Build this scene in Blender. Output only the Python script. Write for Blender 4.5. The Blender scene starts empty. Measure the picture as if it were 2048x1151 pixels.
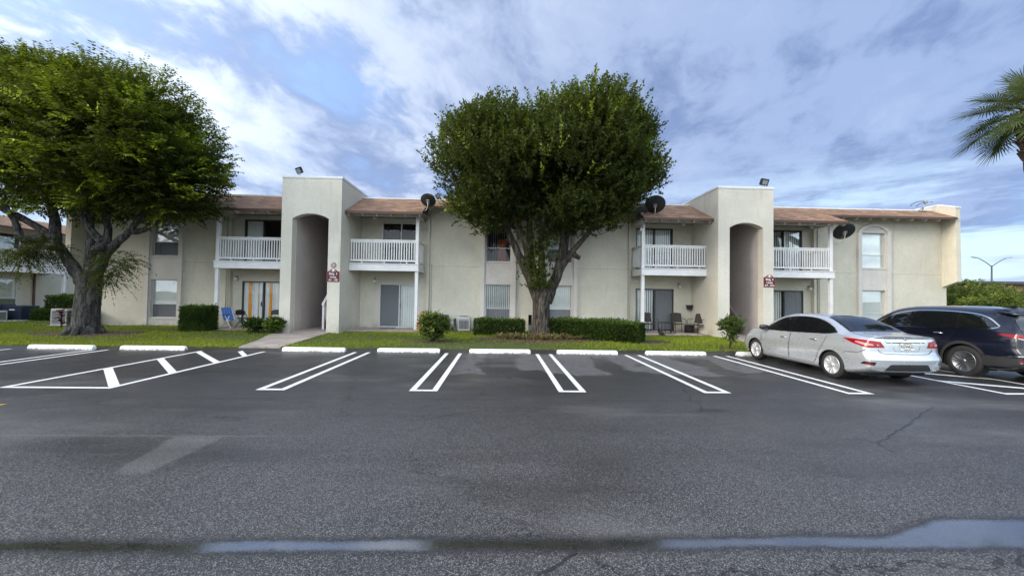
import bpy, bmesh, math, random
import numpy as np
from mathutils import Vector, Matrix
from mathutils.bvhtree import BVHTree
R = math.radians
rnd = random.Random(7)
SC = bpy.context.scene
COL = SC.collection
ORG = {}

# ------------------------------------------------------------------ helpers
def link(o):
    COL.objects.link(o)
    return o

class MB:
    """collects shapes, then links them as ONE mesh object"""
    def __init__(self):
        self.v = []
        self.f = []
        self.T = None
        self.sm = []
    def add(self, vs, fs, smooth=False):
        n = len(self.v)
        if self.T is not None:
            vs = [tuple(self.T @ Vector(p)) for p in vs]
        self.v.extend([tuple(p) for p in vs])
        self.f.extend([tuple(i + n for i in f) for f in fs])
        self.sm.extend([smooth] * len(fs))
        return self
    def box(self, x0, x1, y0, y1, z0, z1):
        return self.add([(x0, y0, z0), (x1, y0, z0), (x1, y1, z0), (x0, y1, z0), (x0, y0, z1), (x1, y0, z1), (x1, y1, z1), (x0, y1, z1)],
                        [(0, 3, 2, 1), (4, 5, 6, 7), (0, 1, 5, 4), (1, 2, 6, 5), (2, 3, 7, 6), (3, 0, 4, 7)])
    def cbox(self, x0, x1, y0, y1, z0, z1, c=0.01):
        """box with chamfered vertical and top edges"""
        p = [(x0 + c, y0), (x1 - c, y0), (x1, y0 + c), (x1, y1 - c), (x1 - c, y1), (x0 + c, y1), (x0, y1 - c), (x0, y0 + c)]
        cx, cy = (x0 + x1) / 2, (y0 + y1) / 2
        q = [(cx + (a - cx) * (1 - 2 * c / max(x1 - x0, 1e-4)), cy + (b - cy) * (1 - 2 * c / max(y1 - y0, 1e-4))) for a, b in p]
        vs = [(a, b, z0) for a, b in p] + [(a, b, z1 - c) for a, b in p] + [(a, b, z1) for a, b in q]
        fs = [tuple(range(7, -1, -1)), tuple(range(16, 24))]
        for k in range(2):
            for i in range(8):
                j = (i + 1) % 8
                fs.append((k * 8 + i, k * 8 + j, k * 8 + 8 + j, k * 8 + 8 + i))
        return self.add(vs, fs)
    def prism(self, poly, axis, a, b):
        """extrude a 2D polygon along an axis; x: poly=(y,z); y: poly=(x,z); z: poly=(x,y)"""
        def P(p, t):
            return (t, p[0], p[1]) if axis == 'x' else (p[0], t, p[1]) if axis == 'y' else (p[0], p[1], t)
        n = len(poly)
        vs = [P(p, a) for p in poly] + [P(p, b) for p in poly]
        fs = [tuple(range(n)), tuple(range(2 * n - 1, n - 1, -1))]
        for i in range(n):
            j = (i + 1) % n
            fs.append((i, i + n, j + n, j))
        return self.add(vs, fs)
    def tube(self, path, r, n=8, cap=True, smooth=True):
        pts = [Vector(p) for p in path]
        rs = r if isinstance(r, (list, tuple)) else [r] * len(pts)
        vs, fs = [], []
        up = None
        for i, p in enumerate(pts):
            d = (pts[min(i + 1, len(pts) - 1)] - pts[max(i - 1, 0)])
            if d.length < 1e-9:
                d = Vector((0, 0, 1))
            d.normalize()
            if up is None:
                up = d.cross(Vector((0, 0, 1)))
                if up.length < 1e-3:
                    up = Vector((1, 0, 0))
            up = (up - d * up.dot(d))
            if up.length < 1e-6:
                up = d.orthogonal()
            up.normalize()
            s = d.cross(up)
            for k in range(n):
                a = 2 * math.pi * k / n
                vs.append(p + (up * math.cos(a) + s * math.sin(a)) * rs[i])
        for i in range(len(pts) - 1):
            for k in range(n):
                j = (k + 1) % n
                fs.append((i * n + k, i * n + j, i * n + n + j, i * n + n + k))
        if cap:
            fs.append(tuple(range(n - 1, -1, -1)))
            m = (len(pts) - 1) * n
            fs.append(tuple(m + k for k in range(n)))
        return self.add(vs, fs, smooth)
    def lathe(self, prof, n=24, c=(0, 0, 0), axis='z', smooth=True):
        """prof: list of (r, h) revolved about axis through c"""
        vs, fs = [], []
        for r, h in prof:
            for k in range(n):
                a = 2 * math.pi * k / n
                x, y = r * math.cos(a), r * math.sin(a)
                p = (x, y, h) if axis == 'z' else (h, x, y) if axis == 'x' else (y, h, x)
                vs.append((p[0] + c[0], p[1] + c[1], p[2] + c[2]))
        for i in range(len(prof) - 1):
            for k in range(n):
                j = (k + 1) % n
                fs.append((i * n + k, i * n + j, i * n + n + j, i * n + n + k))
        if prof[0][0] > 1e-6:
            fs.append(tuple(range(n - 1, -1, -1)))
        if prof[-1][0] > 1e-6:
            m = (len(prof) - 1) * n
            fs.append(tuple(m + k for k in range(n)))
        return self.add(vs, fs, smooth)
    def build(self, name, mat, parent=None, recalc=True, auto=None):
        me = bpy.data.meshes.new(name)
        vs = self.v
        if parent is not None:
            og = ORG[parent.name]
            loc = (0, 0, 0)
        else:
            a = np.array(vs)
            og = ((a[:, 0].min() + a[:, 0].max()) / 2, (a[:, 1].min() + a[:, 1].max()) / 2, a[:, 2].min())
            loc = og
        me.from_pydata([(p[0] - og[0], p[1] - og[1], p[2] - og[2]) for p in vs], [], self.f)
        me.polygons.foreach_set('use_smooth', self.sm)
        if recalc:
            b = bmesh.new()
            b.from_mesh(me)
            bmesh.ops.remove_doubles(b, verts=b.verts, dist=1e-5)
            bmesh.ops.recalc_face_normals(b, faces=b.faces)
            b.to_mesh(me)
            b.free()
        me.materials.append(mat)
        o = link(bpy.data.objects.new(name, me))
        o.location = loc
        if parent is not None:
            o.parent = parent
        ORG[o.name] = og
        return o

def B(name, mat, parent, *boxes):
    m = MB()
    for b in boxes:
        m.box(*b)
    return m.build(name, mat, parent)

def tag(o, label=None, cat=None, group=None, kind=None):
    if label: o['label'] = label
    if cat: o['category'] = cat
    if group: o['group'] = group
    if kind: o['kind'] = kind
    return o

def thing(name, label, cat, loc, group=None):
    o = link(bpy.data.objects.new(name, None))
    o.empty_display_size = 0.3
    o.location = loc
    ORG[o.name] = tuple(loc)
    return tag(o, label, cat, group)

def dup(root, loc, rotz=None, label=None, scale=None, group=None):
    def cp(o, par):
        c = o.copy()
        COL.objects.link(c)
        ORG[c.name] = ORG[o.name]
        if par is not None:
            c.parent = par
        for ch in list(o.children):
            if ch.name in COL.objects and ch is not c:
                cp(ch, c)
        return c
    r = cp(root, None)
    r.location = loc
    if rotz is not None: r.rotation_euler = (0, 0, rotz)
    if scale: r.scale = (scale,) * 3
    if label: r['label'] = label
    if group: r['group'] = group
    return r

def text_mb(txt, size, depth=0.002, sx=1.0):
    """flat text as a mesh in the local XZ plane (facing -Y), centred"""
    cu = bpy.data.curves.new('lettering', 'FONT')
    cu.body = txt
    cu.size = size
    cu.align_x = 'CENTER'
    cu.align_y = 'CENTER'
    cu.extrude = depth
    cu.resolution_u = 3
    cu.offset = size * 0.012
    o = bpy.data.objects.new('lettering', cu)
    COL.objects.link(o)
    dg = bpy.context.evaluated_depsgraph_get()
    dg.update()
    me = bpy.data.meshes.new_from_object(o.evaluated_get(dg))
    vs = [(v.co.x * sx, -v.co.z, v.co.y) for v in me.vertices]
    fs = [tuple(p.vertices) for p in me.polygons]
    bpy.data.objects.remove(o)
    bpy.data.meshes.remove(me)
    bpy.data.curves.remove(cu)
    return vs, fs

def arr_mesh(name, verts, faces_n, mat, parent=None, tint=None, per=4, smooth=False):
    """fast mesh of many separate n-gons: verts (N*per,3); tint per face"""
    me = bpy.data.meshes.new(name)
    V = np.asarray(verts, dtype=np.float32)
    if parent is not None:
        og = ORG[parent.name]
        loc = (0, 0, 0)
    else:
        og = ((V[:, 0].min() + V[:, 0].max()) / 2, (V[:, 1].min() + V[:, 1].max()) / 2, V[:, 2].min())
        loc = og
    V = V - np.array(og, dtype=np.float32)
    n = len(V)
    nf = n // per
    me.vertices.add(n)
    me.vertices.foreach_set('co', V.ravel())
    me.loops.add(n)
    me.loops.foreach_set('vertex_index', np.arange(n, dtype=np.int32))
    me.polygons.add(nf)
    me.polygons.foreach_set('loop_start', np.arange(0, n, per, dtype=np.int32))
    me.update(calc_edges=True)
    if tint is not None:
        a = me.attributes.new('tint', 'FLOAT', 'FACE')
        a.data.foreach_set('value', np.asarray(tint, dtype=np.float32))
    me.materials.append(mat)
    o = link(bpy.data.objects.new(name, me))
    o.location = loc
    if parent is not None:
        o.parent = parent
    ORG[o.name] = tuple(og)
    return o

# ------------------------------------------------------------------ node helper
class S:
    """socket wrapper with arithmetic"""
    nt = None
    def __init__(self, s): self.s = s
    @staticmethod
    def math(op, *a, clamp=False):
        n = S.nt.nodes.new('ShaderNodeMath')
        n.operation = op
        n.use_clamp = clamp
        for i, x in enumerate(a):
            if isinstance(x, S): S.nt.links.new(x.s, n.inputs[i])
            else: n.inputs[i].default_value = x
        return S(n.outputs[0])
    def __add__(self, o): return S.math('ADD', self, o)
    def __radd__(self, o): return S.math('ADD', o, self)
    def __sub__(self, o): return S.math('SUBTRACT', self, o)
    def __rsub__(self, o): return S.math('SUBTRACT', o, self)
    def __mul__(self, o): return S.math('MULTIPLY', self, o)
    def __rmul__(self, o): return S.math('MULTIPLY', o, self)
    def __truediv__(self, o): return S.math('DIVIDE', self, o)
    def abs(self): return S.math('ABSOLUTE', self)
    def max(self, o): return S.math('MAXIMUM', self, o)
    def min(self, o): return S.math('MINIMUM', self, o)
    def pow(self, o): return S.math('POWER', self, o)
    def step(self, a, b, smooth=True):
        """smoothstep a..b (a>b allowed)"""
        n = S.nt.nodes.new('ShaderNodeMapRange')
        n.interpolation_type = 'SMOOTHSTEP' if smooth else 'LINEAR'
        lo, hi, t0, t1 = (a, b, 0, 1) if a < b else (b, a, 1, 0)
        S.nt.links.new(self.s, n.inputs[0])
        for i, x in zip((1, 2, 3, 4), (lo, hi, t0, t1)):
            n.inputs[i].default_value = x
        return S(n.outputs[0])

def node(t, **kw):
    n = S.nt.nodes.new(t)
    for k, v in kw.items():
        setattr(n, k, v)
    return n
def lk(a, b): S.nt.links.new(a.s if isinstance(a, S) else a, b)
def mixc(fac, a, b, mode='MIX'):
    n = node('ShaderNodeMix', data_type='RGBA', blend_type=mode)
    for i, x in ((0, fac), (6, a), (7, b)):
        if isinstance(x, S): lk(x, n.inputs[i])
        elif isinstance(x, (int, float)): n.inputs[i].default_value = x if i == 0 else (x, x, x, 1)
        else: n.inputs[i].default_value = (*x[:3], 1)
    return S(n.outputs[2])
def comb(x, y, z):
    n = node('ShaderNodeCombineXYZ')
    for i, a in enumerate((x, y, z)):
        if isinstance(a, S): lk(a, n.inputs[i])
        else: n.inputs[i].default_value = a
    return S(n.outputs[0])
def sep(v):
    n = node('ShaderNodeSeparateXYZ')
    lk(v, n.inputs[0])
    return S(n.outputs[0]), S(n.outputs[1]), S(n.outputs[2])
def noise(vec, scale, detail=3, rough=0.5, dist=0.0, col=False):
    n = node('ShaderNodeTexNoise')
    if vec is not None: lk(vec, n.inputs['Vector'])
    n.inputs['Scale'].default_value = scale
    n.inputs['Detail'].default_value = detail
    n.inputs['Roughness'].default_value = rough
    n.inputs['Distortion'].default_value = dist
    return S(n.outputs[1 if col else 0])
def newmat(name):
    m = bpy.data.materials.new(name)
    m.use_nodes = True
    S.nt = m.node_tree
    return m, m.node_tree.nodes['Principled BSDF']
def objco():
    return S(node('ShaderNodeTexCoord').outputs['Object'])
def world_pos():
    return S(node('ShaderNodeNewGeometry').outputs['Position'])
def bump(h, strength, dist=0.01):
    n = node('ShaderNodeBump')
    n.inputs['Strength'].default_value = strength
    n.inputs['Distance'].default_value = dist
    lk(h, n.inputs['Height'])
    return S(n.outputs[0])

def mat(name, col, rough=0.6, metal=0.0, var=0.12, vscale=3.0, bstr=0.0, bscale=60.0, coat=0.0, spec=None, bdist=0.005):
    """plain painted / plastic / metal surface with a little wear in colour and relief"""
    m, p = newmat(name)
    co = objco()
    if var:
        nz = noise(co, vscale, 4, 0.6)
        k = nz.step(0.3, 0.7, False)
        lk(mixc(k, tuple(c * (1 - var) for c in col), tuple(min(1, c * (1 + var * 0.6)) for c in col)), p.inputs['Base Color'])
        lk((nz - 0.5) * 0.25 + rough, p.inputs['Roughness'])
    else:
        p.inputs['Base Color'].default_value = (*col, 1)
        p.inputs['Roughness'].default_value = rough
    p.inputs['Metallic'].default_value = metal
    p.inputs['Coat Weight'].default_value = coat
    p.inputs['Coat Roughness'].default_value = 0.03
    if spec is not None: p.inputs['Specular IOR Level'].default_value = spec
    if bstr:
        lk(bump(noise(co, bscale, 3, 0.6), bstr, bdist), p.inputs['Normal'])
    return m
# ------------------------------------------------------------------ materials
def stucco(name, col, dirt=0.5):
    m, p = newmat(name)
    w = world_pos()
    x, y, z = sep(w)
    big = noise(w, 0.55, 4, 0.6)
    fine = noise(w, 9, 5, 0.65)
    streak = noise(comb(x * 5.0, y * 5.0, z * 0.45), 1.0, 4, 0.6)
    c = mixc(big.step(0.3, 0.72), tuple(a * 0.86 for a in col), tuple(a * 1.06 for a in col))
    c = mixc(fine.step(0.35, 0.75) * 0.45, c, tuple(a * 0.80 for a in col))
    c = mixc(streak.step(0.55, 0.8) * dirt, c, (col[0] * 0.62, col[1] * 0.60, col[2] * 0.55))
    low = z.step(0.55, 0.05) * noise(w, 2.5, 4, 0.7).step(0.35, 0.65)
    c = mixc(low * 0.55, c, (0.20, 0.17, 0.13))
    lk(c, p.inputs['Base Color'])
    p.inputs['Roughness'].default_value = 0.9
    p.inputs['Specular IOR Level'].default_value = 0.25
    tr = noise(comb(x, y, z * 1.6), 22, 4, 0.55)
    lk(bump(tr.step(0.3, 0.7) + noise(w, 70, 3, 0.6) * 0.5, 0.55, 0.012), p.inputs['Normal'])
    return m

MT = {}
MT['stucco'] = stucco('stucco_beige', (0.635, 0.595, 0.495))
MT['stucco_tower'] = stucco('stucco_greige', (0.65, 0.615, 0.53))
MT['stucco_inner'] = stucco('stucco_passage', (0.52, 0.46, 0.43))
MT['trim'] = stucco('stucco_trim_white', (0.66, 0.62, 0.58), 0.15)
MT['white'] = mat('white_paint', (0.74, 0.73, 0.73), 0.5, var=0.1, bstr=0.1)
MT['white_metal'] = mat('white_metal_cap', (0.72, 0.73, 0.74), 0.4, var=0.08)
MT['alu'] = mat('window_aluminium', (0.58, 0.58, 0.57), 0.45, 0.15, var=0.1)
MT['bronze'] = mat('dark_door_frame', (0.04, 0.038, 0.036), 0.4, 0.3)
MT['fascia'] = mat('fascia_brown', (0.085, 0.045, 0.03), 0.6, var=0.2)
MT['rafter'] = mat('rafter_paint', (0.50, 0.46, 0.40), 0.7)
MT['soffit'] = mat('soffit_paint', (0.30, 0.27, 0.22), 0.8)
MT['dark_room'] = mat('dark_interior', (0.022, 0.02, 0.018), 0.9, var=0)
MT['blind_w'] = mat('blind_white', (0.86, 0.87, 0.84), 0.6, var=0.06)
MT['blind_g'] = mat('blind_grey', (0.36, 0.38, 0.38), 0.7, var=0.06)
MT['screen'] = mat('insect_screen_grey', (0.10, 0.105, 0.115), 0.75, var=0.1, vscale=2)
MT['orange'] = mat('orange_cloth', (0.55, 0.09, 0.02), 0.8)
MT['pinkslab'] = mat('patio_concrete', (0.36, 0.29, 0.27), 0.85, var=0.25, bstr=0.3)
MT['conc'] = mat('path_concrete', (0.33, 0.29, 0.26), 0.9, var=0.35, vscale=1.6, bstr=0.4, bscale=40)
MT['black'] = mat('black_plastic', (0.012, 0.012, 0.013), 0.45, var=0.15)
MT['blackmetal'] = mat('black_metal', (0.02, 0.019, 0.018), 0.4, 0.4)
MT['dish'] = mat('dish_charcoal', (0.022, 0.024, 0.026), 0.5)
MT['greymetal'] = mat('grey_metal', (0.38, 0.38, 0.38), 0.45, 0.5)
MT['maroon'] = mat('sign_maroon', (0.085, 0.002, 0.006), 0.5, var=0.06)
MT['signwhite'] = mat('sign_white', (0.82, 0.78, 0.77), 0.5, var=0)
MT['acwhite'] = mat('ac_enamel_white', (0.47, 0.47, 0.455), 0.45, var=0.12)
MT['acgrey'] = mat('ac_louver_grey', (0.30, 0.31, 0.31), 0.5, var=0.1)
MT['acnavy'] = mat('ac_navy', (0.018, 0.024, 0.05), 0.45)
MT['acdark'] = mat('ac_dark_grey', (0.05, 0.055, 0.06), 0.5)
MT['beigemetal'] = mat('cabinet_beige', (0.60, 0.54, 0.44), 0.55)
MT['greenmetal'] = mat('meter_green', (0.20, 0.25, 0.23), 0.55)
MT['brownpipe'] = mat('downspout_brown', (0.13, 0.08, 0.06), 0.6)
MT['pipe'] = mat('pipe_beige', (0.40, 0.37, 0.30), 0.6)
MT['lampglass'] = mat('frosted_globe', (0.75, 0.73, 0.68), 0.3, var=0)
MT['bluecloth'] = mat('blue_webbing', (0.06, 0.17, 0.50), 0.7)
MT['whiteplastic'] = mat('white_plastic', (0.75, 0.76, 0.78), 0.4, var=0.05)
MT['brownsling'] = mat('brown_sling', (0.035, 0.027, 0.024), 0.75)
MT['red'] = mat('red_plastic', (0.60, 0.03, 0.03), 0.4, var=0.1)
MT['pink'] = mat('faded_pink_plastic', (0.62, 0.20, 0.20), 0.5)
MT['treadwood'] = mat('stair_brown', (0.10, 0.06, 0.045), 0.7)
MT['flatroof'] = mat('flat_roof', (0.35, 0.34, 0.32), 0.9)

def shingles():
    m, p = newmat('roof_shingles')
    w = world_pos()
    x, y, z = sep(w)
    b = node('ShaderNodeTexBrick')
    lk(comb(x, (y - 16.0) * 1.11, 0.0), b.inputs['Vector'])
    b.offset = 0.5
    for k, v in (('Scale', 1.0), ('Mortar Size', 0.006), ('Mortar Smooth', 0.3), ('Bias', 0.0), ('Brick Width', 0.30), ('Row Height', 0.16)):
        b.inputs[k].default_value = v
    b.inputs['Color1'].default_value = (0.37, 0.215, 0.130, 1)
    b.inputs['Color2'].default_value = (0.165, 0.098, 0.066, 1)
    b.inputs['Mortar'].default_value = (0.09, 0.05, 0.04, 1)
    gr = noise(w, 120, 2, 0.7)
    c = mixc(gr.step(0.35, 0.7) * 0.35, S(b.outputs[0]), (0.34, 0.245, 0.185))
    c = mixc(noise(w, 1.1, 4, 0.6).step(0.42, 0.7) * 0.4, c, (0.16, 0.10, 0.085))
    lk(c, p.inputs['Base Color'])
    p.inputs['Roughness'].default_value = 0.95
    p.inputs['Specular IOR Level'].default_value = 0.2
    lk(bump(S(b.outputs[1]) * -0.6 + gr * 0.4, 0.6, 0.012), p.inputs['Normal'])
    return m
MT['shingle'] = shingles()

def pane_mat(name, tint, refl=1.0):
    m, p = newmat(name)
    nt = m.node_tree
    out = [n for n in nt.nodes if n.type == 'OUTPUT_MATERIAL'][0]
    tr = node('ShaderNodeBsdfTransparent')
    tr.inputs[0].default_value = (*tint, 1)
    gl = node('ShaderNodeBsdfGlossy')
    gl.inputs['Roughness'].default_value = 0.015
    gl.inputs['Color'].default_value = (0.85, 0.86, 0.88, 1)
    fr = node('ShaderNodeFresnel')
    fr.inputs[0].default_value = 1.6
    lk(bump(noise(objco(), 1.3, 1, 0.5), 0.06, 0.02), gl.inputs['Normal'])
    ms = node('ShaderNodeMixShader')
    lk((S(fr.outputs[0]) * 0.42 * refl + 0.005).min(1.0), ms.inputs[0])
    lk(tr.outputs[0], ms.inputs[1])
    lk(gl.outputs[0], ms.inputs[2])
    lk(ms.outputs[0], out.inputs[0])
    nt.nodes.remove(p)
    return m
MT['glass'] = pane_mat('window_glass', (0.965, 0.975, 0.975))
def screen_mat():
    m, p = newmat('insect_screen')
    out = [n for n in m.node_tree.nodes if n.type == 'OUTPUT_MATERIAL'][0]
    p.inputs['Base Color'].default_value = (0.21, 0.22, 0.24, 1)
    p.inputs['Roughness'].default_value = 0.8
    tr = node('ShaderNodeBsdfTransparent')
    ms = node('ShaderNodeMixShader')
    ms.inputs[0].default_value = 0.55
    lk(tr.outputs[0], ms.inputs[1])
    lk(p.outputs[0], ms.inputs[2])
    lk(ms.outputs[0], out.inputs[0])
    return m
MT['glass_screen'] = screen_mat()
MT['carglass_view'] = pane_mat('car_side_glass', (0.20, 0.24, 0.23))

def asphalt():
    m, p = newmat('asphalt')
    w = world_pos()
    x, y, z = sep(w)
    warp = noise(w, 1.4, 3, 0.6)
    w2 = noise(w, 0.7, 3, 0.55)
    # aggregate
    vo = node('ShaderNodeTexVoronoi')
    lk(w, vo.inputs['Vector'])
    vo.inputs['Scale'].default_value = 160
    cellr, _, _ = sep(S(vo.outputs['Color']))
    ag = noise(w, 75, 2, 0.7)
    stones = cellr.step(0.45, 1.0, False)
    base = mixc(stones.pow(1.7), (0.033, 0.0325, 0.033), (0.29, 0.283, 0.28))
    base = mixc(ag.step(0.40, 0.7) * 0.40, base, (0.026, 0.025, 0.026))
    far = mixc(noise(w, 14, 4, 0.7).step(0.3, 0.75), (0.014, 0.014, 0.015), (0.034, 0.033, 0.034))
    base = mixc(y.step(3.2, 8.5) * 0.85, base, far)  # darker towards the stalls: wet asphalt and its dark reflections put into the colour
    # large worn areas
    worn = noise(comb(x * 0.35, y * 0.9, 0.0), 0.55, 4, 0.6).step(0.50, 0.72)
    base = mixc(worn * 0.5, base, (0.17, 0.166, 0.162))
    dk = noise(comb(x * 0.3 + 7.0, y * 0.8, 0.0), 0.8, 4, 0.6).step(0.50, 0.70)
    base = mixc(dk * 0.55, base, (0.018, 0.018, 0.019))
    # dry places where cars stood, inside the stalls
    d = (x + 5.36) / 2.69
    fr = S.math('FRACT', d + 20.0)
    fx = (fr - 0.5).abs()
    yy = y + (warp - 0.5) * 2.2
    dry = (fx + (w2 - 0.5) * 0.55).step(0.40, 0.34) * (yy + (fr - 0.5) * 0.8).step(8.5, 8.75) * y.step(11.7, 11.2)
    dry = dry * x.step(-1.4, -0.7) * x.step(7.0, 6.3)
    base = mixc(dry * 0.9 * noise(w, 5, 4, 0.7).step(0.25, 0.5), base, mixc(noise(w, 18, 4, 0.7).step(0.3, 0.7), (0.085, 0.084, 0.087), (0.135, 0.133, 0.134)))
    # stall dirt and white scuffs
    sc = noise(comb(x * 1.2, y * 3.5, 0.0), 1.6, 5, 0.7)
    scuff = sc.step(0.70, 0.76) * noise(w, 20, 3, 0.7).step(0.42, 0.6)
    base = mixc(scuff * 0.55, base, (0.24, 0.235, 0.22))
    # pale wedge (old patch) on the near left
    wdg = (x + 3.43 + (y - 3.75) * 0.07 + (warp - 0.5) * 0.10).abs() - (y - 3.75) * 0.12
    wedge = wdg.step(0.20, 0.13) * y.step(3.70, 3.80) * y.step(4.72, 4.66)
    base = mixc(wedge * 0.55, base, mixc(stones, (0.10, 0.098, 0.092), (0.24, 0.235, 0.225)))
    # seams and cracks
    wav = noise(w, 3.0, 4, 0.7) - 0.5
    fine = (noise(w, 9, 3, 0.6) - 0.5) * 0.05
    seam = (y - 6.38 + wav * 0.06 + fine).abs().step(0.016, 0.004) * noise(comb(x, 0.0, 0.0), 0.5, 2, 0.6).step(0.40, 0.5)
    vc = node('ShaderNodeTexVoronoi', feature='DISTANCE_TO_EDGE')
    lk(comb(x * 0.8 + wav * 0.5 + fine, y + wav * 0.6 + fine, 0.0), vc.inputs['Vector'])
    vc.inputs['Scale'].default_value = 0.30
    crk = S(vc.outputs['Distance']).step(0.0050, 0.0014) * noise(w, 0.35, 2, 0.5).step(0.44, 0.52)
    crk = (crk * 0.75).max(seam * 0.8)
    base = mixc(crk, base, (0.008, 0.008, 0.008))
    # old pale seam line at left
    ps = (y - 4.71 + fine).abs().step(0.02, 0.008) * x.step(-2.2, -3.0) * 0.35
    base = mixc(ps, base, (0.2, 0.2, 0.19))
    # oil spots
    oil = ((x - 3.3) * (x - 3.3) * 9.0 + (y - 5.85) * (y - 5.85) * 60.0 + (warp - 0.5) * 1.2).step(0.9, 0.2)
    tyre = ((y - 4.2 + (w2 - 0.5) * 0.5).abs().step(0.35, 0.10)).max((y - 5.7 + (w2 - 0.5) * 0.5).abs().step(0.35, 0.10)) * noise(comb(x * 0.15, y * 2.0, 5.0), 1.5, 3, 0.6).step(0.35, 0.6)
    base = mixc(tyre * 0.22, base, (0.018, 0.018, 0.018))
    drip = (fx - 0.08).abs().step(0.10, 0.02) * noise(comb(x * 2.0, y * 2.0, 6.0), 1.6, 4, 0.65).step(0.56, 0.66) * y.step(8.0, 8.6) * y.step(11.2, 10.6)
    base = mixc(drip * 0.6 * (1.0 - dry * 0.6), base, (0.010, 0.010, 0.010))
    oil2 = (noise(comb(x * 0.9, y * 0.6, 3.0), 1.1, 3, 0.6).step(0.66, 0.74)) * 0.6
    base = mixc(oil.max(oil2 * y.step(7.0, 7.6)) * 0.75, base, (0.014, 0.014, 0.014))
    # puddle in the swale that runs along the near lane
    bulge = (x - 3.9).abs().step(1.25, 0.35)
    yc = 2.68 + bulge * 0.10 + (noise(comb(x * 0.8, 0.0, 0.0), 1.0, 2, 0.5) - 0.5) * 0.10
    hw = 0.044 + bulge * 0.115 + (noise(comb(x * 1.3, y * 2.0, 1.0), 1.6, 3, 0.6) - 0.5) * 0.055
    edge = (hw - (y - yc).abs() + (ag - 0.5) * 0.09 + (noise(w, 9, 4, 0.7) - 0.5) * 0.05)
    wet = edge.step(-0.028, 0.026)
    damp = edge.step(-0.10, 0.0)
    base = mixc(damp * 0.75, base, (0.012, 0.014, 0.0145))
    film_grey = wet * noise(w, 6, 4, 0.7).step(0.25, 0.7)
    base = mixc(film_grey * 0.28, base, (0.105, 0.092, 0.078))  # greyer sky reflection put into the water colour as a patchy warm grey
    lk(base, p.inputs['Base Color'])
    rough = 0.44 + (ag - 0.5) * 0.2 + dry * 0.22 + wedge * 0.1 + scuff * 0.2 + (w2 - 0.5) * 0.45 - dk * 0.12
    rough = rough * (1.0 - wet) + wet * 0.10
    lk(rough, p.inputs['Roughness'])
    p.inputs['Specular IOR Level'].default_value = 0.5
    lk(wet, p.inputs['Coat Weight'])
    p.inputs['Coat IOR'].default_value = 2.4
    p.inputs['Coat Roughness'].default_value = 0.09
    h = cellr * 0.7 + ag * 0.6 - crk * 1.5
    bn = node('ShaderNodeBump')
    lk((1.0 - wet * 0.95) * 0.75 * (y.step(14.0, 2.0, False) * 0.7 + 0.3), bn.inputs['Strength'])
    bn.inputs['Distance'].default_value = 0.006
    lk(h, bn.inputs['Height'])
    lk(bn.outputs[0], p.inputs['Normal'])
    return m
MT['asphalt'] = asphalt()

def linepaint():
    m, p = newmat('line_paint_white')
    w = world_pos()
    k = noise(w, 22, 5, 0.75)
    k2 = noise(w, 3, 3, 0.6)
    wearm = k.step(0.60, 0.72) * k2.step(0.38, 0.6)
    lk(mixc(wearm * 0.55, mixc(k2.step(0.3, 0.7), (0.80, 0.80, 0.80), (0.72, 0.72, 0.72)), (0.25, 0.25, 0.25)), p.inputs['Base Color'])
    p.inputs['Roughness'].default_value = 0.55
    lk(bump(noise(w, 90, 3, 0.7), 0.4, 0.003), p.inputs['Normal'])
    return m
MT['line'] = linepaint()
MT['yellow'] = mat('line_paint_yellow', (0.62, 0.33, 0.06), 0.6, var=0.2)

def stopmat():
    m, p = newmat('wheel_stop_paint')
    w = world_pos()
    x, y, z = sep(w)
    k = noise(comb(x * 1.0, y * 1.0, z * 2.0), 7, 5, 0.7)
    chips = k.step(0.63, 0.68) * noise(comb(x, 0.0, 0.0), 0.9, 2, 0.5).step(0.45, 0.6)
    low = z.step(0.05, 0.01) * noise(w, 12, 3, 0.6).step(0.35, 0.6)
    c = mixc(chips * 0.8, (0.84, 0.84, 0.83), (0.40, 0.39, 0.37))
    c = mixc(low * 0.8, c, (0.06, 0.06, 0.055))
    lk(c, p.inputs['Base Color'])
    p.inputs['Roughness'].default_value = 0.65
    lk(bump(k + noise(w, 60, 3, 0.6) * 0.3, 0.3, 0.006), p.inputs['Normal'])
    return m
MT['stop'] = stopmat()
MT['stopnum'] = mat('stencil_grey', (0.48, 0.47, 0.48), 0.7, var=0.3, vscale=25)

def lawnmat():
    m, p = newmat('lawn_soil')
    w = world_pos()
    x, y, z = sep(w)
    n1 = noise(w, 1.2, 4, 0.6)
    c = mixc(noise(w, 30, 4, 0.7).step(0.3, 0.7), (0.035, 0.055, 0.012), (0.085, 0.115, 0.025))
    c = mixc(n1.step(0.55, 0.72) * 0.6, c, (0.10, 0.075, 0.045))
    lk(c, p.inputs['Base Color'])
    p.inputs['Roughness'].default_value = 0.95
    lk(bump(noise(w, 35, 4, 0.7), 0.8, 0.03), p.inputs['Normal'])
    return m
MT['lawn'] = lawnmat()
MT['mulch'] = mat('bare_mulch_soil', (0.085, 0.055, 0.042), 0.95, var=0.5, vscale=14, bstr=0.9, bscale=45, bdist=0.03)

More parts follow.
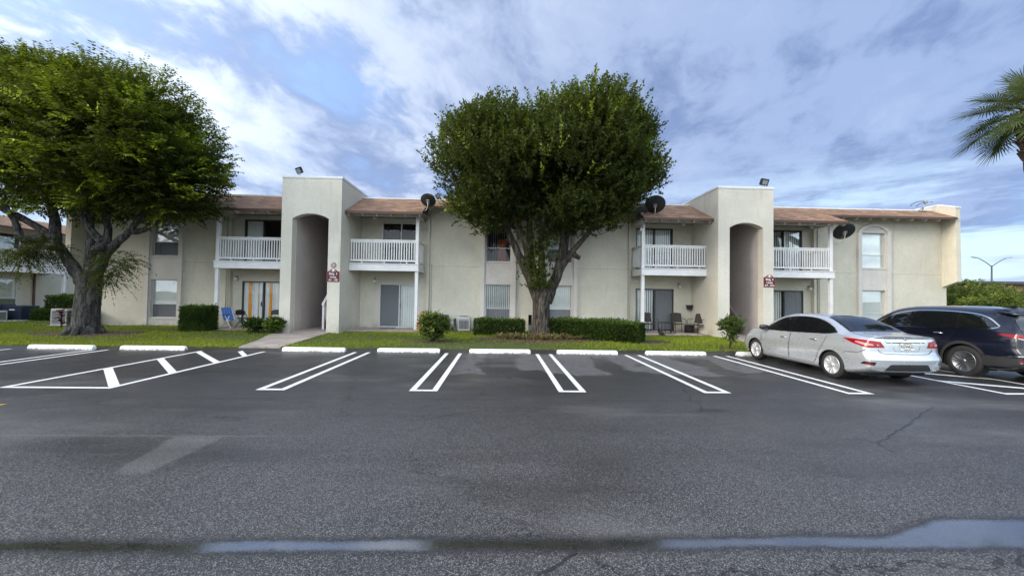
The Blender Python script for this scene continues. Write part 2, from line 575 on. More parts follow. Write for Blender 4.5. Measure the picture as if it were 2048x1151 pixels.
def leafmat(name, dark, light, bright, rough=0.45, trans=0.25, spec=0.5):
    """leaf colour from each leaf's own tint: 0..1 dark to light, above 1 new shoots"""
    m, p = newmat(name)
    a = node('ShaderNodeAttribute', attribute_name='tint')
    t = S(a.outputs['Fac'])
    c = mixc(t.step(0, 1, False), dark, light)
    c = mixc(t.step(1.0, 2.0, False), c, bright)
    lk(c, p.inputs['Base Color'])
    p.inputs['Roughness'].default_value = rough + 0.12
    p.inputs['Specular IOR Level'].default_value = spec * 0.45
    nt = m.node_tree
    out = [n for n in nt.nodes if n.type == 'OUTPUT_MATERIAL'][0]
    tl = node('ShaderNodeBsdfTranslucent')
    lk(mixc(0.5, c, bright, 'MIX'), tl.inputs[0])
    ms = node('ShaderNodeMixShader')
    ms.inputs[0].default_value = trans
    lk(p.outputs[0], ms.inputs[1])
    lk(tl.outputs[0], ms.inputs[2])
    lk(ms.outputs[0], out.inputs[0])
    return m
MT['leaf_c'] = leafmat('leaf_ficus', (0.008, 0.014, 0.003), (0.056, 0.078, 0.011), (0.30, 0.38, 0.04))
MT['leaf_l'] = leafmat('leaf_mahogany', (0.007, 0.014, 0.003), (0.046, 0.070, 0.011), (0.40, 0.50, 0.035))
MT['leaf_h'] = leafmat('leaf_hedge', (0.012, 0.026, 0.005), (0.058, 0.100, 0.014), (0.15, 0.22, 0.03))
MT['leaf_s'] = leafmat('leaf_shrub', (0.03, 0.055, 0.012), (0.10, 0.15, 0.03), (0.30, 0.34, 0.08))
MT['leaf_far'] = leafmat('leaf_far_bush', (0.03, 0.055, 0.010), (0.13, 0.17, 0.03), (0.30, 0.33, 0.05))
MT['leaf_ti'] = leafmat('leaf_burgundy', (0.030, 0.006, 0.012), (0.10, 0.014, 0.03), (0.30, 0.08, 0.10))
MT['leaf_brom'] = leafmat('leaf_bromeliad', (0.13, 0.03, 0.03), (0.16, 0.17, 0.05), (0.34, 0.30, 0.14))
MT['grass'] = leafmat('grass_blade', (0.085, 0.125, 0.010), (0.235, 0.30, 0.022), (0.38, 0.38, 0.09), 0.6, 0.3, 0.3)
MT['palmleaf'] = leafmat('leaf_sabal', (0.030, 0.052, 0.016), (0.10, 0.135, 0.05), (0.22, 0.25, 0.09), 0.4, 0.25)

def bark(name, a, b, sx=7.0, sz=1.8, moss=None):
    m, p = newmat(name)
    w = world_pos()
    x, y, z = sep(w)
    f = noise(comb(x * sx, y * sx, z * sz), 1.6, 5, 0.65, 0.6)
    c = mixc(f.step(0.35, 0.65), a, b)
    g = noise(w, 3.0, 4, 0.65)
    c = mixc(g.step(0.55, 0.7) * 0.5, c, tuple(min(1, q * 1.7) for q in b))
    if moss:
        c = mixc(noise(w, 1.7, 4, 0.6).step(0.5, 0.66) * 0.6, c, moss)
    lk(c, p.inputs['Base Color'])
    p.inputs['Roughness'].default_value = 0.9
    p.inputs['Specular IOR Level'].default_value = 0.25
    lk(bump(f.step(0.3, 0.62) + noise(w, 40, 4, 0.6) * 0.35, 1.0, 0.05), p.inputs['Normal'])
    return m
MT['bark_l'] = bark('bark_grey', (0.026, 0.025, 0.024), (0.115, 0.11, 0.104), moss=(0.065, 0.072, 0.045))
MT['bark_c'] = bark('bark_brown', (0.020, 0.017, 0.014), (0.115, 0.098, 0.08), 9, 1.4)
MT['bark_p'] = bark('bark_palm', (0.05, 0.03, 0.022), (0.18, 0.12, 0.085), 6, 12)
MT['stem'] = bark('stem_brown', (0.03, 0.024, 0.018), (0.10, 0.08, 0.06), 20, 6)
# ------------------------------------------------------------------ camera, sky, sun
cam = bpy.data.cameras.new('camera')
cam.sensor_width = 36
cam.lens = 36 * 769.76 / 2048
cam.clip_start = 0.05
cam.clip_end = 3000
co = link(bpy.data.objects.new('camera', cam))
Mc = ((0.99936559, 0.01546733, 0.03208086), (-0.03241732, 0.02201596, 0.99923191), (0.01474916, -0.99963796, 0.0225034))
co.matrix_world = Matrix(((Mc[0][0], -Mc[0][1], -Mc[0][2], 0), (Mc[1][0], -Mc[1][1], -Mc[1][2], 0), (Mc[2][0], -Mc[2][1], -Mc[2][2], 1.7), (0, 0, 0, 1)))
SC.camera = co
SC.view_settings.view_transform = 'Standard'
SC.view_settings.look = 'None'
SC.view_settings.exposure = 0.93
SC.view_settings.gamma = 1
SC.render.film_transparent = False
SC.cycles.max_bounces = 6
SC.cycles.transparent_max_bounces = 8
SC.cycles.use_denoising = True
SC.cycles.sample_clamp_indirect = 4

SUN_EL, SUN_AZ = R(25), R(-108)          # azimuth from +Y, negative = left of the view
sund = Vector((math.sin(SUN_AZ) * math.cos(SUN_EL), math.cos(SUN_AZ) * math.cos(SUN_EL), math.sin(SUN_EL)))
sl = bpy.data.lights.new('sun', 'SUN')
sl.energy = 1.9
sl.angle = R(28)
sl.color = (1.0, 0.88, 0.73)
so = link(bpy.data.objects.new('sun', sl))
so.rotation_euler = (-sund).to_track_quat('-Z', 'Y').to_euler()
so.location = (-30, -5, 30)

w = bpy.data.worlds.new('World')
SC.world = w
w.use_nodes = True
S.nt = w.node_tree
bg = w.node_tree.nodes['Background']
sky = node('ShaderNodeTexSky', sky_type='NISHITA')
sky.sun_disc = False
sky.sun_elevation = SUN_EL
sky.sun_rotation = SUN_AZ
sky.air_density = 1.0
sky.dust_density = 0.8
STR = 0.10
bg.inputs['Strength'].default_value = STR
gen = S(node('ShaderNodeTexCoord').outputs['Generated'])
nv = node('ShaderNodeVectorMath', operation='NORMALIZE')
lk(gen, nv.inputs[0])
dx, dy, dz = sep(S(nv.outputs[0]))
up = dz.max(0.0) + 0.30
px, py = dx / up, dy / up
# cloud streets run away from the camera, slightly to the right
ca, sa = math.cos(R(24)), math.sin(R(24))
u = px * ca - py * sa
v = px * sa + py * ca
wob = noise(comb(px, py, 0.0), 1.6, 4, 0.6, col=True)
wx, wy, wz = sep(wob)
u = u + (wx - 0.5) * 0.30
v = v + (wy - 0.5) * 0.30
big = noise(comb(u * 1.3, v * 0.75, 0.3), 1.0, 5, 0.55)
mid = noise(comb(u * 3.4, v * 1.9, 4.0), 1.0, 7, 0.58)
fin = noise(comb(u * 8.0, v * 6.0, 9.0), 1.0, 6, 0.62)
dens = big * 0.45 + mid * 0.40 + fin * 0.15
left = dx.step(0.35, -0.55)
gap = ((px + 0.40).abs() * 1.5 + (py - 1.05).abs() * 1.3).step(0.60, 0.08)
cover = (dens - gap * 0.05).step(0.36, 0.50)
k = 1.0 / STR
deep = (0.140 * k, 0.188 * k, 0.315 * k)
grey = (0.270 * k, 0.328 * k, 0.458 * k)
pale = (0.46 * k, 0.505 * k, 0.60 * k)
gl_ = Vector((math.sin(R(-66)) * math.cos(R(32)), math.cos(R(-66)) * math.cos(R(32)), math.sin(R(32))))   # thin bright cloud left of the view
sd = dx * gl_.x + dy * gl_.y + dz * gl_.z
glow = sd.max(0.0).pow(6.0)
blue = mixc(1.0, S(sky.outputs[0]), (0.85, 0.95, 1.05), 'MULTIPLY')
blue = mixc(0.7, blue, (0.205 * k, 0.310 * k, 0.560 * k))
tone = mid * 0.55 + fin * 0.25 + big * 0.2
cloud = mixc(tone.step(0.55, 0.42), grey, deep)
brk = (mid * 0.6 + fin * 0.3 - big * 0.25 + left * 0.05).step(0.335, 0.46)
cloud = mixc(brk * (left * 0.30 + 0.26), cloud, pale)
cloud = mixc(dx.step(-0.1, 0.8) * 0.9, cloud, mixc(1.0, cloud, (0.72, 0.80, 0.92), 'MULTIPLY'))
c = mixc(cover * 0.92, blue, cloud)
# bright breaks low on the right, between small grey clouds
hz = dz.step(0.34, 0.10) * dx.step(0.10, 0.6)
hs = noise(comb(px * 1.1, dz * 10.0 + dx * 1.0, 2.0), 1.5, 6, 0.6).step(0.44, 0.60)
c = mixc(hz * hs * 0.85, c, (0.46 * k, 0.62 * k, 0.74 * k))
c = mixc(dz.step(0.15, 0.02) * 0.5, c, (0.44 * k, 0.53 * k, 0.62 * k))
# thin cloud in front of the low sun: brighter towards it, plus added fill: unseen sky behind the camera brightened for the front walls
c = mixc(1.0, c, comb(glow * 0.95 + 1.0, glow * 0.88 + 1.0, glow * 0.7 + 1.0), 'MULTIPLY')
back = dy.step(0.15, -0.75) * (dz.step(0.02, 0.40) * 0.75 + 0.25)
bk = back * 3.0 + 1.0
c = mixc(1.0, c, comb(back * 4.2 + 1.0, back * 3.6 + 1.0, back * 2.4 + 1.0), 'MULTIPLY')
lk(c, bg.inputs['Color'])

# ------------------------------------------------------------------ ground
def grid_sheet(name, xs, ys, zf, m, kind='structure', parent=None):
    vs = [(x, y, zf(x, y)) for y in ys for x in xs]
    nx = len(xs)
    fs = [(j * nx + i, j * nx + i + 1, (j + 1) * nx + i + 1, (j + 1) * nx + i) for j in range(len(ys) - 1) for i in range(nx - 1)]
    mb = MB()
    mb.add(vs, fs, True)
    return tag(mb.build(name, m, parent), kind=kind)

MT['earth'] = mat('far_ground', (0.07, 0.085, 0.035), 0.95, var=0.4, vscale=0.3)
grid_sheet('ground', [-1500, 1500], [-1500, 1500], lambda x, y: -0.06, MT['earth'])
EDGE = lambda x: 12.28 + 0.012 * x + 0.035 * math.sin(x * 1.7) + 0.03 * math.sin(x * 4.3 + 1) + 0.02 * math.sin(x * 9.1)
xs = [-60 + i * 0.25 for i in range(int(120 / 0.25) + 1)]
lotv = [(x, -40.0, 0.0) for x in xs] + [(x, EDGE(x) + 0.12, 0.0) for x in xs]
n = len(xs)
m_ = MB()
m_.add(lotv, [(i, i + 1, n + i + 1, n + i) for i in range(n - 1)])
lot = tag(m_.build('parking_lot', MT['asphalt']), kind='structure')
LZ = lambda x, y: 0.012 + 0.105 * min(1, max(0, (y - 12.2) / 5.0)) + 0.012 * math.sin(x * 0.9) * math.sin(y * 1.3)
rows = 24
lv, nr = [], rows + 1
for j in range(nr):
    for x in xs:
        e = EDGE(x)
        t = j / rows
        y = e + (19.5 - e) * t if j < rows else 60.0
        lv.append((x, y, LZ(x, y) if 0 < j else -0.02))
m_ = MB()
m_.add(lv, [(j * n + i, j * n + i + 1, (j + 1) * n + i + 1, (j + 1) * n + i) for j in range(rows) for i in range(n - 1)], True)
lawn = tag(m_.build('lawn', MT['lawn']), kind='structure')

# painted parking lines: U-shaped pairs and a hatched aisle, each its own marking
def marking(name, polys, m=None, z=0.004):
    mb = MB()
    for p in polys:
        k_ = len(p)
        mb.add([(a, b, z) for a, b in p], [tuple(range(k_))])
    return tag(mb.build(name, m or MT['line'], lot), kind='structure')
LW = 0.105
def upair(xc, y0=6.92, y1=11.47, half=0.25):
    marking('parking_line', [[(xc - half, y0), (xc - half + LW, y0 + LW), (xc - half + LW, y1), (xc - half, y1)],
                             [(xc + half, y0), (xc + half, y1 + 0.0), (xc + half - LW, y1), (xc + half - LW, y0 + LW)],
                             [(xc - half, y0), (xc + half, y0), (xc + half - LW, y0 + LW), (xc - half + LW, y0 + LW)]])
for xc in (-4.0, -1.33, 1.34, 4.0, 6.70, -11.42, -14.1):
    upair(xc)
def hatch(x0, x1, y0, y1, bars, flip=False):
    P = [[(x0, y0), (x0 + LW, y0 + LW), (x0 + LW, y1), (x0, y1)], [(x1, y0), (x1, y1), (x1 - LW, y1), (x1 - LW, y0 + LW)],
         [(x0, y0), (x1, y0), (x1 - LW, y0 + LW), (x0 + LW, y0 + LW)]]
    for ya, yb in bars:
        w_ = 0.20
        P.append([(x0 + LW, ya), (x0 + LW, ya + w_), (x1 - LW, yb + w_), (x1 - LW, yb)])
    marking('parking_line', P)
hatch(-8.62, -6.74, 6.95, 11.43, [(8.62, 7.03), (9.92, 8.26), (11.15, 9.52)])
marking('parking_line', [[(-7.5, 11.36), (-7.5, 11.56), (-6.845, 10.75), (-6.845, 10.55)]])
hatch(9.55, 11.2, 6.97, 11.4, [(8.0, 7.1), (9.3, 8.3), (10.6, 9.6)])
marking('arrow_marking', [[(-7.27, 6.0), (-7.62, 5.78), (-7.62, 5.62), (-7.26, 5.87)], [(-7.62, 5.86), (-7.62, 5.66), (-9.4, 5.66), (-9.4, 5.86)]], MT['yellow'])

# bare soil patches round trunks, concrete path and slabs
def blob(name, cx, cy, rx, ry, m, dz=0.02, seed=0, n=40):
    r_ = random.Random(seed)
    ph = [r_.uniform(0, 6.28) for _ in range(4)]
    vs = [(cx, cy, LZ(cx, cy) + dz)]
    for k_ in range(n):
        a = 2 * math.pi * k_ / n
        f = 1 + 0.12 * math.sin(2 * a + ph[0]) + 0.10 * math.sin(3 * a + ph[1]) + 0.06 * math.sin(7 * a + ph[2])
        x, y = cx + rx * f * math.cos(a), cy + ry * f * math.sin(a)
        vs.append((x, y, LZ(x, y) + 0.006))
    mb = MB()
    mb.add(vs, [(0, 1 + i, 1 + (i + 1) % n) for i in range(n)], True)
    return tag(mb.build(name, m), kind='structure')
BARE = [(-15.3, 14.9, 2.0, 0.95, 1), (1.6, 14.75, 2.6, 0.85, 2), (-2.35, 13.7, 1.1, 0.35, 3), (-12.3, 16.3, 1.5, 0.35, 4), (5.6, 14.3, 0.9, 0.55, 5), (7.9, 12.95, 0.5, 0.3, 6), (-2.0, 17.4, 1.6, 0.55, 7), (-19.3, 17.3, 0.8, 0.45, 8), (4.4, 15.8, 1.8, 0.6, 9)]
for cx, cy, rx, ry, sd_ in BARE:
    blob('bare_soil', cx, cy, rx, ry, MT['mulch'], 0.03, sd_)
path_poly = [(-7.98, 12.12), (-6.74, 12.2), (-6.82, 14.2), (-7.15, 15.6), (-7.1, 16.3), (-9.0, 16.3), (-9.0, 17.0), (-9.5, 17.0), (-9.25, 15.9), (-8.5, 14.6)]
m_ = MB()
path_poly = [(-8.0, 12.15), (-6.76, 12.18), (-6.95, 16.08), (-9.15, 16.08), (-8.75, 14.8), (-8.3, 13.6)]
m_.add([(x, y, LZ(x, y) + 0.028) for x, y in path_poly] + [(x, y, LZ(x, y) - 0.06) for x, y in path_poly],
       [tuple(range(6))] + [(i, i + 6, (i + 1) % 6 + 6, (i + 1) % 6) for i in range(6)])
tag(m_.build('footpath', MT['conc']), kind='structure')
m_ = MB()
pp = [(9.6, 13.0), (11.4, 13.0), (11.5, 16.08), (9.5, 16.08)]
m_.add([(x, y, LZ(x, y) + 0.028) for x, y in pp] + [(x, y, LZ(x, y) - 0.06) for x, y in pp], [tuple(range(4))] + [(i, i + 4, (i + 1) % 4 + 4, (i + 1) % 4) for i in range(4)])
tag(m_.build('footpath', MT['conc']), kind='structure')
for x0, x1 in ((-12.55, -9.03), (-6.58, -3.35), (6.25, 9.30), (11.73, 15.4)):
    m_ = MB()
    m_.cbox(x0, x1, 16.72, 18.395, -0.02, 0.15, 0.015)
    tag(m_.build('patio_slab', MT['pinkslab']), kind='structure')
# ------------------------------------------------------------------ apartment building
bld = thing('apartment_building', 'long two-storey beige stucco apartment building with two arched stair towers and red-brown shingle eaves', 'building', (1.35, 18.2, 0.0))
FY, RY, TY, BY = 18.2, 18.4, 16.1, 17.0
ZT = 5.95

def wall_holes(name, x0, x1, z0, z1, y, th, holes, m, parent):
    """wall slab with real openings; hole = (xa, xb, za, zb)"""
    xs_ = sorted({x0, x1, *[h[0] for h in holes], *[h[1] for h in holes]})
    zs_ = sorted({z0, z1, *[h[2] for h in holes], *[h[3] for h in holes]})
    nx, nz = len(xs_) - 1, len(zs_) - 1
    def solid(i, j):
        if not (0 <= i < nx and 0 <= j < nz): return False
        cx, cz = (xs_[i] + xs_[i + 1]) / 2, (zs_[j] + zs_[j + 1]) / 2
        return not any(h[0] < cx < h[1] and h[2] < cz < h[3] for h in holes)
    mb = MB()
    for i in range(nx):
        for j in range(nz):
            if not solid(i, j): continue
            a, b, c, d = xs_[i], xs_[i + 1], zs_[j], zs_[j + 1]
            mb.add([(a, y, c), (b, y, c), (b, y, d), (a, y, d)], [(0, 1, 2, 3)])
            mb.add([(a, y + th, c), (b, y + th, c), (b, y + th, d), (a, y + th, d)], [(3, 2, 1, 0)])
            if not solid(i - 1, j): mb.add([(a, y, c), (a, y + th, c), (a, y + th, d), (a, y, d)], [(3, 2, 1, 0)])
            if not solid(i + 1, j): mb.add([(b, y, c), (b, y + th, c), (b, y + th, d), (b, y, d)], [(0, 1, 2, 3)])
            if not solid(i, j - 1): mb.add([(a, y, c), (b, y, c), (b, y + th, c), (a, y + th, c)], [(3, 2, 1, 0)])
            if not solid(i, j + 1): mb.add([(a, y, d), (b, y, d), (b, y + th, d), (a, y + th, d)], [(0, 1, 2, 3)])
    return mb.build(name, m, parent)

def vblinds(parent, x0, x1, z0, z1, y, m, pitch=0.09, ang=35, gapf=1.0):
    mb = MB()
    n_ = max(2, int((x1 - x0) / pitch))
    a = R(ang)
    for i in range(n_):
        cx = x0 + (i + 0.5) * (x1 - x0) / n_
        hw = pitch * 0.5 * gapf
        aa = a + rnd.uniform(-0.08, 0.08)
        dx_, dy_ = hw * math.cos(aa), hw * math.sin(aa)
        mb.add([(cx - dx_, y - dy_, z0), (cx + dx_, y + dy_, z0), (cx + dx_, y + dy_, z1), (cx - dx_, y - dy_, z1)], [(0, 1, 2, 3)])
    return mb.build('vertical_blinds', m, parent, recalc=False)
def hblinds(parent, x0, x1, z0, z1, y, m):
    mb = MB()
    z = z1
    while z > z0:
        mb.add([(x0, y - 0.012, z - 0.018), (x1, y - 0.012, z - 0.018), (x1, y + 0.012, z), (x0, y + 0.012, z)], [(0, 1, 2, 3)])
        z -= 0.030
    return mb.build('venetian_blinds', m, parent, recalc=False)
def shade(parent, x0, x1, z0, z1, y, m, name='roller_shade'):
    mb = MB()
    n_ = 10
    vs = []
    for i in range(n_ + 1):
        x = x0 + (x1 - x0) * i / n_
        q = 0.006 * math.sin(i * 2.1)
        vs += [(x, y + q, z0), (x, y + q, z1)]
    mb.add(vs, [(2 * i, 2 * i + 2, 2 * i + 3, 2 * i + 1) for i in range(n_)], True)
    return mb.build(name, m, parent, recalc=False)

def frame_mb(x0, x1, z0, z1, y0, y1, w_, rails=(), mull=()):
    mb = MB()
    mb.box(x0, x0 + w_, y0, y1, z0, z1).box(x1 - w_, x1, y0, y1, z0, z1)
    mb.box(x0 + w_, x1 - w_, y0, y1, z0, z0 + w_).box(x0 + w_, x1 - w_, y0, y1, z1 - w_, z1)
    for z in rails: mb.box(x0 + w_, x1 - w_, y0 + 0.003, y1 - 0.003, z - w_ / 2, z + w_ / 2)
    for x in mull: mb.box(x - w_ / 2, x + w_ / 2, y0 + 0.003, y1 - 0.003, z0 + w_, z1 - w_)
    return mb

WCOLS = [-15.40, -0.067, 2.84, 18.22]          # window columns
def win_holes(xc): return [(xc - 0.585, xc + 0.585, 0.50, 2.26), (xc - 0.585, xc + 0.585, 3.34, 5.06)]
facade = [(-18.97, -12.47, [-15.40]), (-3.45, 6.28, [-0.067, 2.84]), (15.27, 21.70, [18.22])]
for x0, x1, cols in facade:
    wall_holes('facade_wall', x0, x1, 0, ZT, FY, 0.22, [h for c_ in cols for h in win_holes(c_)], MT['stucco'], bld)
    for a_, b_ in zip([x0] + [c_ + 0.86 for c_ in cols], [c_ - 0.86 for c_ in cols] + [x1]):
        B('stucco_joint', MT['soffit'], bld, (a_ + 0.02, b_ - 0.02, FY - 0.0025, FY + 0.01, 3.072, 3.084))

def window(xc, z0, z1, rail, upper, lower, arch):
    """single-hung window set into its opening"""
    w_ = B('window', MT['dark_room'], bld, (xc - 0.60, xc + 0.60, FY + 0.45, FY + 0.47, z0 - 0.02, z1 + 0.02), (xc - 0.62, xc - 0.60, FY + 0.221, FY + 0.47, z0 - 0.02, z1 + 0.02), (xc + 0.60, xc + 0.62, FY + 0.221, FY + 0.47, z0 - 0.02, z1 + 0.02), (xc - 0.62, xc + 0.62, FY + 0.221, FY + 0.47, z1 + 0.02, z1 + 0.04), (xc - 0.62, xc + 0.62, FY + 0.221, FY + 0.47, z0 - 0.04, z0 - 0.02))
    frame_mb(xc - 0.585, xc + 0.585, z0, z1, FY + 0.06, FY + 0.12, 0.035, rails=(rail,)).build('frame', MT['alu'], w_)
    B('pane', MT['glass'], w_, (xc - 0.55, xc + 0.55, FY + 0.095, FY + 0.099, rail + 0.017, z1 - 0.035))
    B('pane', MT['glass_screen'] if lower == 'screen' or lower == 'dark' else MT['glass'], w_, (xc - 0.55, xc + 0.55, FY + 0.085, FY + 0.089, z0 + 0.035, rail - 0.017))
    B('sill', MT['trim'], w_, (xc - 0.62, xc + 0.62, FY - 0.075, FY + 0.058, z0 - 0.05, z0 - 0.002))
    yb = FY + 0.115
    if upper == 'vblind': vblinds(w_, xc - 0.54, xc + 0.54, z0 + 0.03, z1 - 0.03, yb, MT['blind_w'], 0.085, 40)
    if upper == 'vclosed': vblinds(w_, xc - 0.54, xc + 0.54, z0 + 0.03, z1 - 0.03, yb, MT['blind_w'], 0.098, 12)
    if upper == 'sparse': 
        vblinds(w_, xc - 0.54, xc + 0.54, z0 + 0.03, z1 - 0.03, yb, MT['blind_g'], 0.10, 78)
        B('orange_curtain', MT['orange'], w_, (xc - 0.02, xc + 0.36, FY + 0.36, FY + 0.38, z0 + 0.1, z1 - 0.62))
    if upper == 'hblind':
        hblinds(w_, xc - 0.54, xc + 0.54, rail + 0.42, z1 - 0.03, yb + 0.012, MT['blind_w'])
        shade(w_, xc - 0.54, xc + 0.54, rail + 0.02, rail + 0.42, yb, MT['blind_w'])
    if upper == 'shade': shade(w_, xc - 0.575, xc + 0.575, rail + 0.02, z1 - 0.01, yb, MT['blind_w'])
    if upper == 'fullshade': shade(w_, xc - 0.575, xc + 0.575, z0 + 0.01, z1 - 0.01, yb, MT['blind_w'])
    return w_
specs = {(0, 1): ('hblind', 'dark'), (0, 0): ('shade', 'dark'), (1, 1): ('sparse', 'clear'), (1, 0): ('vblind', 'screen'), (2, 1): ('vclosed', 'screen'), (2, 0): ('vclosed', 'screen'), (3, 1): ('fullshade', 'clear'), (3, 0): ('fullshade', 'clear')}
def arch_pts(xc, hw, zs, rise, n_=18):
    """segmental arch from left springing to right springing"""
    r_ = (hw * hw + rise * rise) / (2 * rise)
    a0 = math.asin(min(1, hw / r_))
    return [(xc + r_ * math.sin(-a0 + 2 * a0 * i / n_), zs - (r_ - rise) + r_ * math.cos(-a0 + 2 * a0 * i / n_)) for i in range(n_ + 1)]
for i, xc in enumerate(WCOLS):
    window(xc, 0.50, 2.26, 1.13, *specs[(i, 0)], False)
    window(xc, 3.34, 5.06, 3.99, *specs[(i, 1)], True)
    # raised white surround with arched head
    tr_ = MB()
    outer = arch_pts(xc, 0.82, 5.13, 0.36)
    inner = arch_pts(xc, 0.655, 5.10, 0.27)
    for s_ in (-1, 1):
        a_, b_ = sorted((xc + s_ * 0.82, xc + s_ * 0.655))
        tr_.box(a_, b_, FY - 0.11, FY, 0.10, 5.10)
    poly = [(outer[0][0], 5.10)] + outer + [(outer[-1][0], 5.10)] + inner[::-1]
    vs = [(a_, FY - 0.11, b_) for a_, b_ in outer] + [(a_, FY - 0.11, b_) for a_, b_ in inner]
    no = len(outer)
    tr_.add(vs + [(a_, FY, b_) for a_, _, b_ in vs], [(k_, k_ + 1, no + k_ + 1, no + k_) for k_ in range(no - 1)] + [(k_ + 2 * no, k_ + 1 + 2 * no, k_ + 1, k_) for k_ in range(no - 1)] + [(no + k_, no + k_ + 1, 3 * no + k_ + 1, 3 * no + k_) for k_ in range(no - 1)])
    tr_.build('window_surround', MT['trim'], bld)
    # pale infill panels between and round the windows, proud of the wall
    sp = MB()
    for a_, b_, c_, d_ in ((-0.655, 0.655, 2.26, 3.288), (-0.655, 0.655, 0.10, 0.448)):
        sp.box(xc + a_, xc + b_, FY - 0.045, FY - 0.001, c_, d_)
    for s_ in (-1, 1):
        a_, b_ = sorted((xc + s_ * 0.655, xc + s_ * 0.587))
        sp.box(a_, b_, FY - 0.045, FY - 0.001, 0.448, 2.26).box(a_, b_, FY - 0.045, FY - 0.001, 3.288, 5.06)
    hd = arch_pts(xc, 0.655, 5.10, 0.27)
    sp.prism([(xc - 0.655, 5.06)] + hd + [(xc + 0.655, 5.06)], 'y', FY - 0.045, FY - 0.001)
    sp.build('window_panel', MT['trim'], bld)

# recessed door walls, sliding doors
def door_contents(d_, x0, x1, z0, z1, kind):
    y = RY + 0.15
    if kind == 'white': vblinds(d_, x0, x1, z0, z1, y, MT['blind_w'], 0.098, 15)
    elif kind == 'grey': vblinds(d_, x0, x1, z0, z1, y, MT['blind_g'], 0.098, 15)
    elif kind == 'open': vblinds(d_, x0, x1, z0, z1, y, MT['blind_w'], 0.098, 40)
    elif kind == 'stripes':
        cols_ = [(0.80, 0.78, 0.76), (0.85, 0.36, 0.03), (0.72, 0.74, 0.78), (0.88, 0.88, 0.87), (0.62, 0.46, 0.22), (0.80, 0.83, 0.88)]
        wds = [0.20, 0.14, 0.13, 0.16, 0.07, 0.12]
        y = RY + 0.095
        x, k_ = x0, 0
        strips = {}
        while x < x1 - 0.01:
            wd = min(wds[k_ % 6], x1 - x)
            strips.setdefault(k_ % 6, []).append((x, x + wd))
            x += wd
            k_ += 1
        for q, lst in strips.items():
            mb = MB()
            for a_, b_ in lst:
                vs = []
                for i in range(7):
                    xx = a_ + (b_ - a_) * i / 6
                    vs += [(xx, y + 0.018 * math.sin(xx * 62), z0), (xx, y + 0.018 * math.sin(xx * 62), z1)]
                mb.add(vs, [(2 * i, 2 * i + 2, 2 * i + 3, 2 * i + 1) for i in range(6)], True)
            mb.build('striped_curtain', mat('curtain_stripe', cols_[q], 0.85, var=0.05), d_, recalc=False)
def sliding_door(x0, x1, z0, z1, left, right, fm, screen=None):
    xm = (x0 + x1) / 2
    d_ = B('sliding_door', MT['dark_room'], bld, (x0 - 0.02, x1 + 0.02, RY + 0.6, RY + 0.62, z0 - 0.02, z1 + 0.02), (x0 - 0.04, x0 - 0.02, RY + 0.221, RY + 0.62, z0 - 0.02, z1 + 0.02), (x1 + 0.02, x1 + 0.04, RY + 0.221, RY + 0.62, z0 - 0.02, z1 + 0.02), (x0 - 0.04, x1 + 0.04, RY + 0.221, RY + 0.62, z1 + 0.02, z1 + 0.04))
    frame_mb(x0, x1, z0, z1, RY - 0.012, RY + 0.10, 0.05, mull=(xm,)).build('frame', MT[fm], d_)
    for a_, b_, kind, sd_ in ((x0 + 0.05, xm - 0.025, left, 'left'), (xm + 0.025, x1 - 0.05, right, 'right')):
        gm = MT['glass']
        B('pane', gm, d_, (a_, b_, RY + 0.055, RY + 0.06, z0 + 0.05, z1 - 0.05))
        if screen == sd_:
            B('screen_panel', MT['glass_screen'], d_, (a_, b_, RY + 0.03, RY + 0.033, z0 + 0.05, z1 - 0.05))
        door_contents(d_, a_, b_, z0 + 0.05, z1 - 0.05, kind)
    hx = xm + (0.06 if screen == 'left' else -0.06)
    B('handle', MT['black'], d_, (hx - 0.015, hx + 0.015, RY - 0.05, RY - 0.013, z0 + 0.92, z0 + 1.12))
    return d_
recess = [(-12.47, -9.03, [(-12.03, -10.09, 0.17, 2.24, 'stripes', 'stripes', 'bronze', None), (-11.99, -10.25, 3.12, 5.13, 'open', 'none', 'bronze', None)]),
          (-6.59, -3.45, [(-5.68, -3.80, 0.17, 2.23, 'grey', 'white', 'alu', 'left'), (-5.61, -3.80, 3.12, 5.13, 'none', 'none', 'alu', None)]),
          (9.30, 6.28, [(6.58, 8.43, 0.17, 2.18, 'white', 'grey', 'bronze', 'right'), (6.58, 8.38, 3.12, 5.11, 'white', 'white', 'bronze', None)]),
          (11.73, 15.27, [(12.98, 14.88, 0.17, 2.20, 'white', 'grey', 'bronze', 'right'), (12.97, 14.83, 3.12, 5.15, 'grey', 'white', 'bronze', None)])]
for a_, b_, doors in recess:
    x0, x1 = min(a_, b_), max(a_, b_)
    wall_holes('recess_wall', x0, x1, 0, ZT, RY, 0.22, [(d[0], d[1], d[2], d[3]) for d in doors], MT['stucco'], bld)
    for d in doors: sliding_door(*d)

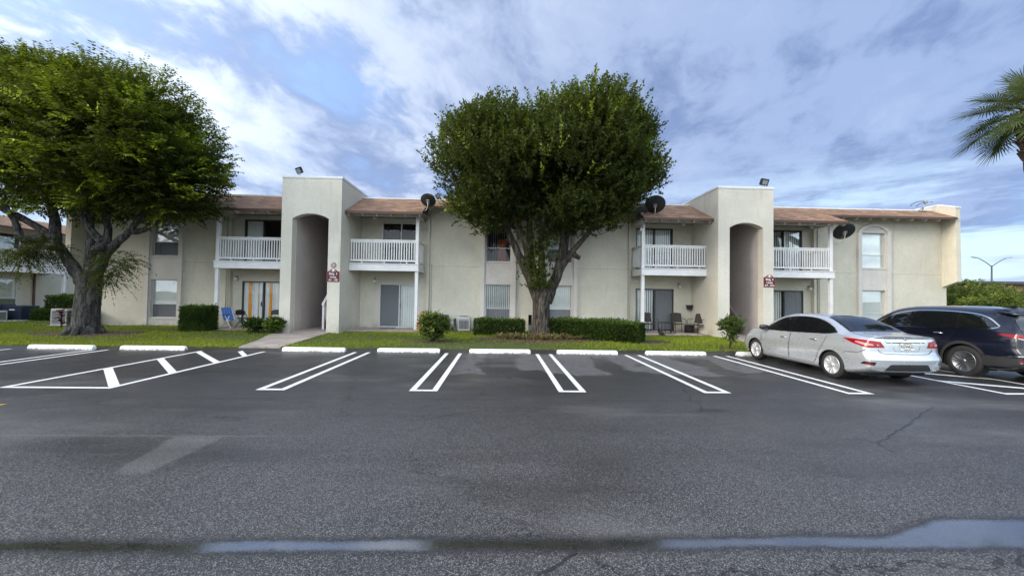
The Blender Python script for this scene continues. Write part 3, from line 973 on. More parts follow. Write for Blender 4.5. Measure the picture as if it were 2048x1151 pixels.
# balconies: floor with fascia, posts, railing
def balcony(x0, x1, tower_right, post_out):
    """x0..x1 floor; the tower closes one end, the post stands at the other"""
    mb = MB()
    mb.box(x0 + 0.06, x1 - 0.06, BY + 0.06, RY - 0.002, 2.86, 3.05)
    b_ = mb.build('balcony', MT['soffit'], bld)
    fa = MB()
    xo = x0 if tower_right else x1
    fa.box(x0, x1, BY, BY + 0.058, 2.75, 3.04)
    s0, s1 = (x0, x0 + 0.058) if tower_right else (x1 - 0.058, x1)
    fa.box(s0, s1, BY + 0.06, RY - 0.003, 2.75, 3.04)
    fa.box(x0 - (0.03 if tower_right else 0), x1 + (0 if tower_right else 0.03), BY - 0.03, BY + 0.06, 3.041, 3.075)
    fa.build('fascia', MT['white'], b_)
    px_ = (x0 + 0.02, x0 + 0.16) if tower_right else (x1 - 0.16, x1 - 0.02)
    m2 = MB()
    m2.cbox(px_[0], px_[1], BY + 0.062, BY + 0.20, 0.14, 2.86, 0.008)
    m2.build('post', MT['white'], b_)
    m2 = MB()
    m2.cbox(px_[0], px_[1], BY + 0.062, BY + 0.20, 3.052, 5.17, 0.008)
    m2.build('post', MT['white'], b_)
    B('post_base', MT['black'], b_, (px_[0] - 0.012, px_[1] + 0.012, BY + 0.05, BY + 0.212, 0.151, 0.175))
    # roof beam carried by the post
    bm_ = MB()
    bm_.box(x0, x1, BY + 0.05, BY + 0.21, 5.171, 5.30)
    s0, s1 = (x0, x0 + 0.15) if tower_right else (x1 - 0.15, x1)
    bm_.box(s0, s1, BY + 0.212, RY - 0.002, 5.171, 5.30)
    bm_.build('beam', MT['trim'], b_)
    # railing
    r_ = MB()
    ra, rb = (px_[1], x1) if tower_right else (x0, px_[0])
    yc = BY + 0.12
    r_.box(ra, rb, yc - 0.05, yc + 0.05, 4.075, 4.125).box(ra, rb, yc - 0.02, yc + 0.02, 4.0, 4.074).box(ra, rb, yc - 0.022, yc + 0.022, 3.16, 3.24)
    n_ = int((rb - ra) / 0.108)
    for i in range(n_):
        x = ra + (i + 0.5) * (rb - ra) / n_
        if i % 9 == 4: r_.box(x - 0.022, x + 0.022, yc - 0.02, yc + 0.02, 3.06, 3.16)
        r_.box(x - 0.021, x + 0.021, yc - 0.042, yc - 0.0225, 3.165, 4.07)
    r_.build('railing', MT['white'], b_)
    r_ = MB()
    xs_ = (px_[0] + px_[1]) / 2
    y0_, y1_ = BY + 0.20, RY - 0.004
    r_.box(xs_ - 0.05, xs_ + 0.05, y0_, y1_, 4.075, 4.125).box(xs_ - 0.02, xs_ + 0.02, y0_, y1_, 4.0, 4.074).box(xs_ - 0.022, xs_ + 0.022, y0_, y1_, 3.16, 3.24)
    n_ = int((y1_ - y0_) / 0.108)
    for i in range(n_):
        y = y0_ + (i + 0.5) * (y1_ - y0_) / n_
        sx_ = xs_ + (-0.032 if tower_right else 0.032)
        r_.box(sx_ - 0.0095, sx_ + 0.0095, y - 0.021, y + 0.021, 3.165, 4.07)
    r_.build('side_railing', MT['white'], b_)
    return b_
balcony(-12.36, -9.035, True, True)
balcony(-6.585, -3.58, False, False)
balcony(6.34, 9.298, True, False)
balcony(11.725, 15.22, False, True)

# stair towers
def tower(x0, x1, a0, a1, zs, rise, sw, rail, name='stair_tower'):
    ZTOP = 6.50
    mb = MB()
    YB = 23.0
    xc, hw = (a0 + a1) / 2, (a1 - a0) / 2
    arch = arch_pts(xc, hw, zs, rise, 20)
    mb.box(x0, a0, TY, YB, 0, zs)
    mb.box(a1, x1, TY, YB, 0, zs)
    # spandrel over the arch, and the full-depth sides above
    n_ = len(arch)
    th = TY + 0.32
    top = [(p[0], ZTOP) for p in arch]
    vs = [(p[0], TY, p[1]) for p in arch] + [(p[0], TY, p[1]) for p in top] + [(p[0], th, p[1]) for p in arch] + [(p[0], th, p[1]) for p in top]
    fs = []
    for i in range(n_ - 1):
        fs += [(i, i + 1, n_ + i + 1, n_ + i), (2 * n_ + i + 1, 2 * n_ + i, 3 * n_ + i, 3 * n_ + i + 1), (i + 1, i, 2 * n_ + i, 2 * n_ + i + 1)]
    mb.add(vs, fs)
    mb.box(x0, a0, TY, YB, zs, ZTOP)
    mb.box(a1, x1, TY, YB, zs, ZTOP)
    mb.box(a0, a1, th, YB, 5.35, ZTOP - 0.02)
    t_ = mb.build(name, MT['stucco_tower'], bld)
    B('plinth', MT['trim'], t_, (x0 - 0.015, a0 - 0.05, TY - 0.02, TY + 0.4, 0, 0.13), (a1 + 0.05, x1 + 0.015, TY - 0.02, TY + 0.4, 0, 0.13))
    B('metal_cap', MT['white_metal'], t_, (x0 - 0.025, x1 + 0.025, TY - 0.025, TY + 0.28, ZTOP, ZTOP + 0.07), (x0 - 0.025, x0 + 0.25, TY + 0.28, 19.5, ZTOP, ZTOP + 0.07), (x1 - 0.25, x1 + 0.025, TY + 0.28, 19.5, ZTOP, ZTOP + 0.07), (x0 - 0.018, x1 + 0.018, TY - 0.018, TY - 0.001, ZTOP - 0.03, ZTOP))
    # passage: floor, back wall, upper landing
    B('passage_lining', MT['stucco_inner'], t_, (a0, a0 + 0.012, TY + 0.325, YB - 0.16, 0.141, 5.349), (a1 - 0.012, a1, TY + 0.325, YB - 0.16, 0.141, 5.349), (a0 + 0.0121, a1 - 0.0121, TY + 0.325, YB - 0.16, 5.335, 5.349))  # added skin in mauve-grey paint, toned darker to carry the passage's shade
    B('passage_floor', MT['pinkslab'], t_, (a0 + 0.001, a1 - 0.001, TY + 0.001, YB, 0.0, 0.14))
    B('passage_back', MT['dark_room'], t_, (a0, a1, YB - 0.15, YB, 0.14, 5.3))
    B('landing', MT['soffit'], t_, (a0 + 0.002, a1 - 0.002, 20.6, YB - 0.16, 2.85, 3.05))
    # stair: open treads, stringers and handrail along the right half
    sx0, sx1 = a1 - sw, a1 - 0.014
    st = MB()
    y, z = 17.35, 0.14
    for i in range(16):
        z += 0.182
        st.box(sx0 + 0.045, sx1 - 0.045, y, y + 0.27, z - 0.045, z)
        y += 0.205
    s_ = st.build('stair_treads', MT['treadwood'], t_)
    for xa in (sx0, sx1 - 0.043):
        m2 = MB()
        m2.prism([(17.25, 0.141), (17.60, 0.141), (20.7, 2.95), (20.7, 3.28), (17.25, 0.42)], 'x', xa, xa + 0.04)
        m2.build('stringer', MT['pinkslab'], s_)
    if not rail: return t_
    h_ = MB()
    xa = sx0 - 0.01
    h_.box(xa - 0.04, xa + 0.05, 17.2, 17.29, 0.14, 1.25)
    h_.prism([(17.17, 1.18), (17.17, 1.28), (20.7, 4.32), (20.7, 4.22)], 'x', xa - 0.05, xa + 0.06)
    for i in range(14):
        yy = 17.45 + i * 0.22
        zz = 0.42 + (yy - 17.25) * 0.83
        h_.box(xa - 0.015, xa + 0.02, yy, yy + 0.035, zz, zz + 0.95)
    h_.build('handrail', MT['white'], s_)
    return t_
tower(-9.03, -6.60, -8.585, -7.11, 4.80, 0.21, 0.62, True)
tower(9.305, 11.715, 9.80, 11.265, 4.79, 0.22, 1.15, False)

# roof: mansard strips with fascia, rafter tails and ridge flashing
m_sl = (6.31 - 5.25) / (18.6 - 16.45)
zr = lambda y: 5.25 + (y - 16.45) * m_sl
def roof_strip(x0, x1, ye, deep, hipl=False, hipr=False):
    mb = MB()
    yb = 18.6
    pl = [(ye, zr(ye)), (yb, zr(yb)), (yb, zr(yb) - 0.10), (ye, zr(ye) - 0.10)]
    mb.prism(pl, 'x', x0, x1)
    r_ = mb.build('roof', MT['shingle'], bld)
    fb = MB()
    fb.box(x0, x1, ye - 0.022, ye - 0.001, zr(ye) - 0.115, zr(ye) - 0.012)
    if deep:
        for xe in ([x0] if hipl else []) + ([x1] if hipr else []):
            s_ = -1 if xe == x0 else 1
            xa, xb = sorted((xe + s_ * 0.001, xe + s_ * 0.022))
            fb.prism([(ye - 0.022, zr(ye) - 0.13), (ye - 0.022, zr(ye) - 0.012), (17.50, zr(17.5) - 0.005), (17.50, zr(17.5) - 0.13)], 'x', xa, xb)
    fb.build('fascia', MT['fascia'], r_)
    # rafter tails under the overhang
    step = 0.62 if deep else 0.64
    n_ = int((x1 - x0) / step)
    yi = BY + 0.21 if deep else FY - 0.003
    for i in range(n_ + 1):
        x = x0 + 0.12 + i * (x1 - x0 - 0.24) / max(1, n_)
        if not deep and any(a_ < x < b_ for a_, b_ in DEEPX): continue
        mb = MB()
        y0_ = ye + 0.03
        mb.prism([(y0_, zr(y0_) - 0.105), (yi, zr(yi) - 0.105), (yi, zr(yi) - 0.25), (y0_ + 0.10, zr(y0_) - 0.225), (y0_, zr(y0_) - 0.17)], 'x', x - 0.022, x + 0.022)
        mb.build('rafter_tail', MT['rafter'], r_)
    sf = MB()
    if deep:
        sf.add([(x0 + 0.01, BY + 0.22, 5.315), (x1 - 0.01, BY + 0.22, 5.315), (x1 - 0.01, RY - 0.004, 5.315), (x0 + 0.01, RY - 0.004, 5.315)], [(0, 1, 2, 3)])
        sf.build('ceiling', MT['soffit'], r_)
    return r_
DEEPX = [(-12.56, -6.5), (-9.0, -3.35), (6.22, 11.7), (9.3, 15.36)]
DE = 16.45
roof_strip(-12.56, -9.035, DE, True, hipl=True)
roof_strip(-6.595, -3.36, DE, True, hipr=True)
roof_strip(6.22, 9.30, DE, True, hipl=True)
roof_strip(11.72, 15.36, DE, True, hipr=True)
roof_strip(-18.96, -12.585, 17.52, False)
roof_strip(-3.335, 6.195, 17.52, False)
roof_strip(15.385, 21.69, 17.52, False)
fl = MB()
for x0, x1 in ((-18.96, -9.06), (-6.57, 9.275), (11.745, 21.69)):
    fl.box(x0, x1, 18.602, 18.74, 6.16, 6.365)
fl.build('ridge_flashing', MT['white_metal'], bld)
fl = MB()
for x0, x1 in ((-18.97, -9.06), (-6.57, 9.275), (11.745, 21.69)):
    fl.box(x0, x1, 18.745, 27.9, 6.05, 6.25)
fl.build('flat_roof', MT['flatroof'], bld)
# end walls that project past the facade on the upper floor
for xa, xb in ((21.702, 21.93), (-19.20, -18.972)):
    mb = MB()
    mb.prism([(17.57, 2.72), (18.2, 2.47), (18.2, 0.0), (28.0, 0.0), (28.0, 6.52), (18.35, 6.52), (17.60, 6.25)], 'x', xa, xb)
    e_ = mb.build('end_wall', MT['stucco'], bld)
    mb = MB()
    mb.prism([(17.57, 6.245), (17.57, 6.30), (18.34, 6.58), (28.0, 6.58), (28.0, 6.522), (18.35, 6.522), (17.585, 6.248)], 'x', xa - 0.02, xb + 0.02)
    mb.build('metal_cap', MT['white_metal'], e_)
B('back_wall', MT['stucco'], bld, (-18.97, 21.70, 27.7, 27.98, 0, 6.04))
# conduits and downspouts on the facade
for x, y in ((-3.30, FY), (6.13, FY), (15.42, FY), (-12.62, FY)):
    mb = MB()
    mb.tube([(x, y - 0.03, 0.3), (x, y - 0.03, 5.8)], 0.018, 6)
    mb.tube([(x + 0.09, y - 0.025, 0.3), (x + 0.09, y - 0.025, 3.2)], 0.014, 6)
    mb.build('conduit', MT['pipe'], bld)
# ------------------------------------------------------------------ wheel stops
def wheel_stop(x, y, num, label, w_=1.83):
    mb = MB()
    h, L = 0.115, w_ / 2
    prof = [(-0.075, 0.0), (0.075, 0.0), (0.055, h - 0.015), (0.042, h), (-0.042, h), (-0.055, h - 0.015)]
    st = []
    for xx, s_ in ((-L, 0.80), (-L + 0.045, 1.0), (-L * 0.33, 1.0), (L * 0.33, 1.0), (L - 0.045, 1.0), (L, 0.80)):
        e = 0.0
        st.append([(x + xx * (1.0 if abs(xx) < L else 1.0), y + 0.085 + a * (s_ if b > 0.09 else 1), b * s_) for a, b in prof])
    vs = [p for r_ in st for p in r_]
    fs = [tuple(range(5, -1, -1)), tuple(range(30, 36))]
    for i in range(5):
        for k_ in range(6):
            j = (k_ + 1) % 6
            fs.append((i * 6 + k_, i * 6 + j, i * 6 + 6 + j, i * 6 + 6 + k_))
    mb.add(vs, fs)
    o = mb.build('wheel_stop', MT['stop'])
    tag(o, label, 'wheel stop', 'wheel stops along the parking stalls')
    o.rotation_euler.z = R(rnd.uniform(-1.1, 1.1))
    if num:
        vs, fs = text_mb(num, 0.105, 0.0006, 1.35)
        ang = math.atan2(0.020, h - 0.015)
        mb = MB()
        for i, (a, b, c_) in enumerate(vs):
            vs[i] = (x + a + 0.07, y + 0.010 + 0.010 - 0.0015 + (c_) * math.tan(ang) + 0.002 + b - 0.002, 0.052 + c_)
        mb.add(vs, fs)
        mb.build('stencil_number', MT['stopnum'], o, recalc=False)
    return o
WS = [(-12.62, 11.50, '337', 'white concrete wheel stop stencilled 337 below the big grey-barked tree'),
      (-10.04, 11.50, '336', 'white concrete wheel stop stencilled 336 above the hatched aisle'),
      (-5.45, 11.52, '335', 'white concrete wheel stop stencilled 335 beside the end of the footpath'),
      (-2.67, 11.52, '334', 'white concrete wheel stop stencilled 334 below the yellow-green shrub'),
      (0.04, 11.53, '333', 'white concrete wheel stop stencilled 333 below the small clipped hedge'),
      (2.67, 11.50, '332', 'scuffed and chipped white wheel stop stencilled 332 below the long hedge'),
      (5.37, 11.48, '331', 'white concrete wheel stop stencilled 331 nearest the silver sedan'),
      (8.20, 11.50, None, 'white wheel stop just showing beside the front tyre of the silver sedan'),
      (-15.75, 11.48, None, 'white concrete wheel stop at the far left edge of the row'),
      ]
for x, y, nme, lb in WS[:8]: wheel_stop(x, y, nme, lb)

# ------------------------------------------------------------------ signs on the stair towers
def plaque(x, z, lines, label):
    t_ = thing('building_sign', label, 'sign', (x, TY, z - 0.25))
    hw = 0.245
    outl = [(-hw, -0.22), (hw, -0.22), (hw, 0.20), (0.17, 0.20), (0.13, 0.245), (0.06, 0.285), (0.0, 0.295), (-0.06, 0.285), (-0.13, 0.245), (-0.17, 0.20), (-hw, 0.20)]
    mb = MB()
    mb.prism([(x + a * 1.05, z + b * 1.05) for a, b in outl], 'y', TY - 0.018, TY - 0.001)
    mb.build('border', MT['pink'], t_)
    mb = MB()
    mb.prism([(x + a, z + b) for a, b in outl], 'y', TY - 0.026, TY - 0.0185)
    mb.build('plate', MT['maroon'], t_)
    for k_, (tx, zz, sz) in enumerate(lines):
        vs, fs = text_mb(tx, sz, 0.001)
        mb = MB()
        mb.add([(x + a, TY - 0.028 + b, z + zz + c_) for a, b, c_ in vs], fs)
        mb.build('lettering', MT['signwhite'], t_, recalc=False)
    mb = MB()
    mb.lathe([(0.0, 0.0), (0.052, 0.0), (0.052, 0.004), (0.0, 0.004)], 16, (x, TY - 0.031, z + 0.235), 'y')
    mb.box(x - 0.11, x - 0.06, TY - 0.030, TY - 0.0265, z + 0.198, z + 0.212).box(x + 0.06, x + 0.11, TY - 0.030, TY - 0.0265, z + 0.198, z + 0.212)
    mb.build('crest', MT['signwhite'], t_)
    return t_
plaque(-6.865, 2.43, [('Bldg. 3', 0.10, 0.125), ('Units', -0.035, 0.125), ('A1 - A8', -0.155, 0.115)], 'dark red building sign reading Bldg. 3 Units A1 - A8 on a stair tower')
plaque(11.525, 2.49, [('Bldg. 3', 0.10, 0.125), ('Units', -0.035, 0.125), ('A9 - A16', -0.155, 0.115)], 'dark red building sign reading Bldg. 3 Units A9 - A16 on a stair tower')
em = thing('round_sign', 'small round red and white ringed plaque above the A1 - A8 sign', 'sign', (-6.86, TY, 2.82))
for r0, r1, dy_, mm in ((0, 0.115, 0.008, 'maroon'), (0.085, 0.095, 0.0105, 'signwhite'), (0.045, 0.060, 0.0105, 'signwhite'), (0, 0.022, 0.0105, 'signwhite')):
    mb = MB()
    if r0 == 0: mb.lathe([(0, 0), (r1, 0), (r1, -dy_), (0, -dy_)], 28, (-6.86, TY - 0.001, 2.885), 'y')
    else: mb.lathe([(r0, -0.006), (r0, -dy_), (r1, -dy_), (r1, -0.006)], 28, (-6.86, TY - 0.001, 2.885), 'y')
    mb.build('disc' if mm == 'maroon' else 'ring', MT[mm], em)

# ------------------------------------------------------------------ wall lamps, ceiling lamps
def jar_lamp(x, y, z, label, ceiling=False):
    t_ = thing('wall_lamp' if not ceiling else 'ceiling_lamp', label, 'lamp', (x, y, z), 'jar lamps beside the patio doors' if not ceiling else 'lamps under the balcony roofs')
    mb = MB()
    if not ceiling:
        mb.lathe([(0.0, 0.0), (0.055, 0.0), (0.05, -0.03), (0.03, -0.045)], 14, (x, y - 0.001, z + 0.05), 'y')
        mb.tube([(x, y - 0.03, z + 0.05), (x, y - 0.09, z + 0.07), (x, y - 0.11, z + 0.03)], 0.015, 8)
        mb.lathe([(0.0, 0.05), (0.045, 0.045), (0.05, 0.0)], 14, (x, y - 0.11, z + 0.0))
        mb.build('bracket', MT['greymetal'], t_)
        mb = MB()
        mb.lathe([(0.045, 0.0), (0.075, -0.03), (0.085, -0.08), (0.065, -0.13), (0.0, -0.15)], 16, (x, y - 0.11, z))
        mb.build('globe', MT['lampglass'], t_)
    else:
        mb.lathe([(0.0, 0.0), (0.06, 0.0), (0.06, -0.03)], 14, (x, y, z))
        mb.build('base', MT['greymetal'], t_)
        mb = MB()
        mb.lathe([(0.06, -0.03), (0.09, -0.06), (0.085, -0.11), (0.0, -0.15)], 16, (x, y, z))
        mb.build('globe', MT['lampglass'], t_)
for x, z, lb in ((-12.27, 2.40, 'jar lamp on the wall above the blue lawn chair'), (-5.89, 2.40, 'jar lamp on the wall left of the grey screened patio door'),
                 (8.68, 2.38, 'jar lamp on the wall above the dark brown patio chairs'), (15.14, 2.36, 'jar lamp on the wall behind the silver sedan')):
    jar_lamp(x, RY, z, lb)
for x, lb in ((-5.83, 'small lamp under the balcony roof between the left tower and the centre tree'), (8.67, 'small lamp under the balcony roof left of the right stair tower'), (14.9, 'small lamp under the balcony roof at the right end balcony')):
    jar_lamp(x, 17.9, 5.312, lb, True)

# ------------------------------------------------------------------ floodlights on the tower tops
def flood(x, y, z, yaw, tilt, label, sc=1.0):
    t_ = thing('floodlight', label, 'floodlight', (x, y, z), 'floodlights on the stair towers')
    T0 = Matrix.Translation((x, y, z)) @ Matrix.Rotation(R(yaw), 4, 'Z') @ Matrix.Scale(sc, 4)
    mb = MB(); mb.T = T0
    mb.box(-0.05, 0.05, -0.06, 0.06, 0.0, 0.02).tube([(-0.05, 0, 0.02), (-0.05, 0, 0.14)], 0.012, 6).tube([(0.05, 0, 0.02), (0.05, 0, 0.14)], 0.012, 6)
    mb.build('bracket', MT['greymetal'], t_)
    T1 = T0 @ Matrix.Translation((0, 0, 0.22)) @ Matrix.Rotation(R(tilt), 4, 'X')
    mb = MB(); mb.T = T1
    mb.cbox(-0.17, 0.17, -0.11, 0.11, -0.035, 0.02, 0.01)
    for i in range(7): mb.box(-0.15 + i * 0.046, -0.142 + i * 0.046, -0.09, 0.09, 0.02, 0.045)
    mb.build('housing', MT['black'], t_)
    mb = MB(); mb.T = T1
    mb.box(-0.12, 0.12, -0.07, 0.07, -0.0395, -0.0352)
    mb.build('lens', MT['acgrey'], t_)
flood(-8.42, 16.22, 6.571, -35, -62, 'small black floodlight on the left stair tower roof edge', 1.15)
flood(11.48, 16.35, 6.571, 20, -70, 'small black floodlight on the right stair tower roof edge', 1.3)

# ------------------------------------------------------------------ satellite dishes
def satdish(px, py, pz, foot, nrm, rad, label, mast_path=None):
    t_ = thing('satellite_dish', label, 'satellite dish', foot, 'satellite dishes at the balcony roofs')
    nv_ = Vector(nrm).normalized()
    q = nv_.to_track_quat('Z', 'Y').to_matrix().to_4x4()
    T0 = Matrix.Translation((px, py, pz)) @ q
    mb = MB(); mb.T = T0
    prof = []
    for i in range(9):
        r_ = rad * i / 8
        prof.append((r_, 0.20 * rad * (r_ / rad) ** 2))
    prof += [(rad * 1.01, 0.20 * rad + 0.004), (rad * 1.0, 0.20 * rad + 0.014)]
    for i in range(8, -1, -1):
        r_ = rad * i / 8 * 0.985
        prof.append((r_, 0.20 * rad * (r_ / rad) ** 2 + 0.012))
    mb.lathe(prof, 40)
    mb.build('reflector', MT['dish'], t_)
    mb = MB(); mb.T = T0
    mb.box(-0.07, 0.07, -0.07, 0.07, -0.06, -0.001)
    mb.tube([(0, -rad * 0.3, -0.02), (0, -rad * 1.05, 0.10), (0, -rad * 1.1, rad * 0.9)], 0.013, 6)
    mb.box(-0.035, 0.035, -rad * 1.1 - 0.03, -rad * 1.1 + 0.03, rad * 0.9, rad * 0.9 + 0.10)
    mb.build('feed_arm', MT['greymetal'], t_)
    mb = MB()
    bk_ = Vector((px, py, pz)) - nv_ * 0.05
    path = [tuple(bk_)] + [(px, py, pz - rad * 0.6)] + (mast_path or []) + [foot]
    mb.tube(path, 0.021, 8)
    mb.box(foot[0] - 0.05, foot[0] + 0.05, foot[1] - 0.03, foot[1] + 0.03, foot[2] - 0.09, foot[2] + 0.05)
    mb.build('mast', MT['greymetal'], t_)
satdish(-3.20, 16.90, 5.83, (-3.60, 16.98, 5.05), (0.05, 0.72, 0.68), 0.33, 'charcoal satellite dish on a bent mast left of the centre tree', [(-3.25, 16.9, 5.45), (-3.55, 16.93, 5.25)])
satdish(6.83, 16.75, 5.83, (6.42, 16.98, 4.98), (0.20, 0.72, 0.66), 0.44, 'large charcoal satellite dish above the balcony right of the centre tree', [(6.80, 16.75, 5.35), (6.65, 16.85, 5.1)])
satdish(6.28, 16.95, 5.48, (6.30, 16.98, 4.80), (-0.25, 0.70, 0.66), 0.36, 'smaller charcoal satellite dish half hidden by the centre tree leaves', [(6.29, 16.95, 5.1)])
satdish(15.62, 16.92, 4.84, (15.24, 17.1, 4.25), (0.22, 0.72, 0.64), 0.42, 'charcoal satellite dish mounted low on the post of the right end balcony', [(15.5, 16.95, 4.42)])
# old bracket on the right end of the roof
t_ = thing('antenna_bracket', 'bare grey antenna bracket with looping cables on the right roof end', 'antenna', (21.0, 18.45, 6.30))
mb = MB()
mb.tube([(21.0, 18.45, 6.25), (21.05, 18.4, 6.48), (21.1, 18.38, 6.62)], 0.028, 8)
mb.box(20.8, 21.2, 18.38, 18.52, 6.25, 6.29).tube([(20.82, 18.45, 6.29), (21.02, 18.4, 6.45)], 0.02, 6)
mb.build('mount', MT['greymetal'], t_)
mb = MB()
mb.lathe([(0, -0.05), (0.07, -0.05), (0.07, 0.05), (0, 0.05)], 12, (21.10, 18.36, 6.70), 'y')
mb.tube([(21.15, 18.36, 6.71), (21.45, 18.36, 6.72)], 0.013, 6).tube([(21.38, 18.36, 6.72), (21.46, 18.36, 6.72)], 0.03, 6)
mb.build('head', MT['acgrey'], t_)
for r_, k_ in ((0.24, 0.0), (0.40, 0.08)):
    mb = MB()
    pth = [(21.08 - r_ * (1 - math.cos(a)) , 18.36, 6.70 + k_ * math.sin(a * 1.0) - (0.30 * (a / 3.0) ** 2)) for a in [i * 0.25 for i in range(12)]]
    mb.tube(pth, 0.016, 6)
    mb.build('cable', MT['acdark'], t_)

# ------------------------------------------------------------------ air conditioners and boxes
def ac_unit(x0, x1, y0, y1, z0, z1, label, style, mats_):
    t_ = thing('air_conditioner', label, 'air conditioner', ((x0 + x1) / 2, (y0 + y1) / 2, z0), 'air conditioning condensers on the ground')
    body, grille = mats_
    mb = MB()
    c_ = 0.03
    mb.cbox(x0 + c_, x1 - c_, y0 + c_, y1 - c_, z0 + 0.04, z1 - 0.08, 0.01)
    mb.build('coil', MT['acdark'], t_)
    mb = MB()
    mb.box(x0, x1, y0, y1, z0, z0 + 0.06)
    for a in (x0, x1 - 0.04):
        for b in (y0, y1 - 0.04): mb.box(a, a + 0.04, b, b + 0.04, z0 + 0.06, z1 - 0.10)
    mb.cbox(x0 - 0.008, x1 + 0.008, y0 - 0.008, y1 + 0.008, z1 - 0.10, z1, 0.02)
    mb.build('cabinet', body, t_)
    mb = MB()
    if style == 'louver':
        z = z0 + 0.08
        while z < z1 - 0.13:
            mb.box(x0 + 0.04, x1 - 0.04, y0 + 0.002, y0 + 0.022, z, z + 0.035)
            mb.box(x0 + 0.002, x0 + 0.022, y0 + 0.04, y1 - 0.04, z, z + 0.035)
            mb.box(x1 - 0.022, x1 - 0.002, y0 + 0.04, y1 - 0.04, z, z + 0.035)
            z += 0.065
    elif style == 'panel':
        n_ = 3
        for i in range(n_):
            a = x0 + 0.04 + i * (x1 - x0 - 0.08) / n_
            b = a + (x1 - x0 - 0.08) / n_
            k_ = a + 0.012
            while k_ < b - 0.012:
                mb.box(k_, k_ + 0.006, y0 + 0.006, y0 + 0.014, z0 + 0.06, z1 - 0.18)
                k_ += 0.012
        mb.box(x0 + 0.04, x1 - 0.04, y0 + 0.003, y0 + 0.02, z1 - 0.18, z1 - 0.10)
        mb.box(x1 - 0.02, x1 - 0.004, y0 + 0.04, y1 - 0.04, z0 + 0.06, z1 - 0.10)
    else:
        mb.box(x0 + 0.04, x1 - 0.04, y0 + 0.004, y0 + 0.02, z0 + 0.06, z1 - 0.10)
        mb.box(x0 + 0.004, x0 + 0.02, y0 + 0.04, y1 - 0.04, z0 + 0.06, z1 - 0.10)
        mb.box(x1 - 0.02, x1 - 0.004, y0 + 0.04, y1 - 0.04, z0 + 0.06, z1 - 0.10)
        for i in range(9): mb.box(x0 + 0.06, x1 - 0.06, y0 - 0.004, y0 + 0.004, z0 + 0.1 + i * 0.045, z0 + 0.112 + i * 0.045)
    mb.build('grille', grille, t_)
    if style == 'solid':
        B('label_plate', MT['signwhite'], t_, ((x0 + x1) / 2 - 0.13, (x0 + x1) / 2 + 0.13, y0 - 0.0085, y0 - 0.0045, z1 - 0.22, z1 - 0.17))
    mb = MB()
    for r_ in (0.08, 0.15, 0.22): mb.lathe([(r_, 0), (r_ + 0.008, 0), (r_ + 0.008, 0.012), (r_, 0.012)], 20, ((x0 + x1) / 2, (y0 + y1) / 2, z1 + 0.0015))
    mb.build('fan_guard', MT['acdark'], t_)
    B('pad', MT['conc'], t_, (x0 - 0.08, x1 + 0.08, y0 - 0.08, y1 + 0.08, z0 - 0.09, z0 - 0.001))
W_, G_, N_, D_ = (MT['acwhite'], MT['acgrey']), (MT['acgrey'], MT['acwhite']), (MT['acnavy'], MT['acnavy']), (MT['acdark'], MT['acdark'])
ac_unit(-1.86, -1.33, 17.45, 17.95, 0.14, 0.76, 'upright white air conditioner with vertical grille panels left of the small hedge', 'panel', W_)
ac_unit(-3.15, -2.35, 17.45, 18.05, 0.14, 0.82, 'dark air conditioner hidden behind the yellow-green shrub', 'solid', D_)
ac_unit(4.14, 4.76, 17.4, 18.0, 0.12, 0.745, 'air conditioner whose smaller grey top shows over the long hedge', 'louver', G_)
ac_unit(5.03, 5.88, 17.2, 17.95, 0.12, 0.75, 'air conditioner whose wider white top shows over the long hedge', 'louver', W_)
ac_unit(-19.72, -19.05, 17.6, 18.15, 0.14, 0.87, 'pale louvred air conditioner just left of the big grey trunk', 'louver', W_)
ac_unit(-18.72, -18.12, 17.55, 18.1, 0.14, 0.80, 'dark grey air conditioner just right of the big grey trunk', 'solid', D_)
ac_unit(-25.45, -24.55, 20.6, 21.4, 0.11, 0.85, 'navy air conditioner with a white label by the neighbouring building', 'solid', N_)
ac_unit(-26.9, -25.9, 20.7, 21.5, 0.11, 0.92, 'taller navy air conditioner in shade at the left edge', 'solid', N_)
ac_unit(-25.6, -24.85, 19.6, 20.3, 0.11, 0.62, 'low white slatted air conditioner at the far left edge', 'louver', W_)
ac_unit(-25.0, -24.0, 22.4, 23.2, 0.11, 0.75, 'weathered grey air conditioner behind the small dark shrub', 'louver', G_)

t_ = thing('meter_box', 'small grey-green meter box on short legs beside the white air conditioner', 'meter box', (-2.1, 17.75, 0.1))
mb = MB(); mb.cbox(-2.28, -2.06, 17.65, 17.8, 0.30, 0.62, 0.01); mb.build('box', MT['beigemetal'] if False else MT['greenmetal'], t_)
mb = MB(); mb.cbox(-2.055, -1.98, 17.66, 17.82, 0.26, 0.66, 0.01); mb.build('side_box', MT['acdark'], t_)
B('cover', MT['acwhite'], t_, (-2.26, -2.10, 17.638, 17.649, 0.33, 0.56))
B('legs', MT['greymetal'], t_, (-2.24, -2.21, 17.7, 17.73, 0.08, 0.30), (-2.04, -2.01, 17.72, 17.75, 0.08, 0.26))
t_ = thing('electric_cabinet', 'beige electrical cabinet with an open dark cavity beside the centre tree trunk', 'cabinet', (1.26, 17.7, 0.12))
cab = MB()
cab.box(0.98, 1.30, 17.55, 17.95, 0.12, 0.90).box(1.30, 1.33, 17.52, 17.95, 0.12, 0.90).box(1.50, 1.56, 17.52, 17.95, 0.12, 0.90).box(1.33, 1.50, 17.55, 17.95, 0.88, 0.90).box(1.33, 1.50, 17.9, 17.95, 0.12, 0.88)
cab.build('housing', MT['beigemetal'], t_)
mb = MB()
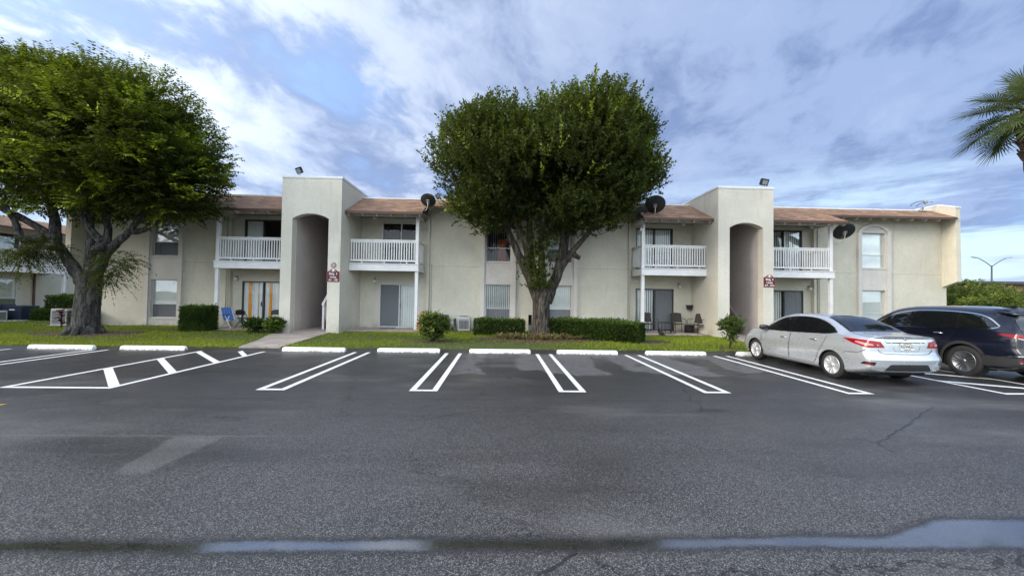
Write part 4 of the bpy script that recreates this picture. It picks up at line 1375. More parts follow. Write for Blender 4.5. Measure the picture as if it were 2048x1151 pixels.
mb.tube([(1.38, 17.8, 0.45), (1.36, 17.75, 0.65), (1.42, 17.7, 0.8), (1.47, 17.75, 0.6), (1.44, 17.8, 0.45)], 0.012, 6).box(1.35, 1.46, 17.75, 17.85, 0.40, 0.5)
mb.build('wiring', MT['acdark'], t_)
B('lower_panel', MT['greymetal'], t_, (1.335, 1.495, 17.60, 17.61, 0.14, 0.42))
B('cavity_lining', MT['dark_room'], t_, (1.331, 1.499, 17.87, 17.89, 0.13, 0.87))
mb = MB()
mb.tube([(3.86, 17.5, 0.1), (3.86, 17.5, 0.80)], 0.045, 12).tube([(3.86, 17.5, 0.80), (3.86, 17.5, 0.86)], 0.06, 12)
tag(mb.build('vent_pipe', MT['white']), 'short white capped vent pipe standing behind the long hedge', 'pipe')
B_ = MB(); B_.cbox(3.70, 3.80, 17.7, 17.85, 0.1, 0.82, 0.01)
tag(B_.build('utility_post', MT['beigemetal']), 'low beige utility post beside the white vent pipe', 'post')

# ------------------------------------------------------------------ patio things
def cyl(mb, a, b, r_, n_=8): return mb.tube([a, b], r_, n_)
def sling_chair(x, y, z, rot, label):
    t_ = thing('patio_chair', label, 'chair', (x, y, z), 'brown sling patio chairs')
    T0 = Matrix.Translation((x, y, z)) @ Matrix.Rotation(R(rot), 4, 'Z')
    # local: faces -Y
    for s_ in (-1, 1):
        mb = MB(); mb.T = T0
        a = 0.27 * s_
        mb.tube([(a, -0.26, 0.0), (a, -0.25, 0.30), (a * 1.05, -0.24, 0.55), (a * 1.08, -0.18, 0.62), (a * 1.08, 0.02, 0.615), (a * 1.02, 0.22, 0.66)], 0.013, 8)
        mb.build('arm_frame', MT['blackmetal'], t_)
        mb = MB(); mb.T = T0
        mb.tube([(a * 0.95, 0.30, 0.0), (a * 0.92, 0.22, 0.40), (a * 0.88, 0.24, 0.50), (a * 0.86, 0.34, 0.86)], 0.013, 8)
        mb.build('rear_leg', MT['blackmetal'], t_)
    mb = MB(); mb.T = T0
    vs = []
    for i in range(9):
        xx = -0.24 + 0.06 * i
        dz_ = -0.02 * (1 - (xx / 0.24) ** 2)
        vs += [(xx, -0.24, 0.42 + dz_), (xx, 0.0, 0.40 + dz_ * 1.5), (xx, 0.23, 0.39 + dz_)]
    mb.add(vs + [(a, b, c_ - 0.015) for a, b, c_ in vs], [(i * 3 + j, i * 3 + 3 + j, i * 3 + 4 + j, i * 3 + 1 + j) for i in range(8) for j in range(2)] + [(27 + i * 3 + 1 + j, 27 + i * 3 + 4 + j, 27 + i * 3 + 3 + j, 27 + i * 3 + j) for i in range(8) for j in range(2)])
    mb.build('seat', MT['brownsling'], t_)
    mb = MB(); mb.T = T0
    vs = []
    for i in range(9):
        xx = -0.23 + 0.0575 * i
        k_ = 0.03 * (1 - (xx / 0.23) ** 2)
        tp = 0.88 + 0.02 * (1 - (xx / 0.23) ** 2)
        vs += [(xx, 0.235 + k_, 0.46), (xx, 0.28 + k_, 0.66), (xx, 0.345 + k_, tp)]
    mb.add(vs + [(a, b + 0.012, c_) for a, b, c_ in vs], [(i * 3 + j, i * 3 + 3 + j, i * 3 + 4 + j, i * 3 + 1 + j) for i in range(8) for j in range(2)] + [(27 + i * 3 + 1 + j, 27 + i * 3 + 4 + j, 27 + i * 3 + 3 + j, 27 + i * 3 + j) for i in range(8) for j in range(2)])
    mb.build('backrest', MT['brownsling'], t_)
    mb = MB(); mb.T = T0
    cyl(mb, (-0.26, -0.25, 0.40), (0.26, -0.25, 0.40), 0.012)
    cyl(mb, (-0.25, 0.24, 0.38), (0.25, 0.24, 0.38), 0.012)
    mb.build('crossbar', MT['blackmetal'], t_)
sling_chair(8.35, 17.75, 0.15, -8, 'dark brown sling chair facing out, middle of the right patio')
sling_chair(9.0, 17.35, 0.15, -62, 'dark brown sling chair turned sideways next to the stair tower wall')
sling_chair(6.98, 17.65, 0.15, 12, 'dark brown sling chair half hidden behind the white post and hedge')
t_ = thing('side_table', 'low black tubular table frame in front of the grey patio door', 'table', (7.55, 17.1, 0.15))
mb = MB()
X0, X1, Y0, Y1 = 7.25, 7.85, 16.95, 17.35
for y in (Y0, Y1):
    mb.tube([(X0, y, 0.15), (X0, y, 0.60), (X0 + 0.03, y, 0.63), (X1 - 0.03, y, 0.63), (X1, y, 0.60), (X1, y, 0.15)], 0.015, 8)
mb.tube([(X0 + 0.15, Y0, 0.17), (X0 + 0.15, Y0, 0.62)], 0.015, 8).tube([(X1 - 0.2, Y0, 0.17), (X1 - 0.2, Y0, 0.62)], 0.015, 8).tube([(X0 + 0.15, Y0, 0.18), (X1 + 0.02, Y0, 0.16)], 0.016, 8)
mb.tube([(X0, Y0, 0.62), (X0, Y1, 0.62)], 0.014, 8).tube([(X1, Y0, 0.62), (X1, Y1, 0.62)], 0.014, 8)
mb.build('frame', MT['blackmetal'], t_)
t_ = thing('storage_stool', 'dark ribbed round stool under the sideways brown chair', 'stool', (8.86, 17.7, 0.15))
mb = MB(); mb.lathe([(0.0, 0.0), (0.20, 0.0), (0.18, 0.2), (0.2, 0.34), (0.0, 0.36)], 20, (8.86, 17.72, 0.15)); mb.build('body', MT['brownsling'], t_)
mb = MB()
for i in range(14):
    a = i * 0.449
    mb.tube([(8.86 + 0.205 * math.cos(a), 17.72 + 0.205 * math.sin(a), 0.16), (8.86 + 0.205 * math.cos(a), 17.72 + 0.205 * math.sin(a), 0.49)], 0.008, 6)
mb.build('ribs', MT['blackmetal'], t_)
t_ = thing('hanging_planter', 'black half-basket planter hanging on the wall above the brown chairs', 'planter', (9.18, 18.28, 1.2))
mb = MB(); mb.prism([(9.04, 1.40), (9.29, 1.40), (9.25, 1.20), (9.08, 1.20)], 'y', 18.2, 18.395); mb.build('basket', MT['black'], t_)
B('rim', MT['blackmetal'], t_, (9.03, 9.30, 18.19, 18.397, 1.401, 1.42))

# blue lawn chair
t_ = thing('lawn_chair', 'blue webbed folding lawn chair with white tube frame on the left patio', 'chair', (-11.75, 17.3, 0.15))
T0 = Matrix.Translation((-11.72, 17.3, 0.15)) @ Matrix.Rotation(R(68), 4, 'Z')
for s_ in (-1, 1):
    a = 0.26 * s_
    mb = MB(); mb.T = T0
    mb.tube([(a, -0.34, 0.0), (a, -0.05, 0.40), (a, 0.06, 0.56)], 0.014, 8)
    mb.tube([(a * 0.95, 0.34, 0.0), (a * 0.95, -0.10, 0.38), (a * 0.95, -0.22, 0.56)], 0.014, 8)
    mb.build('leg_frame', MT['whiteplastic'], t_)
    mb = MB(); mb.T = T0
    mb.cbox(a - 0.025, a + 0.025, -0.30, 0.24, 0.565, 0.595, 0.008)
    mb.build('armrest', MT['acnavy'], t_)
    mb = MB(); mb.T = T0
    mb.tube([(a * 0.9, -0.24, 0.36), (a * 0.9, 0.18, 0.32), (a * 0.9, 0.40, 0.88)], 0.014, 8)
    mb.build('side_rail', MT['whiteplastic'], t_)
mb = MB(); mb.T = T0
for i in range(6):
    f0, f1 = i / 6 + 0.012, (i + 1) / 6 - 0.012
    mb.add([(-0.23, 0.18 + 0.22 * f0, 0.32 + 0.56 * f0), (0.23, 0.18 + 0.22 * f0, 0.32 + 0.56 * f0), (0.23, 0.18 + 0.22 * f1, 0.32 + 0.56 * f1), (-0.23, 0.18 + 0.22 * f1, 0.32 + 0.56 * f1)], [(0, 1, 2, 3)])
for i in range(4):
    x = -0.2 + i * 0.115
    mb.add([(x, 0.175, 0.33), (x + 0.07, 0.175, 0.33), (x + 0.07, 0.395, 0.885), (x, 0.395, 0.885)], [(0, 1, 2, 3)])
mb.build('backrest', MT['bluecloth'], t_, recalc=False)
mb = MB(); mb.T = T0
for i in range(5):
    y0, y1 = -0.23 + i * 0.082, -0.165 + i * 0.082
    mb.box(-0.23, 0.23, y0, y1, 0.345 - i * 0.008, 0.352 - i * 0.008)
mb.build('seat', MT['bluecloth'], t_)
# black folding chair and its neighbour
def folding_chair(x, y, z, rot, label):
    t_ = thing('folding_chair', label, 'chair', (x, y, z), 'black folding chairs on the left patio')
    T0 = Matrix.Translation((x, y, z)) @ Matrix.Rotation(R(rot), 4, 'Z')
    for s_ in (-1, 1):
        mb = MB(); mb.T = T0
        a = 0.22 * s_
        mb.tube([(a * 1.05, -0.26, 0.0), (a, 0.02, 0.44), (a * 0.95, 0.20, 0.78)], 0.013, 8)
        mb.tube([(a * 0.9, 0.26, 0.0), (a * 0.9, -0.14, 0.45)], 0.013, 8)
        mb.build('leg', MT['blackmetal'], t_)
    mb = MB(); mb.T = T0
    mb.cbox(-0.20, 0.20, -0.20, 0.18, 0.43, 0.465, 0.012)
    mb.build('seat', MT['black'], t_)
    mb = MB(); mb.T = T0 @ Matrix.Translation((0, 0.17, 0.60)) @ Matrix.Rotation(R(-14), 4, 'X')
    pts = [(-0.21, 0.0), (0.21, 0.0), (0.215, 0.13), (0.17, 0.20), (0.08, 0.225), (-0.08, 0.225), (-0.17, 0.20), (-0.215, 0.13)]
    mb.prism(pts, 'y', -0.012, 0.012)
    mb.build('backrest', MT['black'], t_)
    mb = MB(); mb.T = T0
    cyl(mb, (-0.2, 0.20, 0.09), (0.2, 0.20, 0.09), 0.009); cyl(mb, (-0.21, -0.2, 0.09), (0.21, -0.2, 0.09), 0.009)
    mb.build('stretcher', MT['blackmetal'], t_)
folding_chair(-11.05, 17.05, 0.15, 170, 'black metal folding chair beside the blue lawn chair')
folding_chair(-9.75, 17.25, 0.15, 30, 'black folding chair hidden behind the low leafy shrubs at the left tower')

# red and white cone by the post
t_ = thing('safety_cone', 'slim red cone with a white band and faded tip beside the white post', 'cone', (-3.58, 16.75, 0.12))
mb = MB(); mb.lathe([(0.105, 0.0), (0.105, 0.03), (0.09, 0.05), (0.095, 0.30), (0.075, 0.46)], 20, (-3.44, 16.86, 0.13)); mb.build('body', MT['red'], t_)
mb = MB(); mb.lathe([(0.0751, 0.46), (0.062, 0.64)], 20, (-3.44, 16.86, 0.13)); mb.build('band', MT['signwhite'], t_)
mb = MB(); mb.lathe([(0.0621, 0.64), (0.055, 0.78), (0.035, 0.85), (0.0, 0.87)], 20, (-3.44, 16.86, 0.13)); mb.build('tip', MT['pink'], t_)
mb = MB(); mb.cbox(-5.6, -4.85, 16.95, 17.35, 0.1515, 0.163, 0.004)
mb = MB(); mb.cbox(-5.55, -4.85, 17.95, 18.35, 0.1515, 0.165, 0.005)
tag(mb.build('doormat', mat('mat_brown', (0.12, 0.07, 0.05), 0.95, bstr=0.5)), 'thin brown doormat in front of the grey screened patio door', 'doormat')
mb = MB(); mb.lathe([(0, 0.0), (0.55, 0.0), (0.53, 0.05), (0.0, 0.06)], 24, (-24.4, 20.2, 0.09))
tag(mb.build('drain_cover', mat('cover_green', (0.25, 0.29, 0.25), 0.7)), 'flat round pale green cover on the lawn by the navy air conditioner', 'cover')
# ------------------------------------------------------------------ cars
def carpaint(name, col, metal, rough, flake=0.0):
    m, p = newmat(name)
    p.inputs['Base Color'].default_value = (*col, 1)
    p.inputs['Metallic'].default_value = metal
    p.inputs['Coat Weight'].default_value = 1.0
    p.inputs['Coat Roughness'].default_value = 0.02
    co_ = objco()
    lk((noise(co_, 2.5, 4, 0.6) - 0.5) * 0.10 + rough, p.inputs['Roughness'])
    x, y, z = sep(co_)
    dirt = z.step(0.55, 0.25) * noise(co_, 5, 4, 0.6).step(0.3, 0.7)
    lk(mixc(dirt * 0.08, col, (0.20, 0.19, 0.18)), p.inputs['Base Color'])
    return m
MT['silver'] = carpaint('silver_paint', (0.63, 0.66, 0.70), 0.68, 0.28)
MT['navy'] = carpaint('navy_paint', (0.002, 0.003, 0.011), 0.25, 0.30)
def carglass():
    m, p = newmat('dark_car_glass')
    p.inputs['Base Color'].default_value = (0.006, 0.007, 0.008, 1)
    p.inputs['Roughness'].default_value = 0.02
    p.inputs['IOR'].default_value = 1.9
    lk(bump(noise(objco(), 1.5, 1, 0.5), 0.05, 0.02), p.inputs['Normal'])
    return m
MT['carglass'] = carglass()
MT['rubber'] = mat('tyre_rubber', (0.014, 0.014, 0.014), 0.75, var=0.2, vscale=10)
MT['chrome'] = mat('chrome', (0.72, 0.73, 0.74), 0.12, 1.0, var=0)
MT['wheelsilver'] = mat('wheel_silver', (0.62, 0.63, 0.64), 0.35, 0.7, var=0.08)
MT['gunmetal'] = mat('wheel_gunmetal', (0.25, 0.25, 0.26), 0.3, 0.9, var=0.1)
MT['cladding'] = mat('black_cladding', (0.022, 0.022, 0.024), 0.55, var=0.15)
MT['trimgloss'] = mat('gloss_black_trim', (0.008, 0.008, 0.009), 0.15, var=0, coat=0.5)
MT['gap'] = mat('shut_line_dark', (0.01, 0.01, 0.01), 0.9, var=0)
MT['plate'] = mat('plate_white', (0.70, 0.71, 0.70), 0.4, var=0.04)
MT['plategreen'] = mat('plate_dark_green', (0.03, 0.05, 0.04), 0.5, var=0)
MT['plateorange'] = mat('plate_orange', (0.55, 0.18, 0.03), 0.5, var=0)
def lightmat(name, col):
    m, p = newmat(name)
    p.inputs['Base Color'].default_value = (*col, 1)
    p.inputs['Roughness'].default_value = 0.15
    p.inputs['Coat Weight'].default_value = 0.3
    p.inputs['Coat Roughness'].default_value = 0.02
    x, y, z = sep(objco())
    lk(bump(S.math('SINE', x * 60.0), 0.06, 0.004), p.inputs['Normal'])
    return m
MT['tail'] = lightmat('tail_lamp_red', (0.26, 0.002, 0.004))
MT['tailclear'] = lightmat('tail_lamp_clear', (0.55, 0.25, 0.25))

def pchip(xk, yk, x):
    xk, yk = np.array(xk, float), np.array(yk, float)
    h = np.diff(xk)
    d = np.diff(yk) / h
    m = np.zeros(len(xk))
    for i in range(1, len(xk) - 1):
        if d[i - 1] * d[i] > 0:
            w1, w2 = 2 * h[i] + h[i - 1], h[i] + 2 * h[i - 1]
            m[i] = (w1 + w2) / (w1 / d[i - 1] + w2 / d[i])
    m[0], m[-1] = d[0], d[-1]
    i = np.clip(np.searchsorted(xk, x) - 1, 0, len(xk) - 2)
    t = (x - xk[i]) / h[i]
    return ((1 + 2 * t) * (1 - t) ** 2 * yk[i] + t * (1 - t) ** 2 * h[i] * m[i] + t * t * (3 - 2 * t) * yk[i + 1] + t * t * (t - 1) * h[i] * m[i + 1])

class Car:
    def __init__(self, tab, L, yr, yf, ns=150, axles=(), arch_r=0.36, wheel_z=0.31, crease=None):
        """tab: dict name -> list of (y, value); yr(x,z), yf(x,z) end-face offsets"""
        self.L = L
        ys = np.unique(np.concatenate([np.linspace(0, L, ns), np.linspace(0, 0.25, 14), np.linspace(L - 0.25, L, 14)]))
        g = {k: pchip([p[0] for p in v], [p[1] for p in v], ys) for k, v in tab.items()}
        nsub = 6
        secs = []
        for i, y in enumerate(ys):
            w, zb, zk, wk, zr_, wr, zt = (g[k][i] for k in ('w', 'zb', 'zbelt', 'wbelt', 'zr', 'wr', 'ztop'))
            H = zk - zb
            cr = crease(y) if crease else 0.0
            P = [(0, zb), (0.84 * w, zb), (0.955 * w, zb + 0.05), (0.985 * w - cr, zb + 0.24 * H), (0.998 * w + cr * 0.4, zb + 0.42 * H), (w, zb + 0.60 * H), (0.985 * w, zb + 0.80 * H),
                 (wk + 0.35 * (w * 0.985 - wk), zk - 0.055), (wk, zk), (wk + (wr - wk) * 0.5 + 0.012, zk + (zr_ - zk) * 0.52), (wr, zr_), (wr * 0.80, zt - (zt - zr_) * 0.34), (wr * 0.42, zt - (zt - zr_) * 0.07), (0, zt)]
            pts = []
            P_ = np.array(P)
            ext = np.vstack([P_[0] * [-1, 1] + [0, 0], P_, P_[-1] * [1, 1]])
            ext[0] = [-P_[1][0], P_[1][1]]
            ext[-1] = [-P_[-2][0], P_[-2][1]]
            for k in range(1, len(ext) - 2):
                p0, p1, p2, p3 = ext[k - 1], ext[k], ext[k + 1], ext[k + 2]
                d01, d12, d23 = (max(1e-4, np.hypot(*(b - a))) ** 0.5 for a, b in ((p0, p1), (p1, p2), (p2, p3)))
                m1 = d12 * ((p1 - p0) / d01 - (p2 - p0) / (d01 + d12) + (p2 - p1) / d12)
                m2 = d12 * ((p2 - p1) / d12 - (p3 - p1) / (d12 + d23) + (p3 - p2) / d23)
                for s in range(nsub):
                    t = s / nsub
                    pts.append((2 * t ** 3 - 3 * t * t + 1) * p1 + (t ** 3 - 2 * t * t + t) * m1 + (-2 * t ** 3 + 3 * t * t) * p2 + (t ** 3 - t * t) * m2)
            pts.append(ext[-2])
            secs.append(np.array(pts))
        nr = len(secs[0])
        # full ring: left side then right side mirrored
        V, F = [], []
        for i, y in enumerate(ys):
            s = secs[i]
            ring = [(-a, b) for a, b in s] + [(a, b) for a, b in s[-2:0:-1]]
            for a, b in ring:
                f0 = max(0.0, 1 - y / 0.95) if y < 0.95 else 0.0
                f1 = max(0.0, 1 - (L - y) / 0.8) if y > L - 0.8 else 0.0
                f0 = f0 * f0 * (3 - 2 * f0)
                f1 = f1 * f1 * (3 - 2 * f1)
                V.append((a, y + yr(a, b) * f0 - yf(a, b) * f1, b))
        m = 2 * nr - 2
        self.m, self.nr, self.ny = m, nr, len(ys)
        for i in range(len(ys) - 1):
            for k in range(m):
                j = (k + 1) % m
                F.append((i * m + k, i * m + m + k, i * m + m + j, i * m + j))
        # end caps as strips between mirrored points, so that the rear face keeps its relief
        nc = 16
        def cap(i, y, front):
            s = secs[i]
            base = len(V)
            rows = []
            for q in range(1, nr - 1):
                a, b = s[q]
                row = [i * m + q]
                for c in range(1, nc):
                    x = -a + 2 * a * c / nc
                    V.append((x, (y + yr(x, b)) if not front else (y - yf(x, b)), b))
                    row.append(len(V) - 1)
                row.append(i * m + m - q)
                rows.append(row)
            for r0, r1 in zip(rows[:-1], rows[1:]):
                for c in range(nc):
                    f = (r0[c], r0[c + 1], r1[c + 1], r1[c])
                    F.append(f if not front else f[::-1])
            F.append(tuple([i * m] + rows[0][::-1]) if not front else tuple([i * m] + rows[0]))
            F.append(tuple(rows[-1] + [i * m + nr - 1]) if not front else tuple(rows[-1][::-1] + [i * m + nr - 1]))
        cap(0, 0.0, False)
        cap(len(ys) - 1, L, True)
        self.V0, self.F0 = [Vector(p) for p in V], list(F)
        self.bvh = BVHTree.FromPolygons(self.V0, [f for f in F if len(f) == 4])
        # cut wheel arches, then pull the cut edge onto the circle
        drop = set()
        for ya in axles:
            for fi, f in enumerate(F):
                c = sum((self.V0[q] for q in f), Vector()) / len(f)
                if abs(c.x) > 0.45 and (c.y - ya) ** 2 + (c.z - wheel_z) ** 2 < arch_r ** 2: drop.add(fi)
                elif abs(c.y - ya) < arch_r and c.z < wheel_z and abs(c.x) > 0.45: drop.add(fi)
        edge_v = {}
        for fi, f in enumerate(F):
            for q in f: edge_v.setdefault(q, [0, 0])[0 if fi in drop else 1] += 1
        V2 = [v.copy() for v in self.V0]
        for q, (a, b) in edge_v.items():
            if a and b and abs(V2[q].x) > 0.5:
                for ya in axles:
                    dy, dz_ = V2[q].y - ya, V2[q].z - wheel_z
                    r = math.hypot(dy, dz_)
                    if dz_ > -0.02 and abs(r - arch_r) < 0.09 and r > 1e-3:
                        V2[q].y, V2[q].z = ya + dy / r * arch_r, wheel_z + dz_ / r * arch_r
        self.V, self.F = V2, [f for fi, f in enumerate(F) if fi not in drop]
    def hit(self, o, d, off):
        loc, nrm, _, _ = self.bvh.ray_cast(Vector(o), Vector(d))
        if loc is None: return None
        nrm = nrm if nrm.dot(Vector(d)) < 0 else -nrm
        return loc + nrm * off
    def side(self, off):
        return lambda p: self.hit((-3, p[0], p[1]), (1, 0, 0), off)
    def rear(self, off):
        return lambda p: self.hit((p[0], -3, p[1]), (0, 1, 0), off)
    def top(self, off):
        return lambda p: self.hit((p[0], p[1], 4), (0, 0, -1), off)
    def wrap(self, off, yc=1.0):
        def f(p):
            a = R(p[0])
            d = Vector((-math.sin(a), -math.cos(a), 0))
            return self.hit(Vector((0, yc, p[1])) + d * 3, -d, off)
        return f

def rs(poly, t):
    """point at arclength fraction t of a polyline"""
    P = [Vector(p) for p in poly]
    ls = [(b - a).length for a, b in zip(P[:-1], P[1:])]
    d = t * sum(ls)
    for a, b, l in zip(P[:-1], P[1:], ls):
        if d <= l + 1e-9: return a + (b - a) * (d / l if l > 0 else 0)
        d -= l
    return P[-1]

def smooth(poly, n=4):
    """Catmull-Rom through the points"""
    P = [Vector(p) for p in poly]
    P = [P[0] * 2 - P[1]] + P + [P[-1] * 2 - P[-2]]
    out = []
    for k in range(1, len(P) - 2):
        for s in range(n):
            t = s / n
            out.append(0.5 * ((2 * P[k]) + (P[k + 1] - P[k - 1]) * t + (2 * P[k - 1] - 5 * P[k] + 4 * P[k + 1] - P[k + 2]) * t * t + (3 * P[k] - P[k - 1] - 3 * P[k + 1] + P[k + 2]) * t ** 3))
    out.append(P[-2])
    return [tuple(p) for p in out]

def patch(mb, fn, A, Bq, nu=16, nv=6, mirror=False):
    """surface patch between curves A and Bq laid on the body by fn"""
    g = []
    for i in range(nu + 1):
        a, b = rs(A, i / nu), rs(Bq, i / nu)
        row = []
        for j in range(nv + 1):
            q = a + (b - a) * (j / nv)
            row.append(fn((q[0], q[1])))
        g.append(row)
    sides = (1, -1) if mirror == 'both' else ((-1,) if mirror else (1,))
    for s in sides:
        ids = {}
        vs = []
        for i in range(nu + 1):
            for j in range(nv + 1):
                if g[i][j] is not None:
                    ids[i, j] = len(vs)
                    p = g[i][j]
                    vs.append((p.x * s, p.y, p.z))
        fs = []
        for i in range(nu):
            for j in range(nv):
                q = [(i, j), (i + 1, j), (i + 1, j + 1), (i, j + 1)]
                if all(k in ids for k in q): fs.append(tuple(ids[k] for k in q))
        mb.add(vs, fs, True)
def line(mb, fn, path, width, n=24, mirror=False):
    """thin ribbon along a 2D path"""
    A, Bq = [], []
    for i in range(n + 1):
        p = rs(path, i / n)
        q = rs(path, min(1, i / n + 0.01)) - rs(path, max(0, i / n - 0.01))
        q = Vector((-q[1], q[0])).normalized() * width / 2
        A.append((p[0] - q[0], p[1] - q[1]))
        Bq.append((p[0] + q[0], p[1] + q[1]))
    patch(mb, fn, A, Bq, n, 1, mirror)

def wheel(t_, sx, y, z, r, w_, rimr, style, X):
    """sx: -1 left, +1 right; X outer face"""
    k = sx
    mb = MB()
    pr = [(rimr, -w_), (rimr + 0.01, -w_ - 0.0), (r - 0.03, -w_ + 0.0), (r - 0.006, -w_ + 0.02), (r, -w_ + 0.05), (r, -0.05), (r - 0.006, -0.02), (r - 0.03, -0.002), (rimr + 0.03, 0.004), (rimr + 0.004, -0.004), (rimr, -0.015)]
    mb.lathe([(a, k * b) for a, b in pr], 48, (X, y, z), 'x')
    for g in (-0.07, -0.10, -0.13): mb.lathe([(r + 0.0005, k * g), (r + 0.0005, k * (g - 0.006))], 48, (X, y, z), 'x')
    ty = mb.build('tyre', MT['rubber'], t_)
    rm = MT['wheelsilver'] if style == 'sedan' else MT['gunmetal']
    mb = MB()
    mb.lathe([(rimr, k * -0.012), (rimr + 0.004, k * -0.002), (rimr - 0.012, k * 0.002), (rimr - 0.022, k * -0.012), (rimr - 0.03, k * -0.09), (rimr - 0.03, k * -0.15)], 48, (X, y, z), 'x')
    n = 10
    for i in range(n):
        a0 = 2 * math.pi * (i + 0.5) / n
        def pt(rr, aa, d): return (X + k * d, y + rr * math.sin(aa), z + rr * math.cos(aa))
        if style == 'sedan':
            wi, wo = 0.24, 0.095
        else:
            a0 += (0.10 if i % 2 else -0.10)
            wi, wo = 0.16, 0.055
        ri, ro = 0.045, rimr - 0.012
        vs = []
        for rr, hw, d in ((ri, wi, 0.0), ((ri + ro) * 0.45, (wi + wo) * 0.40, 0.006), (ro * 0.8, wo * 0.95, 0.004), (ro, wo, -0.006)):
            vs += [pt(rr, a0 - hw, d - 0.016), pt(rr, a0 - hw * 0.55, d), pt(rr, a0 + hw * 0.55, d), pt(rr, a0 + hw, d - 0.016)]
        fs = [(q * 4 + s, q * 4 + s + 1, q * 4 + s + 5, q * 4 + s + 4) for q in range(3) for s in range(3)]
        mb.add(vs, fs, False)
    mb.lathe([(0.0, k * 0.012), (0.03, k * 0.010), (0.055, k * 0.0), (0.065, k * -0.02)], 24, (X, y, z), 'x')
    mb.build('rim', rm, t_, recalc=True)
    mb = MB()
    mb.lathe([(0.0, k * -0.05), (rimr - 0.031, k * -0.05)], 32, (X, y, z), 'x')
    mb.lathe([(0.0, k * -0.16), (0.14, k * -0.16), (0.14, k * -0.051)], 24, (X, y, z), 'x')
    mb.build('brake_disc', MT['gap'], t_)

def car_thing(name, label, X, Y, s):
    t_ = thing(name, label, 'car', (0, 0, 0), None)
    t_.location = (X, Y, 0)
    t_.scale = (s, s, s)
    return t_
def both(car, t_, nm, m, A, Bq, off, nu=16, nv=5, parent=None):
    """one part per side"""
    out = []
    for mir in (False, True):
        mb = MB()
        patch(mb, car.side(off), A, Bq, nu, nv, mir)
        out.append(mb.build(nm, m, parent[1 if mir else 0] if parent else t_, recalc=False))
    return out

def liners(t_, ya, zw, r, hw):
    n = 20
    for sx in (-1, 1):
        mb = MB()
        vs = []
        for i in range(n + 1):
            a = math.pi * (-0.12 + 1.24 * i / n)
            p = (ya + r * math.cos(a), zw + r * math.sin(a))
            vs += [(sx * (hw - 0.03), *p), (sx * (hw - 0.34), *p)]
        mb.add(vs, [(2 * i, 2 * i + 1, 2 * i + 3, 2 * i + 2) for i in range(n)], True)
        vs = [(sx * (hw - 0.34), ya + r * math.cos(math.pi * (-0.12 + 1.24 * i / n)), zw + r * math.sin(math.pi * (-0.12 + 1.24 * i / n))) for i in range(n + 1)]
        mb.add(vs, [tuple(range(n + 1))])
        mb.build('wheel_well', MT['gap'], t_)

# ---- silver sedan
sed_tab = {
 'w': [(0, .80), (.08, .835), (.25, .860), (.62, .876), (1.0, .88), (3.5, .88), (4.1, .868), (4.4, .80), (4.56, .70), (4.63, .60)],
 'zb': [(0, .34), (.15, .27), (.5, .20), (1.2, .17), (3.4, .17), (4.2, .20), (4.63, .24)],
 'zbelt': [(0, 1.005), (.25, 1.02), (.62, 1.035), (1.0, 1.03), (1.4, 1.005), (2.0, .975), (2.6, .955), (3.05, .945), (3.5, .935), (3.75, .92), (4.15, .855), (4.4, .78), (4.63, .63)],
 'wbelt': [(0, .735), (.25, .785), (.62, .815), (1.0, .832), (2, .835), (3.05, .83), (3.5, .82), (4.1, .775), (4.4, .70), (4.63, .52)],
 'zr': [(0, 1.05), (.3, 1.072), (.62, 1.098), (1.0, 1.235), (1.35, 1.355), (1.7, 1.412), (2.1, 1.43), (2.55, 1.41), (2.9, 1.345), (3.2, 1.215), (3.5, 1.04), (3.75, .985), (4.1, .93), (4.4, .84), (4.63, .67)],
 'wr': [(0, .655), (.3, .69), (.62, .675), (1.0, .615), (1.35, .575), (1.7, .565), (2.1, .565), (2.6, .57), (2.9, .585), (3.2, .62), (3.5, .68), (3.75, .68), (4.1, .66), (4.4, .60), (4.63, .44)],
 'ztop': [(0, 1.075), (.12, 1.088), (.45, 1.112), (.62, 1.135), (1.0, 1.30), (1.35, 1.425), (1.7, 1.478), (2.1, 1.495), (2.6, 1.472), (2.9, 1.415), (3.2, 1.28), (3.52, 1.085), (3.75, 1.03), (4.1, .97), (4.4, .88), (4.55, .79), (4.63, .70)],
}
def sed_yr(x, z):
    a = abs(x)
    prof = float(np.interp(z, [.2, .30, .42, .58, .64, .72, .90, .985, 1.02, 1.09], [.16, .06, .02, .0, .025, .075, .085, .095, .105, .06]))
    return prof + 0.17 * a ** 2.6 + 0.0
def sed_yf(x, z): return 0.16 * abs(x) ** 2 + float(np.interp(z, [.2, .45, .7], [.06, 0, .05]))
sed = Car(sed_tab, 4.63, sed_yr, sed_yf, axles=(1.0, 3.70), arch_r=0.352, wheel_z=0.316)
SS = 0.937
sx0, sy0 = 8.215, 7.44
sd_t = car_thing('sedan', 'silver four-door sedan parked nose-in beside the dark blue SUV', sx0, sy0, SS)
mb = MB(); mb.add(sed.V, sed.F, True)
sd_body = mb.build('body', MT['silver'], sd_t, recalc=True)
liners(sd_t, 1.0, .316, .36, .87); liners(sd_t, 3.70, .316, .36, .86)
B('underbody', MT['gap'], sd_t, (-.70, .70, .35, 4.3, .20, .30))
for sx in (-1, 1):
    for y in (1.0, 3.70):
        t2 = B('wheel_hub', MT['gap'], sd_t, (sx * .62 - .03, sx * .62 + .03, y - .05, y + .05, .27, .37))
        t2.name = 'wheel'
        ORG[t2.name] = ORG[sd_t.name]
        wheel(t2, sx, y, .316, .316, .20, .215, 'sedan', sx * .855)
